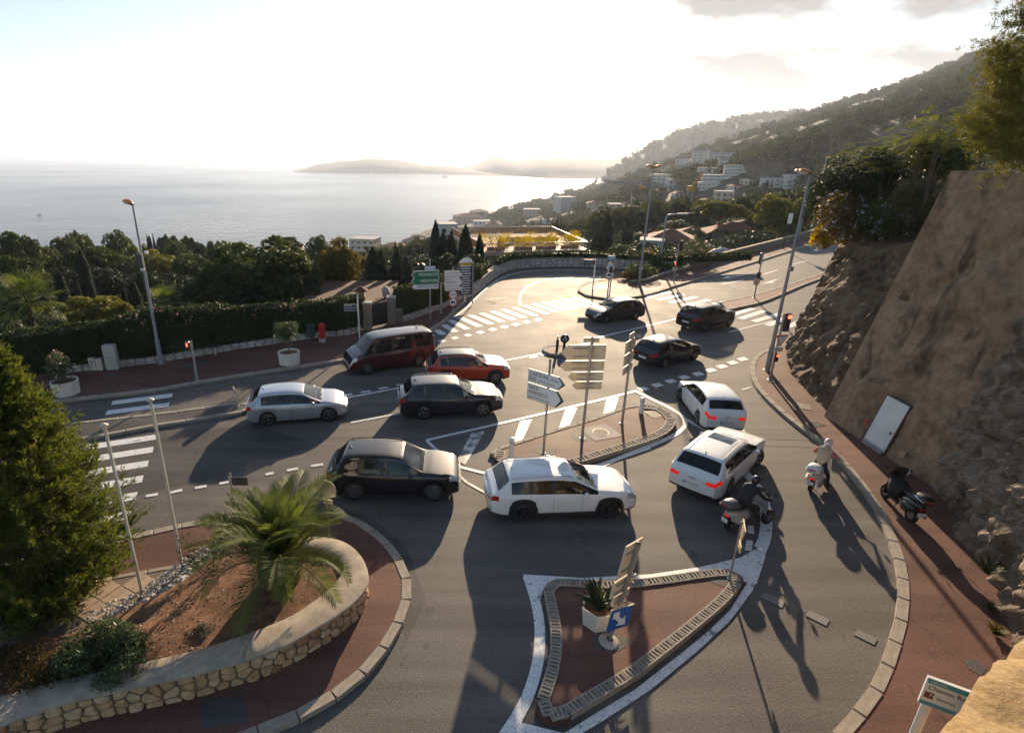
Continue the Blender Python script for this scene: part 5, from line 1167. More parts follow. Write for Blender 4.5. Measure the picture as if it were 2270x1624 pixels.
def branch_pine(c, label, seed, brs, nper=210):
    t = thing('pine_tree', label, 'tree', c); rng = np.random.default_rng(seed); b = MB(); P = []; A = []
    for tp, ww in brs:
        tp = Vector(tp); b.tube([(0, 0, -.4), tp * .45 + Vector((0, 0, -.3)), tp], [.06, .035, .010], 5)
        for k in range(int(nper * ww)):
            q = tp + Vector(rng.normal(size=3)) * (.17 + .17 * ww)
            ax = Vector(rng.normal(size=3)) + Vector((-.3, .2, .6)); ax.normalize()
            for s_ in range(14): P.append(tuple(q + Vector(rng.normal(size=3)) * .03)); a2 = ax * .8 + Vector(rng.normal(size=3)) * .5; A.append(tuple(a2.normalized()))
    P = np.array(P); A = np.array(A); ln = rng.uniform(.08, .16, len(P)); V, F_ = leaves(P + A * (ln / 2)[:, None], ln, rng, .16, None, 1.0, A, .05)
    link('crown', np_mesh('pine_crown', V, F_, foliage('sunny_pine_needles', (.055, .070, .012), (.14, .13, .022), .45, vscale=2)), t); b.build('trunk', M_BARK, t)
c0 = D(2480, 380, 20.5); brs = []
for px, py, Y, ww in [(2205, 110, 18, .55), (2225, 165, 18, .7), (2215, 205, 18.5, .5), (2260, 130, 18, .8), (2255, 190, 18, .9), (2185, 255, 19, .5), (2150, 280, 19.5, .45), (2195, 305, 19, .6), (2235, 280, 18.5, 1), (2240, 330, 18.5, .9), (2262, 345, 18, .9), (2262, 55, 18, .4), (2275, 20, 18, .5), (2262, 240, 18, 1)]:
    brs.append((D(px, py, Y) - c0, ww))
branch_pine(c0, 'sunlit pine overhanging the top of the concrete wall', 6, brs)
def tuft(px, py, z, n, L_, m, lab, seed, parent=None, name='grass_tuft'):
    g = G(px, py, z); t = thing(name, lab, 'plant', (g[0], g[1], z)); r = random.Random(seed); b = MB()
    for i in range(n):
        a = r.uniform(0, 6.28); d = Vector((math.cos(a), math.sin(a), r.uniform(.5, 1.8))).normalized(); l = L_ * r.uniform(.6, 1.1); s_ = Vector((-d.y, d.x, 0)).normalized() * .012
        o = Vector((r.uniform(-.05, .05), r.uniform(-.05, .05), 0)); m_ = o + d * l * .6; e = o + d * l + Vector((d.x, d.y, -.3)) * l * .25; b.add([o - s_, o + s_, m_ + s_, m_ - s_, e], [(0, 1, 2, 3), (3, 2, 4)])
    b.build('blades', m, t)
tuft(2185, 1268, .35, 90, .6, F_DARK, 'spiky dark green tuft growing from the rock face', 1); tuft(2206, 1405, .15, 120, .3, F_YELL, 'pale grass at the foot of the rock face', 2); tuft(2195, 1350, .12, 60, .25, F_LEAF, 'small weed at the cliff foot', 3); tuft(1752, 812, .12, 80, .5, F_DRY, 'dry grass at the base of the rock outcrop by the signal', 4)
# ---------- fan palms behind the hedge
def fan_mesh():
    b = MB(); b.tube([(0, 0, 0), (.45, 0, .10), (.8, 0, .12)], [.02, .014, .012], 4); c = Vector((.8, 0, .12))
    for k in range(26):
        a = R(-125 + 250 * k / 25); d = Vector((math.cos(a), math.sin(a), .12 + .1 * (k % 2))); l = .62 * (1 - .18 * abs(a) / 2.2); s_ = Vector((-math.sin(a), math.cos(a), 0)) * .022; m_ = c + d * l * .6; e = c + d * l + Vector((0, 0, -.12)); b.add([c, m_ + s_, e, m_ - s_], [(0, 1, 2, 3)])
    return b.mesh('fan_frond', F_PALM)
FAN = fan_mesh(); r = random.Random(8)
for px, py, Y, sc, n, lab in ((60, 668, 39, 1.9, 30, 'fan palm with shining fronds behind the hedge near the foreground pine'), (366, 672, 43, 1.3, 22, 'small fan palm rising behind the pink flowering hedge')):
    p = D(px, py, Y); t = thing('fan_palm', lab, 'palm', (p.x, p.y, p.z - 3)); MB().tube([(0, 0, -3), (0, 0, 2.9)], [.22, .17], 9).build('trunk', M_BARK, t)
    for i in range(n): o = link('frond', FAN, t); o.location = (0, 0, 2.9); o.rotation_euler = (r.uniform(-.3, .3), R(-65 + 110 * i / n), i * 2.4); o.scale = (sc,) * 3
# ================================================================== houses and terraces beyond the road
M_TILE = None
def tile_mat(name, c1, c2, sc):
    m, nt, b = nodes(name); tc = N(nt, 'ShaderNodeTexCoord'); wv = N(nt, 'ShaderNodeTexWave', i_Scale=sc, i_Distortion=.4); nz = N(nt, 'ShaderNodeTexNoise', i_Scale=1.4, i_Detail=6.0); nt.links.new(tc.outputs['Object'], wv.inputs['Vector']); nt.links.new(tc.outputs['Object'], nz.inputs['Vector'])
    rp = N(nt, 'ShaderNodeValToRGB'); rp.color_ramp.elements[0].color = rgba(c1); rp.color_ramp.elements[1].color = rgba(c2); rp.color_ramp.elements[0].position = .3; rp.color_ramp.elements[1].position = .7; nt.links.new(nz.outputs['Fac'], rp.inputs[0]); nt.links.new(rp.outputs[0], b.inputs['Base Color']); b.inputs['Roughness'].default_value = .8; b.inputs['Specular IOR Level'].default_value = .2
    bp = N(nt, 'ShaderNodeBump', i_Strength=.8, i_Distance=.08); nt.links.new(wv.outputs['Fac'], bp.inputs['Height']); nt.links.new(bp.outputs[0], b.inputs['Normal']); return m
M_TILE = tile_mat('terracotta_tiles', (.20, .075, .045), (.30, .13, .085), 2.2)
M_WIN = mat('dark_window', (.03, .035, .04), .12); M_FRAME = mat('pale_frame', (.55, .53, .50), .6); M_WALLS = {k: mat('wall_' + k, c, .9, var=.08, vscale=.5) for k, c in dict(cream=(.50, .42, .30), yellow=(.50, .34, .15), pink=(.46, .29, .23), white=(.58, .55, .51), grey=(.36, .35, .34), tan=(.36, .28, .20), rose=(.42, .24, .19)).items()}
_win = MB(); _win.box((0, 0, 0), (1, .06, 1)); WINM = _win.mesh('window', M_WIN); _fr = MB(); _fr.box((0, -.01, -.53), (1.2, .12, .07)); _fr.box((0, -.01, .53), (1.1, .1, .07)); _fr.box((.53, -.01, 0), (.07, .1, 1.0)); _fr.box((-.53, -.01, 0), (.07, .1, 1.0)); WFRM = _fr.mesh('window_frame', M_FRAME)
BOXES = []
def on_slope(px, py, Y):            # walk out along the sight line until it meets the hillside
    y = Y * .45
    while y < 3000:
        p = D(px, py, y)
        if p.z < terr(p.x, p.y): return y
        y *= 1.012
    return Y
def bld(name, label, px, pyt, Y, w_, d_, wall='white', roof='hip', floors=3, bays=3, rz=0.0, bal=False, sidebays=2, h=None, cat='building', group=None, fh=3.0, rh=None):
    if Y > 340 and h is None or Y > 800:
        Y2 = on_slope(px, pyt + .72 * floors * fh * 1250 / Y, Y); k_ = Y2 / Y; w_ *= k_; d_ *= min(k_, 1.3); fh *= k_; Y = Y2
        if h: h *= k_
        BOXES.append((px - w_ * 700 / Y, px + w_ * 700 / Y, pyt - 4, pyt + floors * fh * 1250 / Y, Y))
    p = D(px, pyt, Y); rh = (.16 * min(w_, d_) if roof == 'hip' else .5) if rh is None else rh; zt = p.z - rh; zb = min(terr(p.x, p.y) - 1.0, zt - floors * fh - .5) if h is None else zt - h; H_ = zt - zb
    t = thing(name, label, cat, (p.x, p.y + d_ / 2, zb), rz, group); MB().box((0, 0, H_ / 2), (w_, d_, H_)).build('wall', M_WALLS[wall], t)
    if roof == 'hip':
        o = .45; rl = max(.3, w_ / 2 - d_ / 2); b = MB(); X, Yh = w_ / 2 + o, d_ / 2 + o
        b.add([(-X, -Yh, H_), (X, -Yh, H_), (X, Yh, H_), (-X, Yh, H_), (-rl, 0, H_ + rh), (rl, 0, H_ + rh)], [(0, 1, 5, 4), (1, 2, 5), (2, 3, 4, 5), (3, 0, 4), (3, 2, 1, 0)]); b.build('roof', M_TILE, t)
    else:
        MB().box((0, 0, H_ + rh / 2), (w_ + .3, d_ + .3, rh)).build('roof', M_WALLS['grey'], t)
    for f_ in range(floors):
        z = H_ - (f_ + .5) * fh - .15
        for k in range(bays):
            x = -w_ / 2 + w_ * (k + .5) / bays; o = link('window', WINM, t); o.location = (x, -d_ / 2, z); o.scale = (min(1.5, w_ / bays * .5), 1, fh * .48); f2 = link('frame', WFRM, o)
        for sd in (-1, 1):
            for k in range(sidebays): y = -d_ / 2 + d_ * (k + .5) / sidebays; o = link('window', WINM, t); o.location = (sd * w_ / 2, y, z); o.rotation_euler = (0, 0, sd * math.pi / 2); o.scale = (min(1.4, d_ / sidebays * .45), 1, fh * .45)
        if bal:
            MB().box((0, -d_ / 2 - .7, z - fh * .42), (w_ * .96, 1.4, .18)).build('balcony', M_WALLS['white'], t); MB().box((0, -d_ / 2 - 1.36, z - fh * .42 + .55), (w_ * .96, .06, .9)).build('balustrade', M_WALLS['white'] if bal is True else bal, t)
    return t
HG = 'houses on the slope to the sea'
bld('apartment_block', 'cream apartment block with balconies behind the dark cypresses', 806, 530, 330, 15, 13, 'cream', 'flat', 6, 4, R(-12), True, 3, group=HG)
bld('apartment_block', 'yellow apartment house with red roof beside the cream block', 868, 540, 300, 11, 12, 'yellow', 'hip', 5, 3, R(-18), group=HG); bld('apartment_block', 'lower yellow house before the yellow apartment house', 893, 549, 285, 9, 9, 'yellow', 'hip', 4, 3, R(-15), group=HG)
bld('villa', 'pink villa with red roof above the yellow houses', 915, 528, 420, 15, 12, 'pink', 'hip', 3, 3, R(-10), group=HG); bld('villa', 'small pink house nearest the sea edge', 925, 520, 470, 11, 10, 'pink', 'hip', 3, 2, R(10), group=HG); bld('villa', 'rose walled house with flat roof below the pink villa', 910, 545, 330, 12, 9, 'rose', 'hip', 3, 3, 0, group=HG)
bld('villa', 'white block house left of the roof terrace', 990, 497, 190, 6, 8, 'white', 'flat', 4, 2, R(8), group=HG); bld('hotel', 'long pink hotel with terracotta roofs on the shore', 1040, 474, 720, 36, 22, 'pink', 'hip', 5, 6, R(15), group=HG); bld('hotel', 'higher pink hotel wing with terracotta roof', 1062, 465, 760, 20, 18, 'pink', 'hip', 6, 4, R(20), group=HG)
bld('villa', 'white villa with turrets before the pink hotel', 1068, 490, 450, 13, 11, 'white', 'flat', 3, 4, R(5), group=HG); bld('villa', 'house with orange roof beside the white villa', 1095, 494, 420, 12, 11, 'tan', 'hip', 3, 3, R(-8), group=HG); bld('villa', 'tan castle like house among dark pines', 1180, 464, 650, 18, 14, 'tan', 'flat', 4, 4, 0, group=HG)
bld('tower_block', 'pale tower block standing near the bright sea', 1255, 437, 820, 24, 20, 'white', 'flat', 10, 4, R(20), True, 3, group=HG); bld('villa', 'house with stepped red roofs right of the tower block', 1335, 446, 620, 28, 16, 'cream', 'hip', 4, 4, R(-12), group=HG); bld('villa', 'pale square house above the cypress pair', 1366, 452, 560, 12, 12, 'pink', 'flat', 5, 2, 0, group=HG); bld('villa', 'low villa before the tower block', 1230, 487, 520, 20, 12, 'white', 'flat', 2, 5, R(10), group=HG)
RG = 'houses on the hillside to the right'
bld('villa', 'white house with red roof below the crane', 1460, 470, 235, 8, 7, 'white', 'hip', 3, 3, R(-14), group=RG); bld('villa', 'small white house beyond the thin cypress', 1384, 486, 225, 7, 6, 'cream', 'hip', 2, 2, R(12), group=RG); bld('villa', 'pink house with balcony wall beneath the hillside pines', 1493, 461, 260, 12, 8, 'pink', 'flat', 2, 4, R(-10), group=RG)
pk = bld('bungalow', 'pink house with low red roof behind the pedestrian signal', 1508, 512, 92, 6.5, 7, 'rose', 'hip', 1, 2, R(-20), h=5, rh=1.5); bld('bungalow', 'white flat annex beside the pink house', 1455, 533, 90, 3.4, 4, 'white', 'flat', 1, 1, R(-20), h=4, sidebays=1)
bld('bungalow', 'cream bungalow with broad red tiled roof beside the umbrella pine', 1652, 497, 104, 9.5, 8, 'white', 'hip', 1, 3, R(-16), h=5, rh=1.9); bld('bungalow', 'small red roofed lean to in front of the cream bungalow', 1640, 527, 96, 5.5, 4.5, 'cream', 'hip', 1, 2, R(-16), h=4, rh=1.0); bld('bungalow', 'pale house with tiled roof behind the cream bungalow', 1690, 488, 118, 8, 6, 'cream', 'hip', 1, 2, R(-10), h=4, rh=1.2); bld('bungalow', 'long red roofed house left of the umbrella pine', 1560, 507, 112, 8, 6, 'rose', 'hip', 1, 3, R(-18), h=4, rh=1.2)
TG = 'terraced apartments on the hillside'
M_TGL = mat('terrace_glass', (.62, .63, .60), .12)
for px, py, Y, w_, fl, by, lab, wl in [(1562, 334, 640, 17, 7, 3, 'glass fronted white tower shining in the sun on the hillside', 'white'), (1615, 338, 650, 34, 5, 6, 'uppermost long terraced apartment block with glass balconies', 'grey'), (1640, 352, 630, 34, 4, 6, 'second terraced apartment block stepping down the hill', 'grey'), (1650, 367, 610, 30, 4, 5, 'third terraced block beside the bare rock face', 'grey'), (1585, 372, 600, 26, 4, 5, 'terraced block beneath the glass fronted tower', 'white'), (1600, 388, 580, 30, 3, 5, 'lowest long terraced block below the glass tower', 'grey'), (1480, 387, 560, 22, 4, 5, 'separate terraced block left of the crane', 'white'), (1520, 352, 620, 14, 3, 3, 'small glass fronted block left of the shining tower', 'white'), (1580, 405, 520, 18, 2, 5, 'low white villa with pool terrace under the terraced blocks', 'white')]:
    bld('terraced_apartments', lab, px, py, Y, w_, 16, wl, 'flat', fl, by, R(-22), M_TGL, 2, group=TG)
bld('villa', 'white cubist villa with tall balconies above the feathery pine', 1725, 394, 420, 15, 12, 'white', 'flat', 4, 4, R(-18), True, group=RG); bld('villa', 'large white modern villa half hidden by the street lamps', 1782, 387, 430, 17, 14, 'white', 'flat', 4, 4, R(-14), True, group=RG); bld('villa', 'cream square villa under the low white pool villa', 1612, 424, 380, 11, 9, 'cream', 'flat', 3, 3, R(-14), group=RG); bld('villa', 'pale villa with turquoise terrace beside the dark pine', 1682, 431, 350, 11, 9, 'white', 'flat', 2, 3, R(-16), True, group=RG)
bld('hilltop_building', 'long low white building high on the slope', 2033, 240, 900, 66, 20, 'white', 'flat', 2, 7, R(-16), h=16, group=RG); bld('hilltop_building', 'lower grey wing of the long hillside building', 1958, 253, 880, 34, 16, 'grey', 'flat', 1, 4, R(-14), h=10, group=RG); bld('hilltop_building', 'small white wing at the end of the hillside building', 1900, 258, 860, 24, 14, 'white', 'flat', 1, 3, R(-14), h=8, group=RG)
for i, (px, py, w_, wl) in enumerate([(1420, 428, 9, 'white'), (1452, 441, 10, 'cream'), (1512, 425, 9, 'white'), (1545, 418, 10, 'pink'), (1475, 418, 9, 'cream'), (1400, 455, 9, 'white'), (1530, 446, 10, 'cream'), (1575, 440, 9, 'white'), (1640, 408, 11, 'white'), (1668, 398, 10, 'cream'), (1560, 392, 10, 'white'), (1440, 404, 10, 'pink'), (1500, 398, 10, 'white'), (1710, 350, 12, 'white'), (1850, 300, 14, 'cream'), (1380, 437, 9, 'cream')]):
    bld('villa', 'small %s walled villa with %s roof among the trees of the far slope' % (wl, 'red hipped' if i % 3 else 'flat'), px, py, 460, w_ * 1.1, 9, wl, 'hip' if i % 3 else 'flat', 2, 3, R(-30 + 13 * (i % 5)), group='scattered villas on the far slope')
# stone road wall on the hill
A_, B_ = D(1696, 312, 700), D(1830, 306, 760); t = thing('hillside_wall', 'long pale stone wall carrying a road across the hillside', 'wall', (A_.x, A_.y, A_.z - 9)); dv = B_ - A_
MB().add([(0, 0, -4), (dv.x, dv.y, dv.z - 4), (dv.x, dv.y, dv.z + 9), (0, 0, 9), (2, 6, -4), (dv.x + 2, dv.y + 6, dv.z - 4), (dv.x + 2, dv.y + 6, dv.z + 9), (2, 6, 9)], [(0, 1, 2, 3), (3, 2, 6, 7), (5, 4, 7, 6), (4, 0, 3, 7), (1, 5, 6, 2)]).build('masonry', rock_mat('pale_masonry', [(.15, .13, .11), (.26, .23, .20), (.32, .29, .25)], .3, .6), t); MB().box((dv.x / 2, dv.y / 2, dv.z / 2 + 9.4), (dv.length, .6, .8), rz=math.atan2(dv.y, dv.x)).build('parapet', M_WALLS['grey'], t)
# bare rock scar
Ys = on_slope(1730, 385, 600); xs_ = [D(px, 380, Ys).x for px in (1692, 1715, 1740, 1765)]
tag(cliff_face([Vector((xs_[0], Ys + 12)), Vector((xs_[1], Ys)), Vector((xs_[2], Ys - 2)), Vector((xs_[3], Ys + 10))][::-1], lambda u: .03 * Ys, .85, 2.2, 40, 26, 6, .3, 9, None, .08).build('rock_scar', rock_mat('grey_scar', [(.14, .12, .10), (.26, .23, .20), (.34, .31, .27)], .06, 1.0, bdist=2)), 'bare grey rock scar beside the terraced apartments', 'rock').location = (0, 0, terr(xs_[1], Ys) - 3)
BOXES.append((1692, 1770, 340, 395, Ys))
# roof terrace with railings and potted bamboo
FL, FR, BR, BL = [Vector((D(px, py, Y).x, Y, -1.0)) for px, py, Y in ((1070, 552, 76), (1300, 538, 79), (1222, 512, 97), (1000, 520, 95))]
t = thing('roof_terrace', 'large roof terrace with metal railings beyond the hairpin wall', 'terrace', FL); Q = [q - FL for q in (FL, FR, BR, BL)]; m_w = M_WALLS['tan']
MB().prism([(q.x, q.y) for q in Q], -.45, 0, 0).build('deck', mat('terrace_deck', (.36, .27, .19), .8, var=.1), t); c_ = sum(Q, Vector()) / 4; MB().prism([((q * .9 + c_ * .1).x, (q * .9 + c_ * .1).y) for q in Q], -9, -.45).build('wall', m_w, t)
M_RAIL = mat('steel_railing', (.45, .42, .38), .35, metal=.5); M_WOOD = mat('wood_screen', (.34, .17, .07), .7, var=.2)
for a, b_, wood in ((Q[0], Q[1], 0), (Q[1], Q[2], 0), (Q[2], Q[3], 1), (Q[3], Q[0], 1)):
    d = b_ - a; n_ = int(d.length / (.42 if not wood else .36)); MB().tube([a + Vector((0, 0, 1.15)), b_ + Vector((0, 0, 1.15))], .05, 6).build('handrail', M_RAIL, t); MB().tube([a + Vector((0, 0, .12)), b_ + Vector((0, 0, .12))], .03, 6).build('bottom_rail', M_RAIL, t)
    for k in range(n_ + 1):
        q = a.lerp(b_, k / n_)
        if wood: MB().box((q.x, q.y, .62), (.24, .05, 1.0), rz=math.atan2(d.y, d.x)).build('screen_board', M_WOOD, t)
        else: MB().tube([q + Vector((0, 0, .1)), q + Vector((0, 0, 1.15))], .02 if k % 6 else .045, 5).build('baluster', M_RAIL, t)
MB().box((c_.x + 1, c_.y, .45), (7, 3, .9)).build('planting_box', m_w, t); r = random.Random(3)
for i in range(17):
    f = (i + .5) / 17; q = FL + Q[0].lerp(Q[1], f) + Vector((r.uniform(-.3, .3), 1.1 + r.uniform(0, 1.2) + (4 if i % 4 == 0 else 0), 0)); u = thing('potted_bamboo', 'pot of sunlit yellow bamboo along the roof terrace', 'plant', (q.x, q.y, -1.0), 0, 'potted bamboo on the roof terrace'); MB().box((0, 0, .25), (1.0, .5, .5), bev=.03).build('pot', mat('terracotta_pot_%d' % i, (.30, .14, .07), .8) if i == 0 else MATS['terracotta_pot_0'], u)
    rng = np.random.default_rng(i); n = 260; P = np.stack([rng.normal(0, .4, n), rng.normal(0, .2, n), rng.uniform(.5, 1.9, n)], 1); V, F_ = leaves(P, rng.uniform(.25, .5, n), rng, .16, None, 1, np.array([0, 0, 1.0]), .5); link('foliage', np_mesh('bamboo_foliage', V, F_, foliage('bamboo_leaves', (.22, .19, .02), (.40, .32, .04), .5) if 'bamboo_leaves' not in MATS else MATS['bamboo_leaves']), u)
for k, (fx, fy) in enumerate(((.45, .5), (.62, .45), (.8, .35))):
    q = FL + Q[0].lerp(Q[1], fx).lerp(Q[3].lerp(Q[2], fx), fy); u = thing('terrace_lounger', ['pale sofa at the middle of the roof terrace', 'pale lounger on the roof terrace', 'dark table set on the roof terrace'][k], 'furniture', (q.x, q.y, -1.0), .2)
    MB().box((0, 0, .35), (2.2, .9, .22), bev=.05).build('seat', M_WHITE if k < 2 else M_DARK, u); MB().box((0, .4, .65), (2.2, .16, .5), bev=.05).build('backrest', M_WHITE if k < 2 else M_DARK, u)
    for sx in (-.95, .95):
        for sy in (-.35, .35): MB().box((sx, sy, .12), (.07, .07, .24)).build('leg', M_DARK, u)
# tiled roof house just behind the hedge
a, b_, c, d = D(690, 672, 40.5), D(842, 668, 42.5), D(858, 652, 48), D(755, 651, 47)
t = thing('tiled_house', 'low house with brown tiled hip roof behind the hedge', 'house', (0, 0, 0)); ze = min(a.z, b_.z); M_BT = tile_mat('brown_tiles', (.13, .065, .045), (.21, .11, .08), 3.2)
e = [Vector((a.x - 1.5, 39.5, ze)), Vector((b_.x + .5, 40.5, ze)), Vector((b_.x + .9, 50.5, ze)), Vector((a.x - 1.2, 50, ze))]; r0, r1 = Vector((d.x, 45, d.z)), Vector((c.x - .8, 45.5, d.z)); MB().add(e + [r0, r1], [(0, 1, 5, 4), (1, 2, 5), (2, 3, 4, 5), (3, 0, 4), (3, 2, 1, 0)]).build('roof', M_BT, t)
# rows of roof tiles on the slope towards the road, real half-round caps
for k in range(46):
    f = (k + .5) / 46; p0 = e[0].lerp(e[1], f); x = p0.x; g_ = min(1.0, max(.03, (x - e[0].x) / max(.1, r0.x - e[0].x)), ); g_ = min(g_, max(.03, (e[1].x - x) / max(.1, e[1].x - r1.x))); p1 = Vector((x, p0.y + (45.2 - p0.y) * g_, ze + (r0.z - ze) * g_)); MB().tube([p0 + Vector((0, 0, .01)), p1 + Vector((0, 0, .01))], .075, 6).build('tile_row', M_BT, t)
wq = [q * 1 for q in e]; MB().prism([(q.x + (.6 if i in (0, 3) else -.6), q.y + (.5 if i < 2 else -.5)) for i, q in enumerate(wq)], ze - 4.5, ze - .02).build('wall', M_WALLS['white'], t)
p = D(800, 664, 43.5); o = MB().box((p.x, p.y, p.z + .1), (.62, .62, 1.1)).build('chimney', M_WALLS['rose'], t); MB().add([(p.x - .6, p.y - .5, p.z + .72), (p.x + .6, p.y - .5, p.z + .72), (p.x + .6, p.y + .5, p.z + .72), (p.x - .6, p.y + .5, p.z + .72), (p.x, p.y, p.z + 1.1)], [(0, 1, 4), (1, 2, 4), (2, 3, 4), (3, 0, 4), (3, 2, 1, 0)]).build('chimney_hood', M_BT, o)
p = D(861, 645, 44); t = thing('satellite_dish', 'pale satellite dish rising above the hedge by the gate', 'dish', (p.x, p.y, p.z - 2.2)); MB().tube([(0, 0, -2), (0, 0, 2.0)], .04, 6).build('mast', M_GALV, t); b = MB(); b.lathe([(.001, .0), (.3, .06), (.52, .2), (.56, .24)], 20, axis='Y'); o = b.build('reflector', M_CONC, t, True); o.location = (0, 0, 2.1); o.rotation_euler = (R(-15), 0, R(60)); MB().tube([(0, 0, 0), (0, .55, 0)], .02, 5).build('feed_arm', M_GALV, o)
# tower crane
bs = D(1513, 545, 150); tp = D(1529, 424, 150); t = thing('tower_crane', 'tower crane with yellow slewing cab and long jib over the hairpin', 'crane', (tp.x, 150, bs.z - 6)); hh = tp.z - bs.z + 6; M_YC = mat('crane_yellow', (.50, .24, .03), .5)
ms = MB()
for sx in (-.5, .5):
    for sy in (-.5, .5): ms.tube([(sx, sy, 0), (sx, sy, hh)], .13, 5)
for k in range(int(hh / 1.2)): ms.tube([(-.5, -.5, k * 1.2), (.5, -.5, k * 1.2 + 1.2)], .07, 4); ms.tube([(.5, .5, k * 1.2), (.5, -.5, k * 1.2 + 1.2)], .07, 4)
ms.build('mast', M_GREYM, t); MB().box((0, 0, hh + .6), (1.6, 1.6, 1.4), bev=.1).build('cab', M_YC, t); MB().tube([(0, 0, hh + .5), (2.6, 0, hh + 4.6)], .3, 6).build('luffing_strut', M_YC, t)
jl = D(1336, 403, 165) - Vector((tp.x, 150, bs.z - 6)); jb = MB(); s_ = Vector((0, 0, hh + .3)); up = Vector((0, 0, .9))
for q in (Vector(), up): jb.tube([s_ + q, jl + q * .4], .09, 5)
for k in range(26): jb.tube([s_.lerp(jl, k / 26), s_.lerp(jl, (k + .5) / 26) + up * (1 - .6 * k / 26)], .05, 4); jb.tube([s_.lerp(jl, (k + .5) / 26) + up * (1 - .6 * k / 26), s_.lerp(jl, (k + 1) / 26)], .05, 4)
jb.build('jib', M_GREYM, t); MB().box(s_.lerp(jl, .52) + Vector((0, 0, -.4)), (1.6, .8, .8)).build('trolley', M_YC, t)
A_, B_ = D(2078, 211, 560), D(2240, 197, 600); t = thing('crane_jib', 'orange lattice crane jib across the upper hillside', 'crane', (A_.x, A_.y, A_.z)); dv = B_ - A_; jb = MB()
for q in (Vector(), Vector((0, 0, 3.2))): jb.tube([q, dv + q], .45, 5)
for k in range(30): jb.tube([dv * (k / 30), dv * ((k + .5) / 30) + Vector((0, 0, 3.2))], .25, 4); jb.tube([dv * ((k + .5) / 30) + Vector((0, 0, 3.2)), dv * ((k + 1) / 30)], .25, 4)
jb.build('lattice', M_YC, t); MB().tube([dv * .9, dv * .9 + Vector((0, 0, -60))], 1.1, 5).build('mast', M_YC, t)
# boats on the bay
for px, py, sc, lab in ((985, 393, 30, 'large motor yacht at anchor before the headland'), (822, 386, 16, 'small white boat close to the headland shore'), (1212, 409, 20, 'boat silhouetted in the sun glitter'), (87, 477, 9, 'small motorboat heading across the open sea')):
    g = G(px, py, SEA); t = thing('yacht', lab, 'boat', (g[0], g[1], SEA), .3); b = MB(); b.add([(-sc / 2, -sc * .09, 0), (sc * .3, -sc * .09, 0), (sc / 2, 0, sc * .02), (sc * .3, sc * .09, 0), (-sc / 2, sc * .09, 0), (-sc / 2, -sc * .11, sc * .1), (sc * .32, -sc * .11, sc * .12), (sc * .58, 0, sc * .15), (sc * .32, sc * .11, sc * .12), (-sc / 2, sc * .11, sc * .1)], [(0, 1, 6, 5), (1, 2, 7, 6), (2, 3, 8, 7), (3, 4, 9, 8), (4, 0, 5, 9), (5, 6, 7, 8, 9)]); b.build('hull', M_WHITE, t)
    MB().box((-sc * .05, 0, sc * .17), (sc * .5, sc * .16, sc * .1)).build('cabin', M_WHITE, t); MB().box((-sc * .08, 0, sc * .25), (sc * .3, sc * .12, sc * .07)).build('bridge', M_GREYM, t); MB().tube([(0, 0, sc * .25), (0, 0, sc * .45)], sc * .012, 4).build('mast', M_GREYM, t)
# --- wooded hillside beyond (one mass, not countable)
rng = np.random.default_rng(8); VV = []
LT = [low_tree(100, .27) for _ in range(6)]
cnt = 0
for k_ in range(90000):
    Y = 150 * (2600 / 150.0) ** rng.random(); X = Y * rng.uniform(-.75, 1.25)
    s_ = X - float(np.interp(Y, _cy, _cx))
    if s_ < 25: continue
    dens = .9 if s_ < 420 else .75
    if mnoise.noise(Vector((X, Y, 0)) * .02) < -.25 or rng.random() > dens: continue
    if cnt > 8500: break
    hgt = rng.uniform(4.5, 10) * (1 if Y < 900 else 1.6 if Y < 1300 else 3.0); z = terr(X, Y) - .5
    px_, py_ = Pj(X, Y, z + hgt)
    if not (-60 < px_ < 2330) or py_ > 640: continue
    if Y < 210 and 1000 < px_ < 1340: continue
    if any(x0 < px_ < x1 and y0 < py_ < y1 + 14 and Yb - 160 < Y < Yb + 4 for x0, x1, y0, y1, Yb in BOXES): continue
    T = LT[k_ % 6] * np.array([hgt * .85, hgt * .85, hgt]); a = rng.uniform(0, 6.28); c, s2 = math.cos(a), math.sin(a)
    VV.append(np.stack([T[:, 0] * c - T[:, 1] * s2 + X, T[:, 0] * s2 + T[:, 1] * c + Y, T[:, 2] + z], 1)); cnt += 1
V = np.concatenate(VV); tag(link('hillside_wood', np_mesh('hillside_wood', V, np.arange(len(V)).reshape(-1, 4), foliage('far_wood_leaves', (.022, .032, .014), (.06, .065, .026), .25, rough=.95, vscale=.03))), 'wooded Mediterranean hillside beyond the road', 'woodland', kind='stuff')

MATS['far_wood_leaves'].node_tree.nodes['Principled BSDF'].inputs['Specular IOR Level'].default_value = 0.0
# ================================================================== signs, lamps, signals and other street furniture
def text_mesh(s, size, m, align='CENTER', ext=0.0, sx=1.0):
    cu = bpy.data.curves.new('lettering', 'FONT'); cu.body = s; cu.size = size; cu.align_x = align; cu.align_y = 'CENTER'; cu.extrude = ext; cu.resolution_u = 2
    o = bpy.data.objects.new('tmp', cu); COL.objects.link(o); dg = bpy.context.evaluated_depsgraph_get(); me = bpy.data.meshes.new_from_object(o.evaluated_get(dg)); bpy.data.objects.remove(o); bpy.data.curves.remove(cu)
    me.materials.clear(); me.materials.append(m)
    if sx != 1.0:
        for v in me.vertices: v.co.x *= sx
    return me
M_WTXT = mat('white_print', (.78, .78, .76), .5); M_REDON = mat('lit_red_lamp', (.5, .01, .01), .3, emit=(1.0, .04, .02), estr=4.0); M_DBLUE = mat('dark_blue_enamel', (.010, .022, .075), .4)
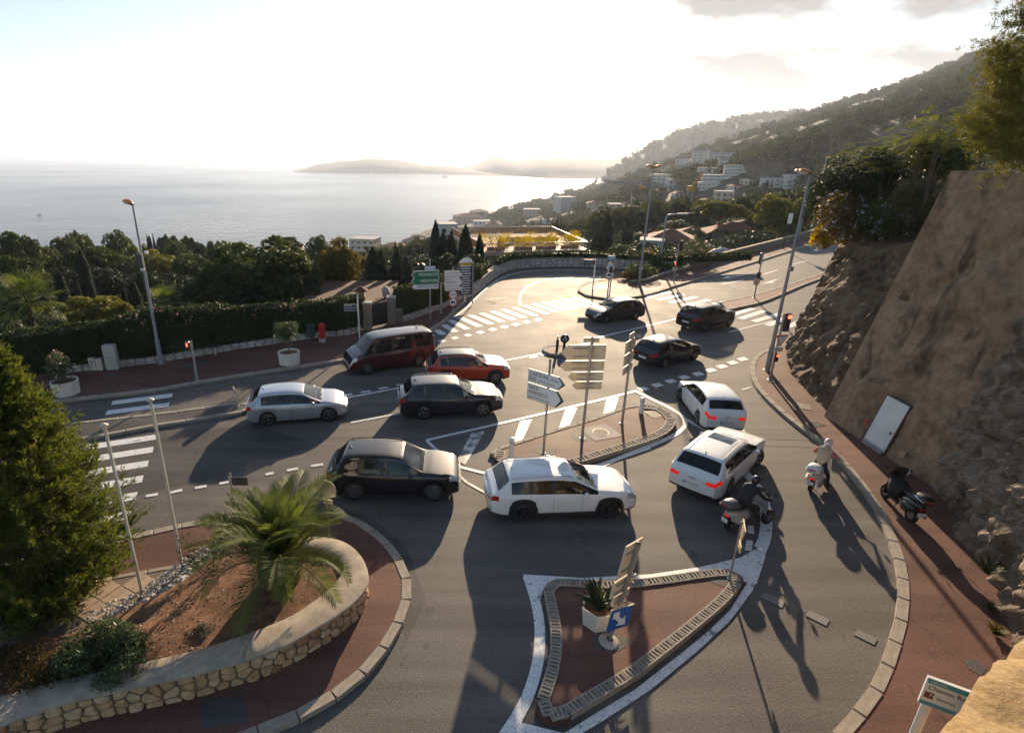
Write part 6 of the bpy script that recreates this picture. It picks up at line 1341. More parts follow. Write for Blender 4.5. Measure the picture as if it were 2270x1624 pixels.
def arrow_poly(w_, h, d, tip=.5):      # pointed board, origin at its centre
    t = h * tip
    P = [(-w_ / 2, -h / 2), (w_ / 2 - t, -h / 2), (w_ / 2, 0), (w_ / 2 - t, h / 2), (-w_ / 2, h / 2)]
    return P if d > 0 else [(-u, v) for u, v in P[::-1]]
def rect_poly(w_, h): return [(-w_ / 2, -h / 2), (w_ / 2, -h / 2), (w_ / 2, h / 2), (-w_ / 2, h / 2)]
def disc_poly(r, n=24): return [(r * math.cos(2 * math.pi * i / n), r * math.sin(2 * math.pi * i / n)) for i in range(n)]
def plate(poly, y0, y1, front, back=None):
    n = len(poly); vs = [(u, y0, v) for u, v in poly] + [(u, y1, v) for u, v in poly]; fs = [tuple(range(n)), tuple(range(2 * n - 1, n - 1, -1))] + [(i, n + i, n + (i + 1) % n, (i + 1) % n) for i in range(n)]
    mb = MB(); mb.add(vs, fs[:1], 0); mb.add(vs, fs[1:], 1); return mb
def board(parent, poly, z, rz, front, back=None, texts=(), border=None, bw=.035, name='board', off=(0, 0), th=.035, yo=-.07, inner=()):
    """flat sign board hung on a post; its face looks along local -Y after turning by rz"""
    o = plate(poly, -th / 2, th / 2, 0).build(name, [border or front, back or M_ALU], parent); o.rotation_euler = (0, 0, rz); d = Vector((math.cos(rz), math.sin(rz), 0)); nv = Vector((-math.sin(rz), math.cos(rz), 0))
    o.location = d * off[0] + nv * yo + Vector((0, 0, z + off[1]))
    if border:
        cx, cy = sum(p[0] for p in poly) / len(poly), sum(p[1] for p in poly) / len(poly); hw, hh = max(abs(p[0]) for p in poly), max(abs(p[1]) for p in poly)
        ip = [(p[0] * (1 - bw / hw), p[1] * (1 - bw / hh)) for p in poly]; f = plate(ip, -th / 2 - .004, -th / 2 - .001, 0).build('face', [front, front], o)
    for q in inner: plate(q[0], -th / 2 - .007 - .002 * k_of(inner, q), -th / 2 - .005, 0).build('symbol', [q[1], q[1]], o)
    for t in texts:
        me = text_mesh(t[0], t[3], t[4] if len(t) > 4 else M_LABELK, t[5] if len(t) > 5 else 'LEFT', 0, t[6] if len(t) > 6 else 1.0); me.transform(Matrix.Translation((t[1], -th / 2 - .012, t[2])) @ Matrix.Rotation(R(90), 4, 'X')); link('lettering', me, o)
    return o
def k_of(seq, q): return [i for i, s in enumerate(seq) if s is q][0]
def pole(parent, h, r=.045, m=None, name='pole', foot=True, r1=None, base=(0, 0)):
    o = MB().tube([(base[0], base[1], 0), (base[0], base[1], h * .5), (base[0], base[1], h)], [r, (r + (r1 or r)) / 2, r1 or r], 10).build(name, m or M_GALV, parent, 40)
    MB().lathe([(r + .005, h - .01), (r + .005, h + .015), (0.001, h + .03)] if not r1 else [(r1, h), (.001, h + .02)], 10, c=(base[0], base[1], 0)).build('cap', M_DARK, o)
    if foot: MB().lathe([(r * 2.2, 0), (r * 2.2, .015), (r * 1.3, .03), (r * 1.2, .1)], 12, c=(base[0], base[1], 0)).build('base_plate', m or M_GALV, o)
    return o
def post(name, label, d, top, z0=.12, cat='sign', r=.045, m=None, group=None, **k):
    g = G(d[0], d[1], z0); h = HT(g, top) - z0; t = thing(name, label, cat, (g[0], g[1], z0), 0, group); pole(t, h, r, m, **k); return t, h, g
def span(l, r_, z):                    # yaw and length of a level board seen between two image points
    A, B = Vector(G(l[0], l[1], z)), Vector(G(r_[0], r_[1], z)); return math.atan2(B.y - A.y, B.x - A.x), (B - A).length, (A + B) / 2
# ---- splitter island: direction signs
t, h, g = post('direction_sign', 'white direction arrows reading Cap d\'Ail and Nice on the splitter island', (1204, 1004), 797)
rz, ln, c = span((1176, 818), (1271, 846), 3.3); off = (c - Vector(g)).dot(Vector((math.cos(rz), math.sin(rz))))
ln = 1.62
board(t, arrow_poly(ln, .50, 1, .55), 3.10, rz, M_WHITE, None, [("CAP D'AIL", -.74, .09, .19), ('-centre', .17, .07, .13), ('ÈZE', -.74, -.11, .19), ('-bord de mer', -.36, -.12, .14)], M_LABELK, .018, off=(off * .8, 0), inner=[([(ln / 2 - .30, -.232), (ln / 2 - .25, -.232), (ln / 2 - .03, 0), (ln / 2 - .25, .232), (ln / 2 - .30, .232), (ln / 2 - .10, 0)], M_LABELK)])
board(t, arrow_poly(ln, .66, 1, .45), 2.46, rz, M_WHITE, None, [('NICE', -.74, .18, .19), ('MONACO', -.74, -.02, .19), ('par bord de mer', -.72, -.21, .14)], M_LABELK, .018, off=(off * .8, 0), inner=[([(ln / 2 - .34, -.312), (ln / 2 - .28, -.312), (ln / 2 - .03, 0), (ln / 2 - .28, .312), (ln / 2 - .34, .312), (ln / 2 - .12, 0)], M_LABELK)])
t, h, g = post('direction_sign', 'tall cluster of beige arrow sign backs on the splitter island', (1290, 971), 748, r=.055)
rz, ln, c = span((1243, 772), (1346, 773), 3.7); rz2 = .05; offx = -.25
board(t, rect_poly(.62, .20), h - .12, rz2 + math.pi, M_WHITE, M_ALU, name='plate'); 
for z, w_, hh, dr, ox in ((h - .62, 1.78, .60, 1, .28), (h - 1.18, 1.78, .42, 1, .28), (h - 1.64, 1.42, .38, 1, .1), (h - 2.02, 1.2, .34, 1, .0)):
    o = board(t, arrow_poly(w_, hh, dr, .5), z, rz2 + math.pi, M_WHITE, M_ALU, off=(ox, 0)); MB().box((0, .035, hh * .28), (w_ * .5, .03, .04)).build('bracket', M_GALV, o); MB().box((0, .035, -hh * .28), (w_ * .5, .03, .04)).build('bracket', M_GALV, o)
t, h, g = post('direction_sign', 'narrow turned cluster of sign backs beside the dark blue hatchback', (1378, 938), 738, r=.055)
for z, w_, hh in ((h - .14, .5, .24), (h - .56, 1.15, .52), (h - 1.12, 1.15, .50), (h - 1.58, 1.05, .36)):
    o = board(t, arrow_poly(w_, hh, -1, .4) if w_ > .6 else rect_poly(w_, hh), z, math.pi + R(52), M_WHITE, M_ALU, off=(-.06, 0)); MB().box((0, .03, 0), (w_ * .5, .03, .04)).build('bracket', M_GALV, o)
for d, tp, lab in (((1133, 1011), 970, 'white bollard at the narrow tip of the splitter island'), ((1420, 915), 881, 'white bollard at the rounded end of the splitter island')):
    g = G(*d, .12); hh = HT(g, tp) - .12; t = thing('bollard', lab, 'bollard', (g[0], g[1], .12), 0, 'white bollards on the splitter island'); MB().lathe([(.10, 0), (.10, hh * .35), (.088, hh * .36), (.088, hh * .72), (.10, hh * .73), (.10, hh - .02), (.07, hh), (.001, hh + .01)], 16).build('shaft', M_WHITE, t, 40); MB().lathe([(.103, hh * .74), (.103, hh * .82)], 16).build('reflective_band', M_GALV, t)
# ---- round refuge: two keep-right discs
for d, dz, lab, blue in (((1234, 776), 745, 'black backed disc post on the small round island', 0), ((1250, 769), 742, 'blue keep right disc post on the small round island', 1)):
    g = G(*d, .12); hh = HT(g, dz) - .12; t = thing('disc_post', lab, 'sign', (g[0], g[1], .12)); MB().box((0, 0, (hh - .2) / 2), (.16, .10, hh - .2), bev=.03).build('post', M_BLACK, t)
    board(t, disc_poly(.27), hh - .25, 0.0 if blue else R(75), M_DBLUE if blue else M_BLACK, M_BLACK, inner=([([(-.03, .17), (.05, .17), (.05, -.02), (.12, .03), (.12, -.09), (.0, -.17), (-.12, -.09), (-.12, .03), (-.03, -.02)], M_WTXT)] if blue else ()), yo=0, name='disc', th=.06)
# ---- triangular island
g = G(1350, 1421, .12); hh = 2.95; t = thing('keep_right_sign', 'leaning post with blue arrow sign and two board backs on the triangular island', 'sign', (g[0], g[1], .12)); t.rotation_euler = (R(2), R(6), 0)
pole(t, hh, .042, foot=False); MB().lathe([(.26, 0), (.2, .06), (.08, .09)], 12).build('concrete_foot', M_CONC, t)
board(t, rect_poly(.66, .66), .84, R(24), M_BLUE, M_ALU, yo=-.08, inner=[([(-.24, .24), (-.06, .24), (-.06, .10), (.07, -.03), (.14, .05), (.22, -.24), (-.08, -.20), (0, -.12), (-.17, .05), (-.24, .05)][::1], M_WTXT)], border=M_WTXT if False else None, name='blue_arrow_board')
for z, w_, h2, ox, nm in ((2.50, .62, .92, .06, 'large_board'), (1.74, .92, .48, -.02, 'arrow_board'), (1.34, .62, .26, -.03, 'small_board')):
    o = board(t, rect_poly(w_, h2) if nm != 'arrow_board' else arrow_poly(w_, h2, -1, .5), z, R(38) + math.pi, M_WHITE, M_ALU, off=(ox, 0), name=nm); MB().box((0, .035, h2 * .26), (w_ * .8, .03, .04)).build('bracket', M_GALV, o); MB().box((0, .035, -h2 * .26), (w_ * .8, .03, .04)).build('bracket', M_GALV, o)
t, h, g = post('give_way_sign', 'edge on give way sign post at the point of the triangular island', (1616, 1282), 1158, r=.032)
board(t, [(-.30, .25), (.30, .25), (0, -.27)], h - .30, R(68), M_WHITE, M_ALU, border=M_REDP, bw=.07, name='triangle_board'); board(t, rect_poly(.4, .18), h - .72, R(68), M_WHITE, M_ALU, name='plate')
# hexagonal planter
g = G(1322, 1378, .12); t = thing('hexagonal_planter', 'white hexagonal concrete planter on the triangular island', 'planter', (g[0], g[1], .12), .2); rp = .44; hh = .52
def hexa(r, n=6): return [(r * math.cos(2 * math.pi * i / n), r * math.sin(2 * math.pi * i / n)) for i in range(n)]
MB().lathe([(rp * .84, 0), (rp, hh), (rp * .88, hh), (rp * .86, hh - .08)], 6).build('tub', mat('white_concrete', (.62, .57, .50), .8, var=.12, vscale=4, bump=.2, bscale=60), t); MB().sheet(hexa(rp * .87), hh - .08).build('soil', M_SOIL, t)
st = thing('strelitzia_plant', 'spiky dark leaved plant growing in the white hexagonal planter', 'plant', (g[0], g[1], .12 + hh - .1)); r = random.Random(4)
for i in range(46):
    a = r.uniform(0, 6.28); el = r.uniform(.5, 1.35); ll = r.uniform(.5, .85); d = Vector((math.cos(a) * math.cos(el), math.sin(a) * math.cos(el), math.sin(el))); s_ = Vector((-d.y, d.x, 0)).normalized(); o0 = Vector((r.uniform(-.12, .12), r.uniform(-.12, .12), 0)); p1, p2, p3 = o0 + d * ll * .45, o0 + d * ll * .75 + Vector((d.x, d.y, -.3)) * .06, o0 + d * ll + Vector((d.x, d.y, -.8)) * .14
    MB().add([o0 - s_ * .012, o0 + s_ * .012, p1 + s_ * .03, p1 - s_ * .03, p2 + s_ * .045, p2 - s_ * .045, p3], [(0, 1, 2, 3), (3, 2, 4, 5), (5, 4, 6)]).build('leaf', F_DARK, st)
# ---- street lamps
def lamp_head(parent, z, rz, L_=.75, off=(0, 0)):
    o = MB(); prof = [(0, .02), (.08, .10), (.3, .15), (.55, .14), (.72, .09), (.78, .02)]
    o.grid(lambda u, v: (lambda k: (L_ * u, math.cos(math.pi * v) * k * 1.05, .02 + math.sin(math.pi * v) * k * .95))(float(np.interp(u, [0, .1, .35, .7, .92, 1], [.02, .10, .17, .16, .10, .01]))), 14, 10); hd = o.build('lamp_cover', M_ORANGE, parent, True)
    hd.location = (off[0], off[1], z); hd.rotation_euler = (0, R(-8), rz)
    b = MB(); b.grid(lambda u, v: (lambda k: (L_ * (.25 + .7 * u), math.cos(math.pi * v) * k, -math.sin(math.pi * v) * k * .55))(float(np.interp(u, [0, .2, .7, 1], [.05, .14, .13, .02]))), 10, 8); b.build('lens', M_LENS, hd, True); MB().box((.10, 0, -.01), (.3, .16, .10), bev=.03).build('housing', M_BLACK, hd)
    return hd
def street_lamp(label, d, top, heads, r=.10, z0=.12, extra=None):
    g = G(d[0], d[1], z0); h = HT(g, top) - z0; t = thing('street_lamp', label, 'street lamp', (g[0], g[1], z0)); pole(t, h, r, M_GREYM, r1=.045); MB().tube([(0, 0, 0), (0, 0, 1.4)], [r * 1.25, r * 1.22], 12).build('lower_sleeve', M_GREYM, t, 40)
    for a in heads: lamp_head(t, h - .02, a)
    return t, h
t, h = street_lamp('tall single lamp post with a camera box standing at the hedge wall', (357, 805), 452, [R(150)])
z1 = HT(G(357, 805), 592); z2_ = HT(G(357, 805), 560); MB().box((-.06, -.14, (z1 + z2_) / 2 - .1), (.30, .2, z2_ - z1), bev=.02).build('control_box', M_DARK, t); MB().box((.28, -.02, z2_ - .05), (.16, .1, .14)).build('camera', M_WHITE, t); MB().lathe([(.001, -.12), (.09, -.06), (.1, 0), (.1, .06)], 12, c=(0, -.15, z1 - .14)).build('dome_camera', M_WHITE, t)
t, h = street_lamp('tall lamp post with two orange heads at the foot of the rock outcrop', (1700, 820), 384, [R(175), R(200)], .11)
MB().box((0, -.14, 5.6), (.2, .16, .24), bev=.02).build('junction_box', M_GALV, t)
street_lamp('lamp post with two orange heads in the planted bed by the hairpin', (1416, 628), 371, [R(180), R(0)], .11)
g = G(1770, 531); street_lamp('single headed lamp post beside the parapet half hidden by the cliff', (1768, 531), 418, [R(190)], .10)
street_lamp('farthest lamp post up the road with an orange head', (1795, 512), 350, [R(0)], .10)
# ---- flagpoles
for d, tp, lab in (((316, 1319), 944, 'cream flagpole on the paved path nearest the pine'), ((404, 1256), 888, 'cream flagpole at the pebble border of the planter'), ((92, 1122), 690, 'cream flagpole hidden behind the pine')):
    g = G(*d, .13); h = HT(g, tp) - .13; t = thing('flagpole', lab, 'flagpole', (g[0], g[1], .13), 0, 'flagpoles beside the paved path'); MB().tube([(0, 0, 0), (0, 0, h)], [.042, .032], 10).build('pole', M_CREAM, t, 40); MB().lathe([(.04, h - .02), (.085, h), (.095, h + .03), (.06, h + .06), (.001, h + .075)], 14).build('finial', M_CREAM, t, 40); MB().tube([(.06, 0, .9), (.055, 0, h - .1)], .006, 4).build('halyard', M_WHITE, t)
# ---- little posts by the palm
t, h, g = post('round_sign', 'round sign seen from behind beside the palm', (730, 1186), 1068, r=.03, m=M_CREAM); board(t, disc_poly(.30), h - .28, R(160), M_WHITE, M_ALU, name='disc'); board(t, rect_poly(.3, .16), h - .72, R(160), M_WHITE, M_ALU, name='plate')
t, h, g = post('short_post', 'short cream post with a dark panel behind the palm', (524, 1158), 1050, r=.05, m=M_CREAM); MB().box((.28, 0, h - .25), (.5, .03, .28)).build('panel', M_DARK, t)
# ---- pedestrian signal, left
def ped_head(parent, z, rz, lit, off=.16):
    o = MB().box((0, 0, 0), (.22, .2, .46), bev=.03).build('signal_head', M_BLACK, parent); d = Vector((math.cos(rz), math.sin(rz), 0)); o.location = d * off + Vector((0, 0, z)); o.rotation_euler = (0, 0, rz)
    if lit: b = MB(); b.lathe([(.001, 0), (.02, 0), (.02, .02)], 8, c=(0, -.108, .17), axis='Y'); b.box((0, -.108, .105), (.05, .01, .07)); b.box((-.014, -.108, .05), (.018, .01, .07)); b.box((.014, -.108, .05), (.018, .01, .07)); b.build('red_figure', M_REDON, o)
    MB().box((0, -.13, .21), (.2, .1, .02)).build('visor', M_BLACK, o); return o
t, h, g = post('pedestrian_signal', 'pedestrian signal post showing red at the left crossing', (437, 843), 754, cat='traffic light', r=.05); MB().tube([(0, 0, 0), (0, 0, .8)], .075, 12).build('lower_sleeve', M_GALV, t); ped_head(t, h - .3, R(180), False, .2).rotation_euler = (0, 0, 0)
t.children[-1].name = 'signal_head'; o = t.children[-1]
b = MB(); b.lathe([(.001, 0), (.022, 0), (.022, .02)], 8, c=(0, -.108, .16), axis='Y'); b.box((0, -.108, .09), (.06, .01, .08)); b.box((-.016, -.108, .03), (.02, .01, .08)); b.box((.016, -.108, .03), (.02, .01, .08)); b.build('red_figure', M_REDON, o)
# ---- traffic signals
def signal(parent, z, rz, lit=None, off=.2, plate_=False, H_=.95):
    o = MB().box((0, 0, 0), (.32, .22, H_), bev=.05).build('signal_head', M_BLACK, parent); d = Vector((math.cos(rz), math.sin(rz), 0)); o.location = Vector((math.cos(rz) * off, math.sin(rz) * off, z)); o.rotation_euler = (0, 0, rz)
    for i in range(3):
        zz = H_ / 2 - H_ * (i + .5) / 3; MB().lathe([(.001, -.118), (.105, -.118), (.105, -.11)], 16, c=(0, 0, zz), axis='Y').build('lamp', M_REDON if lit == i else M_DARK, o); v = MB(); v.tube([(.11 * math.cos(a), -.17, zz + .11 * math.sin(a)) for a in np.linspace(.2, math.pi - .2, 9)], .012, 4); v.build('visor', M_BLACK, o)
    if plate_: plate([(-.26, -.62), (.26, -.62), (.34, -.5), (.34, .5), (.26, .62), (-.26, .62), (-.34, .5), (-.34, -.5)], .12, .14, 0).build('backplate', [M_WHITE, M_WHITE], o)
    return o
t, h, g = post('traffic_signal', 'red traffic light with give way sign on the footway by the rock outcrop', (1706, 841), 696, cat='traffic light', r=.06)
signal(t, h - .45, R(12), 0, .26); board(t, [(-.36, .31), (.36, .31), (0, -.33)], h - 1.38, R(8), M_WHITE, M_ALU, border=M_REDP, bw=.085, name='give_way_board', off=(.1, 0))
board(t, rect_poly(.5, .24), h - 1.85, R(8), M_WHITE, M_ALU, [('CEDEZ LE', 0, .05, .09, M_LABELK, 'CENTER'), ('PASSAGE', 0, -.05, .09, M_LABELK, 'CENTER')], off=(.02, 0), name='plate')
o = MB().box((.02, -.12, 0), (.16, .14, .42), bev=.03).build('repeater', M_BLACK, t); o.location = (0, 0, 1.25); MB().lathe([(.001, -.2), (.05, -.2), (.05, -.19)], 12, c=(.02, 0, .13), axis='Y').build('lamp', M_REDON, o)
t, h, g = post('traffic_signal', 'traffic signal with round sign back on the right median island', (1671, 660), 563, cat='traffic light', r=.055); signal(t, h - .4, R(80), None, .2); signal(t, h - 1.75, R(100), None, .0, H_=.5); board(t, disc_poly(.3), h - 2.3, math.pi + .2, M_WHITE, M_ALU, name='disc')
t, h, g = post('traffic_signal', 'signal with white edged backplate on the upper footway by the parapet', (1735, 552), 497, cat='traffic light', r=.06, m=M_BLACK); signal(t, h + .7, R(195), None, 0, True, 1.15)
t, h, g = post('pedestrian_signal', 'pedestrian signal showing red beside the planted bed', (1492, 625), 540, cat='traffic light', r=.05); ped_head(t, h - .35, R(0), False); o = ped_head(t, h - 1.9, R(180), True, .12); o.rotation_euler = (0, 0, .2); board(t, disc_poly(.26), h - 2.3, math.pi + .3, M_WHITE, M_ALU, name='disc'); signal(t, h - .2, R(190), None, -.25)
g = G(1461, 592, .1); h = HT(g, 478); t = thing('gantry_signal', 'traffic signal hung from a bent arm over the hairpin', 'traffic light', (g[0], g[1], .1)); ar = D(1540, 472, g[1] + 2) - Vector((g[0], g[1], .1)); MB().tube([(0, 0, 0), (0, 0, h - .4), (.12, 0, h - .08), (.5, .05, h), (ar.x, ar.y, ar.z)], [.11, .09, .085, .08, .06], 10).build('arm', M_GREYM, t, 40)
o = signal(t, 0, 0, None, 0, False, 1.2); o.location = (ar.x, ar.y - .1, ar.z - .1); o.rotation_euler = (0, 0, R(100)); MB().box((ar.x * .45, .05, h + .08), (1.1, .2, .16)).build('cabinet', M_GALV, t)
# ---- signs along the hedge footway
t, h, g = post('direction_sign', 'green arrows reading Monaco and Menton before the ivy hedge', (953, 706), 573, r=.055); sgn = lambda z, hh, col, tx, bc, tcol, sz: board(t, arrow_poly(1.95, hh, -1, .45), z, R(12), col, M_ALU, [(tx, .92, 0, sz, tcol, 'RIGHT')], bc, .03, off=(-.35, 0))
zM, zT, zB, zP = [HT(g, y) - .12 for y in (608, 622, 634, 594)]
sgn(zM, .56, M_GREEN, 'MONACO', M_WTXT, M_WTXT, .30); sgn(zT, .56, M_GREEN, 'MENTON', M_WTXT, M_WTXT, .30); sgn(zB, .42, M_WHITE, 'BEAUSOLEIL', M_LABELK, M_LABELK, .27); board(t, rect_poly(.74, .26), zP, R(12), mat('pale_blue_enamel', (.20, .42, .60), .4), M_ALU, [('M6007', 0, 0, .2, M_WTXT, 'CENTER')], M_WTXT, .02, name='road_number_plate')
t, h, g = post('direction_sign', 'white arrows and two round limit signs at the mouth of the hairpin road', (1003, 686), 592, r=.05)
zs_ = [HT(g, y) - .12 for y in (608, 626, 640, 651, 669)]
board(t, arrow_poly(1.45, .62, 1, .4), zs_[0], R(22), M_WHITE, M_ALU, [("CAP d'AIL-centre", -.66, .13, .17), ('EZE-bord de mer', -.66, -.12, .17)], M_LABELK, .02); board(t, arrow_poly(1.45, .78, 1, .35), zs_[1] + .02, R(22), M_WHITE, M_ALU, [('NICE', -.66, .22, .2), ('MONACO', -.66, 0, .2), ('par bord de mer', -.66, -.24, .15)], M_LABELK, .02); board(t, arrow_poly(1.45, .28, -1, .4), zs_[2], R(22), M_WHITE, M_ALU, [('i Office de Tourisme', -.5, 0, .13)], M_LABELK, .02)
def ban(t, z, rz, tx=None, truck=False, r=.36): 
    inner = []
    if truck: inner = [([(-.17, -.06), (-.17, .10), (.03, .10), (.03, -.06)], M_LABELK), ([(.045, -.06), (.045, .06), (.11, .06), (.17, 0), (.17, -.06)], M_LABELK), ([(-.12 + .045 * math.cos(a), -.08 + .045 * math.sin(a)) for a in np.linspace(0, 5.8, 10)], M_LABELK), ([(.10 + .045 * math.cos(a), -.08 + .045 * math.sin(a)) for a in np.linspace(0, 5.8, 10)], M_LABELK)]
    return board(t, disc_poly(r), z, rz, M_WHITE, M_ALU, [(tx, 0, 0, .3, M_LABELK, 'CENTER')] if tx else (), M_REDP, .075, name='prohibition_disc', inner=inner)
ban(t, zs_[3] - .05, R(15), '10t'); ban(t, zs_[4] + .0, R(15), None, True)
t, h, g = post('camera_post', 'grey camera post between the green and white direction signs', (977, 694), 627, cat='post', r=.055); MB().tube([(0, 0, 0), (0, 0, 1.1)], .08, 10).build('lower_sleeve', M_GALV, t); MB().lathe([(.001, -.1), (.08, -.06), (.1, 0), (.06, .06)], 12, c=(.3, -.05, h - .05)).build('camera', M_WHITE, t); MB().tube([(0, 0, h - .02), (.3, -.05, h)], .025, 6).build('bracket', M_GALV, t)
t, h, g = post('information_panel', 'tall blue information panel with curved white top by the ivy', (1016, 676), 592, r=.04, m=M_GREYM); MB().tube([(1.1, .45, 0), (1.1, .45, h + .3)], .05, 8).build('side_post', M_GREYM, t)
zz = HT(g, 623); o = board(t, rect_poly(1.15, 2.5), zz, R(22), M_DBLUE, M_ALU, [], None, off=(.55, 0), yo=0)
for k in range(12): MB().box((0, -.03, 1.0 - k * .19), (.9 - .1 * (k % 3), .006, .07)).build('text_line', M_WTXT, o)
plate([(-.57, 1.25), (.57, 1.25), (.5, 1.5), (.2, 1.68), (-.2, 1.62), (-.5, 1.42)], -.018, .018, 0).build('curved_top', [M_WHITE, M_ALU], o); plate([(-.5, 1.05), (.5, 1.05), (.5, 1.2), (-.5, 1.2)], -.022, -.019, 0).build('yellow_band', [mat('yellow_enamel', (.55, .38, .03), .5)] * 2, o)
t, h, g = post('marker_post', 'plain white post beside the information panel', (1030, 667), 594, cat='post', r=.06, m=M_WHITE)
t, h, g = post('street_name_sign', 'white post carrying a dark blue avenue name plate by the gate', (797, 757), 651, r=.045, m=M_WHITE); board(t, rect_poly(.78, .42), HT(g, 681) - .12, R(4), M_DBLUE, M_ALU, [('AVENUE', -.33, .12, .11, M_WTXT), ('PRINCE RAINIER III', -.33, 0, .09, M_WTXT), ('DE MONACO', -.33, -.12, .09, M_WTXT)], off=(-.44, 0), border=M_WTXT, bw=.015)
t, h, g = post('street_name_sign', 'white post with a small dark name plate at the hairpin island', (1313, 644), 574, r=.055, m=M_WHITE); board(t, rect_poly(.95, .42), h - .25, R(-4), M_DBLUE, M_ALU, [('1er AVENUE', -.42, .08, .12, M_WTXT), ('FRANCOIS DE MAY', -.42, -.09, .1, M_WTXT)], off=(-.5, 0))
t, h, g = post('limit_sign', 'post with ten tonne and lorry ban discs on the hairpin island', (1346, 653), 567, r=.05); board(t, rect_poly(.62, .30), h - .12, R(-5), MATS['pale_blue_enamel'], M_ALU, [('M 37', 0, 0, .2, M_WTXT, 'CENTER')], name='road_number_plate'); ban(t, HT(g, 592) - .12, R(-8), '10t', r=.40); ban(t, HT(g, 609) - .12, R(-8), None, True, r=.40)
t, h, g = post('pedestrian_signal', 'slim pedestrian signal post next to the lorry ban sign', (1350, 656), 589, cat='traffic light', r=.05); ped_head(t, h - .35, R(180), False, .1)
b = MB().prism([tuple(Vector(G(*p))) for p in (cB(1900, 735), cB(1960, 722), cB(2000, 740), cB(1940, 745))], .1, .127).build('tactile_slab', M_PAINT, pav_t)
t, h, g = post('keep_right_sign', 'low blue keep right sign on the left median island', (527, 899), 868, r=.03); board(t, rect_poly(.42, .62), h - .1, R(-62), M_BLUE, M_ALU, inner=[([(-.03, .22), (.05, .22), (.05, -.05), (.13, 0), (.13, -.12), (0, -.24), (-.13, -.12), (-.13, 0), (-.03, -.05)], M_WTXT)], border=M_WTXT, bw=.02)
# ---- bus stop
_c = G(2116, 1545, 2.72); g = (_c[0] - .30 * math.cos(R(-25)), _c[1] - .30 * math.sin(R(-25))); t = thing('bus_stop_sign', 'white bus stop flag reading Chemin Romain beside the ochre ledge', 'sign', (g[0], g[1], .12), R(-32)); t.scale = (.85, .85, 1.0); MB().box((0, 0, 1.2), (.16, .09, 2.4), bev=.03).build('post', M_WHITE, t); 
o = board(t, rect_poly(.92, .56), 2.62, R(0), M_WHITE, M_WHITE, [('Chemin Romain', -.41, .10, .125), ('79', -.36, -.06, .1, M_WTXT), ('Savorani', -.24, -.07, .085), ("CAP D'AIL", -.40, .225, .055, M_WTXT)], off=(.30, 0), th=.07, inner=[([(-.44, .18), (.44, .18), (.44, .27), (-.44, .27)], mat('teal_enamel', (.06, .28, .36), .5)), ([(-.42, -.12), (-.28, -.12), (-.28, .0), (-.42, .0)], mat('maroon_print', (.18, .03, .02), .5)), ([(-.45, -.27), (.44, -.27), (.44, -.2), (-.45, -.2)], MATS['teal_enamel'])], yo=-.06)
# ---- hedge footway: planters, cabinets, bench, bins, gate
def round_planter(d, lab):
    g = G(*d, .12); t = thing('round_planter', lab, 'planter', (g[0], g[1], .12), 0, 'round white planters on the hedge footway'); MB().lathe([(.50, 0), (.56, .02), (.60, .70), (.53, .70), (.51, .60)], 28).build('tub', MATS['white_concrete'], t, 40); MB().sheet([(.52 * math.cos(a), .52 * math.sin(a)) for a in np.linspace(0, 5.98, 20)], .61).build('soil', M_SOIL, t); return g
g = round_planter((642, 805), 'round white concrete planter by the kerb before the minivan')
bt = thing('ball_tree', 'small round crowned tree growing in the round white planter', 'tree', (g[0], g[1], .72)); MB().tube([(0, 0, -.1), (.03, 0, .5), (0, .02, .9)], [.035, .028, .02], 7).build('trunk', M_BARK, bt); lbs = [((.45 * math.cos(i * 2.4) * math.sqrt(i / 18), .45 * math.sin(i * 2.4) * math.sqrt(i / 18), 1.2 + .32 * math.sin(i * 1.7)), (.33, .33, .3)) for i in range(18)]; link('crown', crown_mesh('ball_crown', lbs, 3600, .11, F_OLE, 3, .35, .6), bt)
g = round_planter((149, 872), 'round white concrete planter beside the foreground pine')
bush('oleander_shrub', 'pink flowering oleander in the planter behind the foreground pine', (g[0] - .1, g[1] + .1, .75), (.75, .75, 1.5), 1800, .12, F_OLE, 91, fl=F_PINK, nf=70, fs=.09)
g1 = Vector(G(252, 818, .12)); t = thing('service_cabinet', 'tall grey service cabinet with yellow warning marks at the hedge wall', 'cabinet', (g1.x, g1.y, .12), R(9))
for z in (.36, 1.06): bx = MB().box((0, 0, z), (.62, .36, .69), bev=.02).build('door', mat('cabinet_grey_%d' % int(z * 10), (.44, .43, .38), .6, var=.1), t); plate([(-.05, z + .1), (.05, z + .1), (0, z + .19)], -.19, -.185, 0).build('warning_mark', [mat('warning_yellow_%d' % int(z * 10), (.6, .42, .03), .5)] * 2, bx)
for dx, hh, w_, lab in ((-.62, .66, .3, 'low cream service box beside the tall cabinet'), (-.98, .74, .34, 'low cream service box farthest from the lamp post')):
    q = g1 + Vector((dx, -.1)); t2 = thing('service_box', lab, 'cabinet', (q.x, q.y, .12), R(9)); MB().box((0, 0, hh / 2), (w_, .28, hh), bev=.02).build('case', mat('cream_box_%d' % int(hh * 100), (.58, .50, .40), .6, var=.08), t2); MB().box((0, -.142, hh * .5), (w_ * .8, .006, hh * .8)).build('lid', MATS['cream_box_%d' % int(hh * 100)], t2)
q = Vector(G(447, 787, .12)); t = thing('bench', 'dark wooden bench against the low stone wall', 'bench', (q.x, q.y + .15, .12), R(9))
for k in range(4): MB().box((0, -.18 + k * .13, .45), (1.9, .1, .045), bev=.008).build('seat_slat', mat('bench_wood_%d' % k, (.07, .05, .035), .7), t)
for k in range(3): MB().box((0, .34, .6 + k * .14), (1.9, .035, .1), bev=.008).build('back_slat', MATS['bench_wood_%d' % k], t)
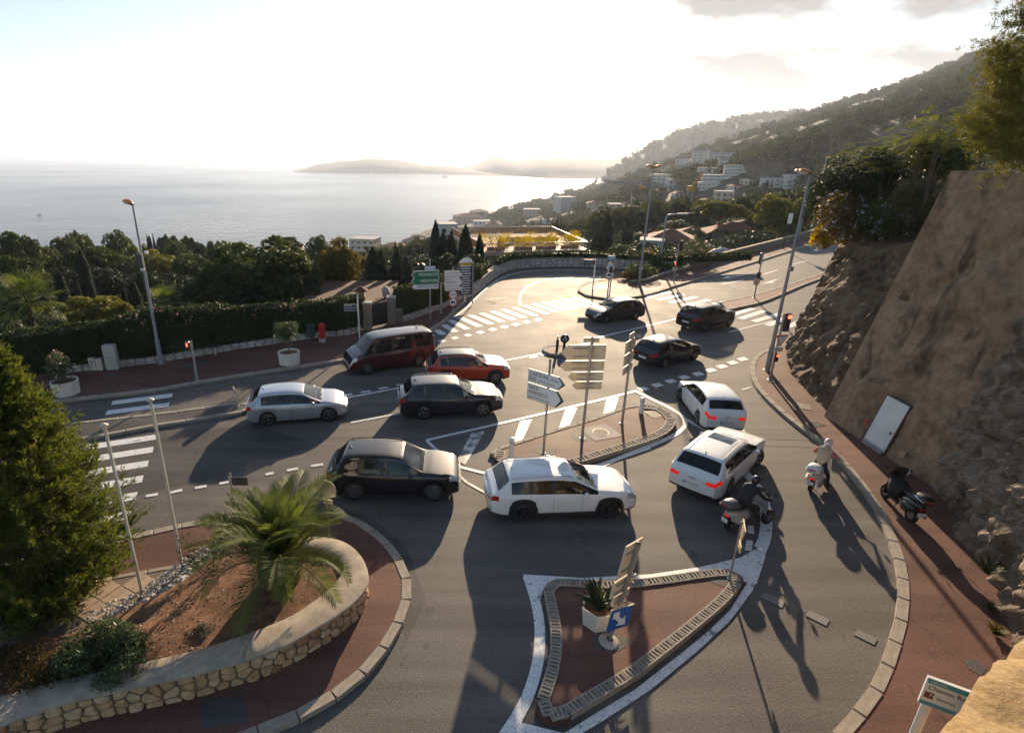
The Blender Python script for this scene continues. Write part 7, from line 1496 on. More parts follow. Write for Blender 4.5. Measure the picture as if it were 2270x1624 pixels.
for x in (-.75, .75): MB().box((x, 0, .22), (.09, .5, .44)).build('leg', M_CONC, t)
q = Vector(G(690, 756, .12)); t = thing('litter_bin', 'green litter bin beside the red hydrant', 'bin', (q.x, q.y, .12)); MB().box((0, 0, .62), (.48, .36, .7), bev=.05).build('body', mat('dark_green_plastic', (.02, .06, .04), .6), t); MB().box((0, 0, 1.02), (.52, .4, .1), bev=.03).build('lid', MATS['dark_green_plastic'], t); MB().box((0, 0, .14), (.12, .12, .28)).build('foot', M_DARK, t); MB().box((0, -.185, .93), (.3, .02, .08)).build('slot', M_BLACK, t)
q = Vector(G(715, 757, .12)); t = thing('fire_hydrant', 'red fire hydrant on a pale block by the hedge', 'hydrant', (q.x, q.y, .12)); MB().box((0, 0, .12), (.4, .34, .24)).build('block', M_CONC, t); MB().lathe([(.17, .24), (.19, .4), (.19, .95), (.22, 1.0), (.2, 1.12), (.1, 1.2), (.001, 1.22)], 14).build('body', M_REDP, t, 40)
for s_ in (-1, 1): MB().tube([(.16 * s_, 0, .7), (.27 * s_, 0, .7)], .06, 8).build('outlet', M_REDP, t)
gl, gr = Vector(G(815, 735)), Vector(G(868, 722)); t = thing('garden_gate', 'dark iron gate between two rendered pillars in the hedge', 'gate', (gl.x, gl.y + .2, .1)); dg_ = gr - gl; M_PIL = mat('gate_pillar_render', (.22, .17, .13), .9, var=.15)
for q, hh in ((Vector((0, 0)), HT(gl, 676)), (dg_, HT(gr, 664))): o = MB().box((q.x, q.y, hh / 2), (.55, .55, hh), bev=.02).build('pillar', M_PIL, t); MB().box((q.x, q.y, hh + .04), (.64, .64, .09), bev=.02).build('cap', M_CONC, o)
aG = math.atan2(dg_.y, dg_.x); n_ = 16; gh = 1.75
for k in range(n_): q = dg_ * (.14 + .72 * k / (n_ - 1)); MB().tube([(q.x, q.y, .1), (q.x, q.y, gh + .25 * math.sin(math.pi * k / (n_ - 1)))], .018, 5).build('bar', M_BLACK, t)
for z in (.2, 1.0, gh): MB().tube([(dg_.x * .13, dg_.y * .13, z), (dg_.x * .87, dg_.y * .87, z)], .025, 5).build('rail', M_BLACK, t)
q = dg_ * .5; MB().box((q.x, q.y, .9), (dg_.length * .7, .02, 1.5), rz=aG).build('sheet_panel', M_BLACK, t)
# end of the hedge wall beyond the gate
q0, q1 = Vector(G(872, 722)), Vector(G(893, 717)); low_wall('gate_wall', 'short dark wall joining the gate pillar to the ivy hedge', [q0 + Vector((.3, .1)), (q0 + q1) / 2, q1], .1, 1.0, .3, M_GSTONE, 0, 0, 1, cap=.05)
# ================================================================== vehicles
def paint(name, col, metal=0.0, rough=.5):
    return mat(name, col, rough, metal=metal, coat=1.0, spec=.15, var=.04, vscale=2)
def glass_mat(name, tint, a):
    m, nt, b = nodes(name); b.inputs['Base Color'].default_value = rgba(tint); b.inputs['Roughness'].default_value = .04; b.inputs['Specular IOR Level'].default_value = .6; b.inputs['Alpha'].default_value = a; return m
M_GLASS = glass_mat('car_glass', (.010, .013, .013), .66); M_GLASSD = glass_mat('tinted_car_glass', (.006, .007, .008), .9)
M_TYRE = mat('tyre_rubber', (.014, .014, .014), .85); M_RIM = mat('alloy_rim', (.32, .32, .33), .32, metal=.9); M_RIMD = mat('dark_alloy_rim', (.10, .10, .105), .35, metal=.9)
M_TAIL = mat('tail_lamp_red', (.42, .008, .008), .18, coat=1.0); M_TAILON = mat('lit_tail_lamp', (.45, .008, .008), .25, emit=(1.0, .015, .01), estr=.12)
M_HEAD = mat('headlamp_lens', (.55, .57, .60), .12, metal=.4); M_CHROME = mat('chrome_trim', (.62, .62, .62), .2, metal=1.0); M_SEAT = mat('seat_fabric', (.045, .04, .036), .8); M_PLATE = mat('number_plate', (.72, .72, .70), .5)
M_CLAD = mat('grey_plastic_cladding', (.022, .022, .023), .6)
WHEELS = {}
def wheel_mesh(r, w_, rimm, spokes):
    key = (r, w_, rimm.name, spokes)
    if key in WHEELS: return WHEELS[key]
    t = MB().lathe([(r * .66, -w_ / 2), (r * .90, -w_ / 2), (r * .97, -w_ * .42), (r, -w_ * .25), (r, w_ * .25), (r * .97, w_ * .42), (r * .90, w_ / 2), (r * .66, w_ / 2)], 28, axis='Y').mesh('tyre', M_TYRE, 50)
    b = MB().lathe([(r * .67, -w_ * .46), (r * .60, -w_ * .46), (r * .58, -.02), (r * .05, 0.0)], 28, axis='Y', mi=1); b.lathe([(r * .69, -w_ * .47), (r * .62, -w_ * .50), (r * .60, -w_ * .44)], 28, axis='Y')
    b.lathe([(0.001, -w_ * .50), (r * .13, -w_ * .47), (r * .15, -w_ * .2)], 12, axis='Y')
    for k in range(spokes):
        a = 2 * math.pi * k / spokes
        for da in (-.13, .13):
            c, s_ = math.cos(a), math.sin(a); c2, s2 = math.cos(a + da), math.sin(a + da); u = Vector((-s_, 0, c)); p0, p1 = Vector((c, 0, s_)) * r * .1, Vector((c2, 0, s2)) * r * .64; wd = r * .045; yo, yi = Vector((0, -w_ * .46, 0)), Vector((0, -w_ * .3, 0))
            b.add([p0 + u * wd + yo, p0 - u * wd + yo, p1 - u * wd * .8 + yo, p1 + u * wd * .8 + yo, p0 + u * wd + yi, p0 - u * wd + yi, p1 - u * wd * .8 + yi, p1 + u * wd * .8 + yi], [(3, 2, 1, 0), (0, 1, 5, 4), (1, 2, 6, 5), (2, 3, 7, 6), (3, 0, 4, 7)])
    WHEELS[key] = (t, b.mesh('rim', [rimm, M_BLACK], 40)); return WHEELS[key]
EST = [(0, .60), (.003, .635), (.012, .655), (.03, .685), (.05, .72), (.085, .82), (.125, .945), (.17, .978), (.25, .992), (.36, 1.0), (.46, .995), (.54, .965), (.575, .94), (.64, .835), (.70, .735), (.725, .70), (.78, .685), (.86, .655), (.93, .605), (.97, .56), (.99, .51), (1, .455)]
SUV = [(0, .59), (.003, .625), (.012, .645), (.03, .675), (.05, .71), (.085, .81), (.12, .935), (.16, .975), (.25, .995), (.36, 1.0), (.46, .99), (.54, .96), (.58, .93), (.64, .82), (.70, .72), (.73, .685), (.80, .67), (.88, .64), (.95, .60), (.98, .56), (.993, .52), (1, .47)]
HAT = [(0, .60), (.003, .635), (.012, .66), (.03, .695), (.045, .725), (.085, .83), (.12, .92), (.17, .965), (.27, .993), (.38, 1.0), (.47, .985), (.54, .95), (.58, .915), (.65, .80), (.72, .705), (.76, .66), (.82, .635), (.89, .595), (.95, .54), (.98, .50), (.993, .455), (1, .41)]
VAN = [(0, .35), (.004, .50), (.008, .62), (.014, .80), (.03, .95), (.06, .985), (.2, 1.0), (.45, 1.0), (.62, .985), (.70, .955), (.735, .915), (.79, .78), (.84, .655), (.86, .615), (.91, .565), (.96, .49), (.985, .40), (1, .32)]
def make_car(name, label, S, loc, rz, pm, cat='car', group=None):
    L_, W2, H_, wb, r = S['L'], S['W'] / 2, S['H'], S['wb'], S['r']; fo = S.get('fo', .47 * (L_ - wb)); xf = L_ - fo; xr = xf - wb
    root = thing(name, label, cat, loc, rz, group)
    pr = smooth_path([Vector((a, b_)) for a, b_ in S['prof']], 6); PX_ = np.array([p.x for p in pr]) * L_; PZ_ = np.array([p.y for p in pr]) * H_
    PX_ = np.maximum.accumulate(PX_)
    sill = S.get('sill', .20); belt0, belt1 = S.get('belt', (.635, .605)); ra = r * 1.13; clad = S.get('clad', False); side_black = S.get('roofblack', False)
    xs = sorted(set(list(np.linspace(0, L_, 84)) + [0.006 * L_, .015 * L_, L_ - .006 * L_, L_ - .015 * L_] + [xw + ra * math.cos(a) for xw in (xr, xf) for a in np.linspace(0.02, math.pi - .02, 15)]))
    f = S['z']                              # zones as fractions: rear glass, windscreen, side glass, pillars
    def sect(x):
        zt = float(np.interp(x, PX_, PZ_)); u = x / L_
        bl = H_ * float(np.interp(u, [0, .12, .75, 1], [belt0 + .03, belt0 + .015, belt1, belt1 - .02])); zs = min(bl, zt - .015)
        ed = min(1, max(0, (.10 - u) / .10)); ef = min(1, max(0, (u - .84) / .16)); w_ = W2 * (1 - .15 * ed ** 2.2 - .24 * ef ** 2.0) * (1 - .012 * abs(u - .45))
        zb = sill + .07 * ed + .03 * ef
        arch = 0
        for xw in (xr, xf):
            if abs(x - xw) < ra: za = math.sqrt(ra * ra - (x - xw) ** 2) + r * .96; arch = za if za > zb else 0; zb = max(zb, za)
        zb = min(zb, zs - .12); g = min(1, max(0, (zt - zs) / (H_ * .33))); wu = w_ * (.915 - S.get('tumble', .16) * g); zr = zt - (.012 + .045 * g)
        p5 = Vector((w_ * .955, zs)); p7 = Vector((wu, max(zr, zs + .004))); zm = zb + (zs - zb) * .5
        P = [(w_ * .72, zb - .0 if arch else zb), (w_ * .955, zb), (w_ * .992, zb + min(.07, (zs - zb) * .2)), (w_ * 1.0, zm), (w_ * .994, zm + (zs - zm) * .45), (w_ * .978, zs - min(.03, (zs - zb) * .2)), tuple(p5), tuple(p5.lerp(p7, .07)), tuple(p5.lerp(p7, .5) + Vector((.012 * g, 0))), tuple(p5.lerp(p7, .9)), tuple(p7), (wu * .90, zt - .010 - .012 * g), (wu * .6, zt - .002), (wu * .3, zt + .004), (0, zt + .006)]
        return [Vector((x, p[0], p[1])) for p in P], arch > 0
    secs = [sect(x) for x in xs]; n = len(xs); J = 15; parts = {}
    def put(key, quad, flip):
        mb = parts.setdefault(key, MB()); mb.add(quad if not flip else quad[::-1], [(0, 1, 2, 3)])
    for i in range(n - 1):
        xm = (xs[i] + xs[i + 1]) / 2 / L_; A, B = secs[i][0], secs[i + 1][0]; ar = secs[i][1] or secs[i + 1][1]
        for j in range(J - 1):
            key = 'body'
            if j >= 11 and f['rg'][0] < xm < f['rg'][1]: key = 'rear_window'
            elif j >= 11 and f['ws'][0] < xm < f['ws'][1]: key = 'windscreen'
            elif j in (10,) and (f['ws'][0] < xm < f['ws'][1]): key = 'body'
            elif 7 <= j <= 8 and f['sg'][0] < xm < f['sg'][1] and A[10].z - A[6].z > .05:
                k_ = sum(1 for q in f['pil'] if xm > q); near = any(abs(xm - q) < .011 for q in f['pil']); key = 'trim' if near else 'side_window%d' % k_
            elif 4 <= j <= 5 and xm > f.get('hl', .925): key = 'headlight'
            elif j == 4 and xm < f.get('tl', .05): key = 'taillight'
            elif j <= 1 and (clad or not ar): key = 'clad' if (clad or j == 0) else 'body'
            elif clad and ar and j == 2: key = 'clad'
            elif S.get('sunroof') and j >= 12 and .40 < xm < .54: key = 'sunroof'
            elif side_black and j >= 10: key = 'roof'
            for sd in (1, -1):
                q = [Vector((p.x, p.y * sd, p.z)) for p in (A[j], B[j], B[j + 1], A[j + 1])]
                kk = key + ('L' if sd > 0 else 'R') if key.startswith(('side', 'head', 'tail')) else key
                put(kk, q, sd < 0)
    # ends
    for end, xi, dirx in (('rear', 0, -1), ('front', n - 1, 1)):
        P = secs[xi][0]; ND = 10
        for j in range(1, J - 1):
            for d in range(ND):
                q = []
                for (jj, dd) in ((j, d), (j, d + 1), (j + 1, d + 1), (j + 1, d)):
                    y = P[jj].y * (2 * dd / ND - 1); zz = P[jj].z; fr = 1 - (2 * dd / ND - 1) ** 2; hz2 = math.sin(math.pi * (jj / (J - 1)) ** .8); q.append(Vector((P[jj].x + dirx * (.05 * fr + .03 * hz2), y, zz)))
                key = 'body'
                if j <= 1: key = 'clad'
                if end == 'rear' and j == 4 and (d < 2 or d > ND - 3): key = 'taillightL' if d > 5 else 'taillightR'
                if end == 'front' and 3 <= j <= 5: key = 'grille' if 2 <= d <= ND - 3 else ('headlightL' if d > 5 else 'headlightR')
                if end == 'front' and j == 2: key = 'clad'
                put(key, q, dirx > 0)
    mats = {'body': pm, 'clad': M_CLAD, 'trim': M_BLACK, 'grille': M_BLACK, 'roof': S.get('roofmat', M_BLACK), 'sunroof': M_GLASSD}
    clist = MB(); 
    tint = S.get('rearglass', M_GLASS)
    body = MB()
    for key in ('body', 'clad', 'trim', 'grille', 'roof'):
        if key in parts: body.add(parts[key].v, parts[key].f, ['body', 'clad', 'trim', 'grille', 'roof'].index(key))
    me = body.mesh('body', [mats[k] for k in ('body', 'clad', 'trim', 'grille', 'roof')])
    bm = bmesh.new(); bm.from_mesh(me); bmesh.ops.remove_doubles(bm, verts=bm.verts, dist=.0008); bm.to_mesh(me); bm.free()
    me.polygons.foreach_set('use_smooth', [True] * len(me.polygons)); me.set_sharp_from_angle(angle=R(38))
    T = Matrix.Translation((-(xr + xf) / 2, 0, 0)); me.transform(T); bo = link('body', me, root)
    def sub(nm, mb, m, sm=True, par=None):
        m2 = mb.mesh(nm, m); b2 = bmesh.new(); b2.from_mesh(m2); bmesh.ops.remove_doubles(b2, verts=b2.verts, dist=.0008); b2.to_mesh(m2); b2.free()
        if sm: m2.polygons.foreach_set('use_smooth', [True] * len(m2.polygons))
        m2.transform(T); return link(nm, m2, par or root)
    for key, mb in parts.items():
        if key.startswith('side_window'): sub('side_window', mb, tint if key.startswith('side_window0') and S.get('privacy') else M_GLASS)
        elif key in ('windscreen', 'rear_window'): sub(key, mb, M_GLASS if key == 'windscreen' else tint)
        elif key == 'sunroof': sub('sunroof', mb, M_GLASSD)
        elif key.startswith('taillight'): sub('taillight', mb, M_TAILON if S.get('brake') else M_TAIL)
        elif key.startswith('headlight'): sub('headlight', mb, M_HEAD)
    # underbody, wheels
    sub('underbody', MB().box((L_ / 2, 0, sill + .12), (L_ * .94, W2 * 1.36, .26)), M_BLACK, False)
    wt, wr_ = wheel_mesh(r, .225, S.get('rim', M_RIM), S.get('spokes', 5))
    for xw, st in ((xr, 0), (xf, S.get('steer', 0))):
        for sd in (1, -1):
            o = link('wheel', wt, root); o.location = (xw - (xr + xf) / 2, sd * (W2 - .125), r); o.rotation_euler = (0, random.uniform(0, 1), st + (math.pi if sd > 0 else 0)); link('rim', wr_, o)
    if clad:
        for xw in (xr, xf):
            for sd in (1, -1):
                b4 = MB(); va = []
                for a4 in np.linspace(-.12, math.pi + .12, 25):
                    for q4 in (ra * .97, ra + .075):
                        x4 = xw + q4 * math.cos(a4); z4 = r * .96 + q4 * math.sin(a4); P4, _ = sect(min(L_, max(0, x4))); va.append((x4, sd * (max(p.y for p in P4[1:5]) + .012), z4))
                b4.add(va, [((2 * i, 2 * i + 1, 2 * i + 3, 2 * i + 2) if sd < 0 else (2 * i + 2, 2 * i + 3, 2 * i + 1, 2 * i)) for i in range(24)]); sub('wheel_arch', b4, M_CLAD)
        for sd in (1, -1): sub('sill_trim', MB().box(((xr + xf) / 2, sd * (W2 - .02), sill + .04), (wb - 2 * ra - .1, .06, .13), bev=.02), M_CLAD, False)
    # seams, handles, mirrors, wipers
    def seam(x, j0, j1, wd=.009):
        for sd in (1, -1):
            sm = MB(); P, _ = sect(x * L_); Q = [Vector((p.x, (p.y + .0025) * sd, p.z)) for p in P[j0:j1 + 1]]
            for a, b_ in zip(Q, Q[1:]): sm.add([a + Vector((-wd / 2, 0, 0)), a + Vector((wd / 2, 0, 0)), b_ + Vector((wd / 2, 0, 0)), b_ + Vector((-wd / 2, 0, 0))], [(0, 1, 2, 3) if sd < 0 else (3, 2, 1, 0)])
            sub('door_seam', sm, M_BLACK, False)
    for x in f['seams']: seam(x, 1, 6)
    for x in f['handles']:
        P, _ = sect(x * L_)
        for sd in (1, -1): sub('door_handle', MB().box((x * L_, sd * (P[5].y + .008), P[5].z - .055), (.17, .03, .028), bev=.008), S.get('handlemat', pm), False)
    xm_ = f['mir'] * L_; P, _ = sect(xm_)
    for sd in (1, -1): mb = MB(); mb.box((xm_, sd * (P[6].y + .12), P[6].z + .075), (.13, .19, .13), bev=.045); mb.box((xm_ + .02, sd * (P[6].y + .0), P[6].z + .025), (.05, .12, .04)); sub('wing_mirror', mb, S.get('mirrormat', pm), False)
    wz = float(np.interp(f['ws'][1] * L_, PX_, PZ_)); wp = MB()
    for y0 in (-.05, .48): wp = MB(); wp.tube([(f['ws'][1] * L_ + .04, y0, wz + .012), (f['ws'][1] * L_ - .06, y0 - .5, wz + .07)], .009, 4); sub('wiper', wp, M_BLACK, False)
    if S.get('rails'):
        for sd in (1, -1):
            pts = []
            for x in np.linspace(.16, .53, 9) * L_: P, _ = sect(x); pts.append((x, sd * P[11].y * 1.0, P[11].z + .045))
            P0, P1 = sect(.15 * L_)[0], sect(.545 * L_)[0]; pts = [(.145 * L_, sd * P0[11].y, P0[11].z + .005)] + pts + [(.55 * L_, sd * P1[11].y, P1[11].z + .005)]; sub('roof_rail', MB().tube(pts, .016, 5), S['rails'])
    if S.get('fin', True): z = float(np.interp(.17 * L_, PX_, PZ_)); sub('antenna', MB().add([(.15 * L_, 0, z), (.15 * L_ + .14, .02, z + .005), (.15 * L_ + .14, -.02, z + .005), (.15 * L_ + .01, 0, z + .07)], [(0, 1, 3), (1, 2, 3), (2, 0, 3)]), pm, False)
    # interior
    for y in (-.36, .36):
        mb = MB(); mb.box((.50 * L_, y, .58), (.5, .48, .16), bev=.06); mb.box((.43 * L_, y, .86), (.15, .46, .55), bev=.06); mb.box((.425 * L_, y, 1.18), (.08, .26, .16), bev=.04); sub('seat', mb, S.get('seatmat', M_SEAT), False)
    mb = MB(); mb.box((.30 * L_, 0, .55), (.5, W2 * 1.4, .16), bev=.05); mb.box((.245 * L_, 0, .80), (.14, W2 * 1.4, .50), bev=.05); sub('seat', mb, S.get('seatmat', M_SEAT), False)
    mb = MB().box((.655 * L_, 0, .80), (.35, W2 * 1.55, .22), bev=.05); sub('dashboard', mb, M_DARK, False); mb = MB()
    mb.tube([(.60 * L_ + .05 * math.cos(a), .36 + .18 * math.cos(a) * 0 + .18 * math.sin(a), .92 + .17 * math.cos(a)) for a in np.linspace(0, 6.283, 15)], .015, 5); sub('steering_wheel', mb, M_BLACK, False)
    # plate
    if S.get('plate'):
        pz_ = S.get('platez', .40); xe = -.10
        pl_ = sub('number_plate', MB().box((xe, 0, pz_ * H_ * 1.0), (.012, .52, .115)), M_PLATE, False)
        if S['plate'] != ' ':
            tm = text_mesh(S['plate'], .105, M_LABELK); tm.transform(T @ Matrix.Translation((xe - .009, 0, pz_ * H_)) @ Matrix(((0, 0, -1, 0), (-1, 0, 0, 0), (0, 1, 0, 0), (0, 0, 0, 1)))); link('lettering', tm, pl_)
            sub('plate_band', MB().box((xe - .0015, .24, pz_ * H_), (.012, .04, .113)), M_BLUE, False, pl_)
    if S.get('badge'):
        zb_ = S.get('badgez', .535) * H_; xe = -.085; mb = MB()
        if S['badge'] == 'rings':
            for k in range(4): c = (k - 1.5) * .062; mb.tube([(xe, c + .045 * math.cos(a), zb_ + .045 * math.sin(a)) for a in np.linspace(0, 6.283, 17)], .008, 5)
        else:
            for k in (0, 1): mb.tube([(xe, -.055, zb_ - .03 + k * .05), (xe, 0, zb_ + .005 + k * .05), (xe, .055, zb_ - .03 + k * .05)], .009, 5)
        sub('badge', mb, M_CHROME, False)
    return root
ZE = dict(rg=(.05, .125), ws=(.575, .722), sg=(.135, .72), pil=(.265, .42), seams=(.262, .42, .615), handles=(.305, .46), mir=.635)
ZS = dict(rg=(.05, .12), ws=(.58, .728), sg=(.14, .72), pil=(.255, .42), seams=(.25, .42, .62), handles=(.30, .46), mir=.64)
ZH = dict(rg=(.045, .12), ws=(.58, .755), sg=(.15, .74), pil=(.275, .44), seams=(.27, .44, .65), handles=(.315, .48), mir=.665)
ZV = dict(rg=(.010, .028), ws=(.735, .858), sg=(.05, .85), pil=(.28, .52, .72), seams=(.30, .53, .76), handles=(.48, .56), mir=.80, tl=.02)
def two_wheels(a, b_, S, side):
    """stand the car on the ground by the contact points of the rear and front wheel on one side"""
    A, B = Vector(G(*a)), Vector(G(*b_)); d = (B - A).normalized(); nr = Vector((-d.y, d.x)); off = (S['W'] / 2 - .125) * side; c = (A + B) / 2 + nr * off
    return (c.x, c.y, .005), math.atan2(d.y, d.x)
random.seed(5)
PW_ = paint('white_paint', (.74, .74, .73)); PK = paint('black_paint', (.010, .010, .012)); PDB = paint('dark_blue_paint', (.012, .014, .022)); PS = paint('silver_paint', (.44, .45, .48), .55, .3); PR = paint('red_paint', (.46, .045, .016)); PVAN = paint('maroon_van_paint', (.055, .008, .009)); PG = paint('anthracite_paint', (.030, .032, .036), .4)
S1 = dict(L=4.48, W=1.85, H=1.60, wb=2.68, r=.36, prof=SUV, z=ZS, sill=.24, rails=M_BLACK, spokes=10, plate=' ', fin=True, steer=-.1)
l, a = two_wheels((794, 1106), (955, 1108), S1, 1); make_car('suv', 'black compact SUV turning into the slip road beside the palm', S1, l, a, PK)
S2 = dict(L=4.75, W=1.84, H=1.49, wb=2.82, r=.36, prof=EST, z=ZE, sill=.22, rails=M_CHROME, clad=True, rim=M_RIMD, spokes=5, plate=' ', steer=.12)
l, a = two_wheels((1154, 1152), (1348, 1145), S2, 1); make_car('estate_car', 'white estate with black wheel arch cladding beside the splitter island', S2, l, a, PW_)
S3 = dict(L=4.92, W=1.86, H=1.46, wb=2.84, r=.335, prof=EST, z=ZE, rails=PW_, plate='AK·632·PZ', brake=True, badge='rings', sunroof=True, rearglass=M_GLASSD, privacy=True, steer=-.35, spokes=5)
l, a = two_wheels((1608, 1094), (1671, 1031), S3, 1); make_car('estate_car', 'white estate with open sunroof and lit brake lamps queueing on the slip road', S3, l, a, PW_)
S4 = dict(L=4.33, W=1.79, H=1.49, wb=2.61, r=.325, prof=HAT, z=ZH, plate='CP·715·VE', brake=True, badge='chevron', rearglass=M_GLASSD, mirrormat=M_BLACK, steer=.25, belt=(.66, .62))
A_, B_ = Vector(G(1540, 940)), Vector(G(1629, 946)); ax = (B_ - A_).normalized(); hd = Vector((-ax.y, ax.x)); c = (A_ + B_) / 2 + hd * 1.35
make_car('hatchback', 'white hatchback waiting at the give way dashes with lit brake lamps', S4, (c.x, c.y, .005), math.atan2(hd.y, hd.x) + .05, PW_)
S5 = dict(L=4.20, W=1.77, H=1.46, wb=2.60, r=.32, prof=HAT, z=ZH, plate=' ', spokes=5)
l, a = two_wheels((598, 942), (728, 932), S5, 1); make_car('hatchback', 'silver hatchback passing the end of the left median island', S5, l, a, PS)
S6 = dict(L=4.90, W=1.90, H=1.97, wb=3.0, r=.34, prof=VAN, z=ZV, sill=.24, plate=' ', fo=.9, belt=(.56, .54), tumble=.10, privacy=True, rearglass=M_GLASSD, roofblack=True, roofmat=paint('black_van_roof', (.014, .014, .015)), mirrormat=M_BLACK)
l, a = two_wheels((926, 812), (817, 829), S6, -1); make_car('minivan', 'dark maroon minivan with black roof by the kerb of the hedge footway', S6, l, a, PVAN, 'van')
S7 = dict(L=4.18, W=1.77, H=1.60, wb=2.60, r=.335, prof=SUV, z=ZS, sill=.24, clad=True, rails=M_BLACK, plate=' ', roofblack=True, roofmat=paint('dark_grey_roof', (.03, .032, .036)))
l, a = two_wheels((979, 854), (1104, 850), S7, 1); make_car('crossover', 'red crossover with dark roof between the minivan and a dark SUV', S7, l, a, PR)
S8 = dict(L=4.62, W=1.86, H=1.60, wb=2.68, r=.35, prof=SUV, z=ZS, sill=.24, rails=M_CHROME, plate=' ')
l, a = two_wheels((936, 928), (1071, 922), S8, 1); make_car('suv', 'dark SUV driving beside the red crossover', S8, l, a, PDB)
S9 = dict(L=4.15, W=1.75, H=1.48, wb=2.55, r=.32, prof=HAT, z=ZH, plate=' ')
l, a = two_wheels((1413, 708), (1334, 717), S9, -1); make_car('hatchback', 'dark hatchback coming from the upper road towards the big zebra crossing', S9, l, a, PG)
S10 = dict(L=4.45, W=1.85, H=1.66, wb=2.75, r=.355, prof=SUV, z=ZS, sill=.26, rails=M_BLACK, plate=' ', clad=True)
l, a = two_wheels((1556, 736), (1616, 722), S10, 1); make_car('suv', 'black SUV heading for the upper zebra crossing', S10, l, a, PK)
S11 = dict(L=4.20, W=1.74, H=1.49, wb=2.60, r=.32, prof=HAT, z=ZH, plate=' ', rearglass=M_GLASSD)
l, a = two_wheels((1466, 816), (1538, 797), S11, 1); make_car('hatchback', 'dark blue hatchback behind the sign backs of the splitter island', S11, l, a, PDB)
# parked beyond the parapet
S12 = dict(L=4.2, W=1.75, H=1.48, wb=2.58, r=.32, prof=HAT, z=ZH, plate=' ')
p = D(1598, 571, 68.5); make_car('hatchback', 'pale car parked behind the parapet below the covered car', S12, (p.x, p.y, p.z - 1.4), .25, paint('pale_grey_paint', (.5, .52, .54)))
p = D(1600, 549, 74); cvr = thing('covered_car', 'parked car under a grey fabric cover beyond the parapet', 'car', (p.x, p.y, p.z - 1.55), .2); b = MB()
b.grid(lambda u, v: (lambda th, x: (x * 2.2, math.cos(th) * (.95 - .12 * max(0, math.sin(th))) * (1 - .25 * abs(x) ** 4), max(.25, (1.0 + .5 * math.exp(-(x * 1.6) ** 4)) * math.sin(th)) + .04 * math.sin(9 * x + 5 * th)))(math.pi * v, 2 * u - 1), 22, 18); b.build('cover', mat('grey_car_cover', (.30, .31, .36), .6, bump=.4, bscale=6), cvr, True)
for sx in (-1.25, 1.25):
    for sy in (-.7, .7): o = link('wheel', wheel_mesh(.31, .2, M_RIM, 5)[0], cvr); o.location = (sx, sy, .31)
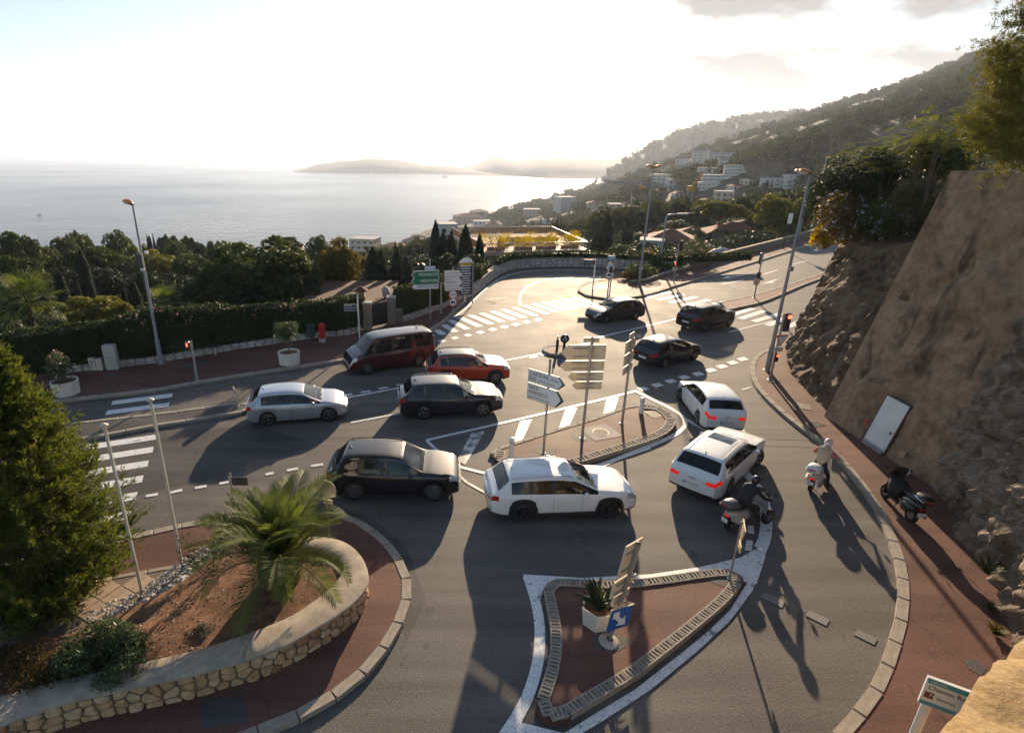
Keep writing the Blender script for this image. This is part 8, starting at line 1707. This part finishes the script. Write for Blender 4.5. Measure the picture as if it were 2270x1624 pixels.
# ================================================================== scooters and riders
def loft(mb, secs, n=12, mi=0):          # secs: (x, y, z, half width, half height)
    vs = []
    for x, y, z, a, b_ in secs:
        for k in range(n): an = 2 * math.pi * k / n; c, s_ = math.cos(an), math.sin(an); e = .8; vs.append((x, y + a * math.copysign(abs(c) ** e, c), z + b_ * math.copysign(abs(s_) ** e, s_)))
    k = len(secs); fs = [(i * n + j, (i + 1) * n + j, (i + 1) * n + (j + 1) % n, i * n + (j + 1) % n) for i in range(k - 1) for j in range(n)] + [tuple(range(n)), tuple(range(k * n - 1, (k - 1) * n - 1, -1))]
    return mb.add(vs, fs, mi)
M_SKIN = mat('skin', (.42, .25, .18), .6); M_CLEAR = glass_mat('clear_screen', (.5, .5, .48), .22)
def scooter(name, label, loc, rz, col, seatm, maxi=False, box=None, screen=None, plate_txt=' ', lean=0.0, three=False, lit=False):
    t = thing(name, label, 'scooter', loc, rz); t.rotation_euler = (lean, 0, rz); r = .26 if maxi else .22; xr, xf = -.66, .70; wt, wr_ = wheel_mesh(r, .12, M_RIM, 5)
    for x, ys in ((xr, (0,)), (xf, (-.2, .2) if three else (0,))):
        for y in ys: o = link('wheel', wt, t); o.location = (x, y, r); link('rim', wr_, o); o2 = MB().lathe([(.001, .05), (r * .6, .05)], 16, axis='Y').build('brake_disc', M_RIM, o)
    b = MB(); loft(b, [(-.98, 0, .70, .05, .05), (-.88, 0, .66, .15, .13), (-.62, 0, .58, .21, .19), (-.32, 0, .54, .20, .20), (-.12, 0, .48, .15, .17), (-.02, 0, .40, .12, .10)], 14); b.build('rear_body', col, t, 50)
    for sd in (-1, 1): b = MB(); loft(b, [(-.86, sd * .15, .52, .04, .06), (-.66, sd * .19, .46, .07, .15), (-.42, sd * .19, .44, .07, .16), (-.22, sd * .15, .42, .03, .08)], 10); b.build('side_cowl', col, t, 50)
    MB().box((.15, 0, .28), (.52, .34, .07), bev=.03).build('footboard', M_DARK if maxi else col, t)
    b = MB(); W_ = .27 if maxi else .24
    b.grid(lambda u, v: (.42 + .10 * (1 - u) * .2 + .16 * u * .5 + .12 * math.cos((v - .5) * 2.4), (v - .5) * 2 * W_ * (1 - .25 * u ** 2), .28 + .62 * u), 10, 10); b.grid(lambda u, v: (.39 + .10 * (1 - u) * .2 + .16 * u * .5 + .12 * math.cos((v - .5) * 2.4), (v - .5) * 2 * W_ * (1 - .25 * u ** 2), .28 + .62 * u), 10, 10); b.build('leg_shield', col, t, True)
    b = MB(); loft(b, [(.48, 0, .86, .07, .06), (.54, 0, .92, .13, .09), (.62, 0, .92, .12, .10), (.69, 0, .90, .06, .06)], 12); hs = b.build('headset', col, t, 50); MB().box((.69, 0, .9), (.03, .12, .1), bev=.012).build('headlight', M_HEAD, hs)
    MB().tube([(.46, .34, .99), (.50, .22, 1.0), (.56, 0, .95), (.50, -.22, 1.0), (.46, -.34, .99)], .018, 7).build('handlebar', M_BLACK, t)
    for sd in (-1, 1): MB().tube([(.455, sd * .25, .992), (.445, sd * .37, .985)], .024, 8).build('grip', M_BLACK, t); o = MB().tube([(.52, sd * .24, 1.0), (.56, sd * .34, 1.16)], .008, 5).build('mirror_stalk', M_CHROME, t); MB().lathe([(.001, -.012), (.055, -.01), (.06, .01)], 12, axis='Y').build('mirror', M_CHROME if not maxi else M_BLACK, o).location = (.56, sd * .37, 1.19)
    b = MB(); b.tube([(xf - .02, -.07, r), (.50, -.06, .72)], .025, 6); b.build('fork', M_GALV, t); b = MB(); b.tube([(xf - .02, .07, r), (.50, .06, .72)], .025, 6); b.build('fork', M_GALV, t)
    b = MB(); loft(b, [(.48, 0, r + .10, .06, .03), (.60, 0, r * 2 + .05, .075, .05), (.74, 0, r * 2 + .03, .075, .05), (.90, 0, r + .10, .05, .03)], 10); b.build('mudguard', col, t, 50)
    b = MB(); loft(b, [(-.80, 0, .80, .10, .04), (-.66, 0, .815, .16, .06), (-.38, 0, .785, .16, .065), (-.12, 0, .755, .12, .055), (-.04, 0, .72, .06, .03)], 12); b.build('seat', seatm, t, 50)
    MB().tube([(-.1, -.2, .22), (-.6, -.22, .26), (-.9, -.22, .34)], [.03, .055, .05], 8).build('exhaust', M_GALV if not maxi else M_DARK, t); MB().box((-.955, 0, .62), (.04, .17, .1), bev=.02).build('taillight', M_TAILON if lit else M_TAIL, t)
    p = MB().box((-1.0, 0, .45), (.012, .21, .14)).build('number_plate', M_PLATE, t)
    for i, s_ in enumerate(plate_txt.split('\n')):
        if s_.strip(): tm = text_mesh(s_, .062, M_LABELK); tm.transform(Matrix.Translation((-1.008, 0, .48 - i * .06)) @ Matrix(((0, 0, -1, 0), (-1, 0, 0, 0), (0, 1, 0, 0), (0, 0, 0, 1)))); link('lettering', tm, p)
    if box:
        b = MB(); loft(b, [(-1.12, 0, .98, .13, .07), (-1.07, 0, .98, .2, .14), (-.88, 0, .98, .22, .155), (-.70, 0, .98, .2, .14), (-.66, 0, .98, .14, .08)], 16); o = b.build('top_box', box[0], t, 50); MB().box((-.89, 0, .96), (.462, .452, .035), bev=.01).build('band', box[1], o); MB().box((-1.12, 0, 1.0), (.02, .22, .05), bev=.008).build('reflector', M_TAIL, o); MB().box((-.85, 0, .83), (.3, .2, .04)).build('rack', M_BLACK, t)
    if screen:
        b = MB(); b.grid(lambda u, v: (.66 - .16 * u + .10 * math.cos((v - .5) * 2.2) - .1, (v - .5) * 2 * (.26 - .10 * u * u), .92 + screen[1] * u), 10, 10); b.build('windscreen', screen[0], t, True)
    MB().tube([(-.05, .1, .25), (-.12, .22, .02)], .016, 5).build('kick_stand', M_DARK, t)
    return t
def skin_person(label, parent_loc, rz, J, edges, zones, lean=0.0):
    t = thing('person', label, 'person', parent_loc, rz); t.rotation_euler = (lean, 0, rz); names = list(J); me = bpy.data.meshes.new('person_skeleton'); me.from_pydata([J[k][0] for k in names], [(names.index(a), names.index(b_)) for a, b_ in edges], []); o = bpy.data.objects.new('tmp_person', me); COL.objects.link(o)
    o.modifiers.new('skin', 'SKIN'); sv = me.skin_vertices[0].data
    for i, k in enumerate(names): rr = J[k][1]; sv[i].radius = (rr, rr) if not isinstance(rr, tuple) else rr; sv[i].use_root = (k == 'pelvis')
    sm = o.modifiers.new('sub', 'SUBSURF'); sm.levels = 2; sm.render_levels = 2; dg = bpy.context.evaluated_depsgraph_get(); m2 = bpy.data.meshes.new_from_object(o.evaluated_get(dg)); bpy.data.objects.remove(o); bpy.data.meshes.remove(me)
    m2.materials.clear(); order = []
    for z in zones.values():
        if z not in order: order.append(z)
    for m in order: m2.materials.append(m)
    pts = {k: Vector(J[k][0]) for k in names}
    for pl_ in m2.polygons:
        def dist(e):
            a0, d0 = pts[e[0]], pts[e[1]] - pts[e[0]]; q = max(0.0, min(1.0, (pl_.center - a0).dot(d0) / max(1e-6, d0.length_squared))); return (pl_.center - a0 - d0 * q).length
        best = min(edges, key=dist)
        pl_.material_index = order.index(zones.get(best, zones.get(best[1], zones['*']))); pl_.use_smooth = True
    link('body', m2, t); return t
def fingers(t, hand, m, sd):              # closed on the grip
    x, y, z = hand
    for k in range(4): yy = y + (k - 1.5) * .021; MB().tube([(x - .03, yy, z + .015), (x + .015, yy, z + .03), (x + .045, yy, z + .008), (x + .035, yy, z - .018), (x + .008, yy, z - .024)], [.0105, .010, .0095, .009, .007], 6).build('finger', m, t)
    MB().tube([(x - .04, y - sd * .03, z + .005), (x - .005, y - sd * .052, z - .012), (x + .03, y - sd * .045, z - .02)], [.012, .011, .008], 6).build('thumb', m, t)
ED = [('pelvis', 'waist'), ('waist', 'chest'), ('chest', 'neck'), ('neck', 'head')] + [e for s_ in 'LR' for e in (('chest', 'sh' + s_), ('sh' + s_, 'el' + s_), ('el' + s_, 'wr' + s_), ('wr' + s_, 'ha' + s_), ('pelvis', 'hi' + s_), ('hi' + s_, 'kn' + s_), ('kn' + s_, 'an' + s_), ('an' + s_, 'to' + s_))]
def helmet(t, c, m, stripe=None, tilt=.25, visor=True):
    b = MB()
    b.grid(lambda u, v: (lambda th, ph: (c[0] + .155 * math.cos(ph) * math.cos(th) * 1.05 - .005, c[1] + .128 * math.sin(th) * math.cos(ph), c[2] + .145 * math.sin(ph)))(2 * math.pi * v, -.75 + 2.32 * u), 14, 22); o = b.build('helmet', m, t, True)
    if visor: bv = MB(); bv.grid(lambda u, v: (lambda th, ph: (c[0] + .163 * math.cos(ph) * math.cos(th) * 1.06, c[1] + .135 * math.sin(th) * math.cos(ph), c[2] + .148 * math.sin(ph)))(-1.0 + 2.0 * v, -.35 + .75 * u), 6, 12); bv.build('visor', M_GLASSD, o, True)
    if stripe:
        for y in (-.03, .03): s_ = MB(); s_.grid(lambda u, v: (lambda ph: (c[0] + .158 * math.cos(ph) * 1.06 - .005, c[1] + y + (v - .5) * .03, c[2] + .148 * math.sin(ph)))(.45 + 2.2 * u), 12, 1); s_.build('stripe', stripe, o, True)
def head_face(t, c, m=M_SKIN):
    MB().box((c[0] + .105, c[1], c[2] - .055), (.03, .03, .045), bev=.012).build('nose', m, t)
# --- white scooter and rider
A_, B_ = Vector(G(1795, 1087)), Vector(G(1845, 1030)); dv = (B_ - A_).normalized(); c = A_ + dv * .66; rz = math.atan2(dv.y, dv.x)
PWS = paint('cream_white_paint', (.70, .68, .63)); scooter('motor_scooter', 'white motor scooter with top box and clear screen on the slip road', (c.x, c.y, .005), rz, PWS, mat('brown_seat', (.10, .06, .04), .6), False, (PWS, PWS), (M_CLEAR, .55), 'L872', lit=True)
M_HOOD = mat('cream_hoodie', (.50, .40, .29), .9, bump=.5, bscale=12); M_JEAN = mat('dark_jeans', (.022, .026, .045), .9, bump=.3, bscale=20); M_SHOE = mat('black_shoes', (.012, .012, .013), .6); M_CORAL = mat('coral_sleeve', (.52, .16, .11), .9)
J = dict(pelvis=((-.18, 0, .90), (.155, .13)), waist=((-.12, 0, 1.04), (.15, .125)), chest=((.04, 0, 1.26), (.175, .14)), neck=((.16, 0, 1.44), .06), head=((.21, 0, 1.58), .095))
for s_, y in (('L', 1), ('R', -1)): J.update({'sh' + s_: ((.06, .20 * y, 1.36), .075), 'el' + s_: ((.18, .34 * y, 1.12), .055), 'wr' + s_: ((.39, .33 * y, 1.02), .036), 'ha' + s_: ((.43, .32 * y, 1.0), .038), 'hi' + s_: ((-.16, .11 * y, .84), .105)})
J.update(knL=((.18, .22, .64), .075), anL=((.10, .20, .36), .045), toL=((.26, .21, .325), .04), knR=((-.06, -.30, .48), .072), anR=((-.14, -.36, .10), .045), toR=((.04, -.39, .055), .042))
Z = {'*': M_HOOD, ('neck', 'head'): M_SKIN}
for s_ in 'LR': Z.update({('hi' + s_, 'kn' + s_): M_JEAN, ('kn' + s_, 'an' + s_): M_JEAN, ('an' + s_, 'to' + s_): M_SHOE, ('pelvis', 'hi' + s_): M_JEAN, ('wr' + s_, 'ha' + s_): M_SKIN, ('sh' + s_, 'el' + s_): M_CORAL})
pr_ = skin_person('person in cream hoodie and striped white helmet astride the white scooter', (c.x, c.y, .005), rz, J, ED, Z); helmet(pr_, (.22, 0, 1.60), M_WHITE, M_REDP); head_face(pr_, (.22, 0, 1.58)); fingers(pr_, (.44, .32, 1.0), M_SKIN, 1); fingers(pr_, (.44, -.32, 1.0), M_SKIN, -1)
b = MB(); loft(b, [(-.06, 0, 1.43, .10, .05), (.02, 0, 1.46, .13, .07), (.10, 0, 1.46, .11, .05)], 10); b.build('hood', M_HOOD, pr_, True)
# --- parked maxi scooter
A_, B_ = Vector(G(2015, 1156, .12)), Vector(G(1950, 1094, .12)); dv = (B_ - A_).normalized(); c = A_ + dv * .7; PB_ = paint('gloss_black', (.010, .010, .011))
scooter('motor_scooter', 'black parked scooter with leg cover and top box by the white door', (c.x, c.y, .12), math.atan2(dv.y, dv.x), PB_, M_BLACK, True, (PB_, M_CHROME), (mat('smoked_screen', (.035, .035, .028), .5), .42), 'FA\n816-VM', lean=.10)
t_ = bpy.data.objects['motor_scooter.001'] if 'motor_scooter.001' in bpy.data.objects else None
if t_: b = MB(); loft(b, [(-.10, 0, .66, .26, .12), (.12, 0, .62, .30, .26), (.34, 0, .66, .30, .30), (.50, 0, .80, .24, .18), (.56, 0, .92, .14, .08)], 14); b.build('leg_cover', mat('black_canvas', (.012, .012, .012), .85, bump=.4, bscale=8), t_, 50)
# --- moving three-wheeler with black-clad rider
A_, B_ = Vector(G(1614, 1174)), Vector(G(1681, 1153)); dv = (B_ - A_).normalized(); c = A_ + dv * .72; rz = math.atan2(dv.y, dv.x); PGY = paint('silver_white_scooter', (.42, .42, .42), .3)
scooter('motor_scooter', 'silver three wheeled scooter with black top box beside the white estate', (c.x, c.y, .005), rz, PGY, M_BLACK, True, (mat('grey_top_box', (.10, .10, .10), .35), M_BLACK), (M_GLASSD, .3), ' ', three=True, lit=True)
M_JKT = mat('black_jacket', (.010, .010, .012), .7, bump=.4, bscale=10); M_TRS = mat('black_trousers', (.013, .014, .017), .8)
J = dict(pelvis=((-.32, 0, .92), (.16, .14)), waist=((-.26, 0, 1.06), (.16, .14)), chest=((-.10, 0, 1.30), (.19, .15)), neck=((.0, 0, 1.48), .06), head=((.06, 0, 1.62), .095))
for s_, y in (('L', 1), ('R', -1)): J.update({'sh' + s_: ((-.08, .21 * y, 1.40), .08), 'el' + s_: ((.12, .34 * y, 1.16), .06), 'wr' + s_: ((.38, .33 * y, 1.03), .042), 'ha' + s_: ((.43, .32 * y, 1.0), .042), 'hi' + s_: ((-.28, .12 * y, .88), .11), 'kn' + s_: ((.14, .22 * y, .74), .078), 'an' + s_: ((.06, .21 * y, .40), .05), 'to' + s_: ((.24, .22 * y, .345), .045)})
Z = {'*': M_JKT}
for s_ in 'LR': Z.update({('hi' + s_, 'kn' + s_): M_TRS, ('kn' + s_, 'an' + s_): M_TRS, ('an' + s_, 'to' + s_): M_SHOE, ('pelvis', 'hi' + s_): M_TRS, ('wr' + s_, 'ha' + s_): M_SHOE})
pr_ = skin_person('person in black jacket and black helmet riding the silver scooter', (c.x, c.y, .005), rz, J, ED, Z); helmet(pr_, (.06, 0, 1.64), mat('black_helmet', (.008, .008, .009), .2, coat=1.0)); fingers(pr_, (.44, .32, 1.0), M_SHOE, 1); fingers(pr_, (.44, -.32, 1.0), M_SHOE, -1)
# --- distant rider on the hairpin road
g = G(1487, 596); s0 = [o for o in bpy.data.objects if o.get('label', '').startswith('silver three wheeled')][0]
for src, lab in ((s0, 'far motor scooter half hidden by the planted bed on the hairpin road'), (pr_, 'far rider in dark clothes on the hairpin road behind the planted bed')):
    c2 = copy_tree(src); c2.location = (g[0], g[1] + 1.2, .02); c2.rotation_euler = (0, 0, R(185)); c2['label'] = lab
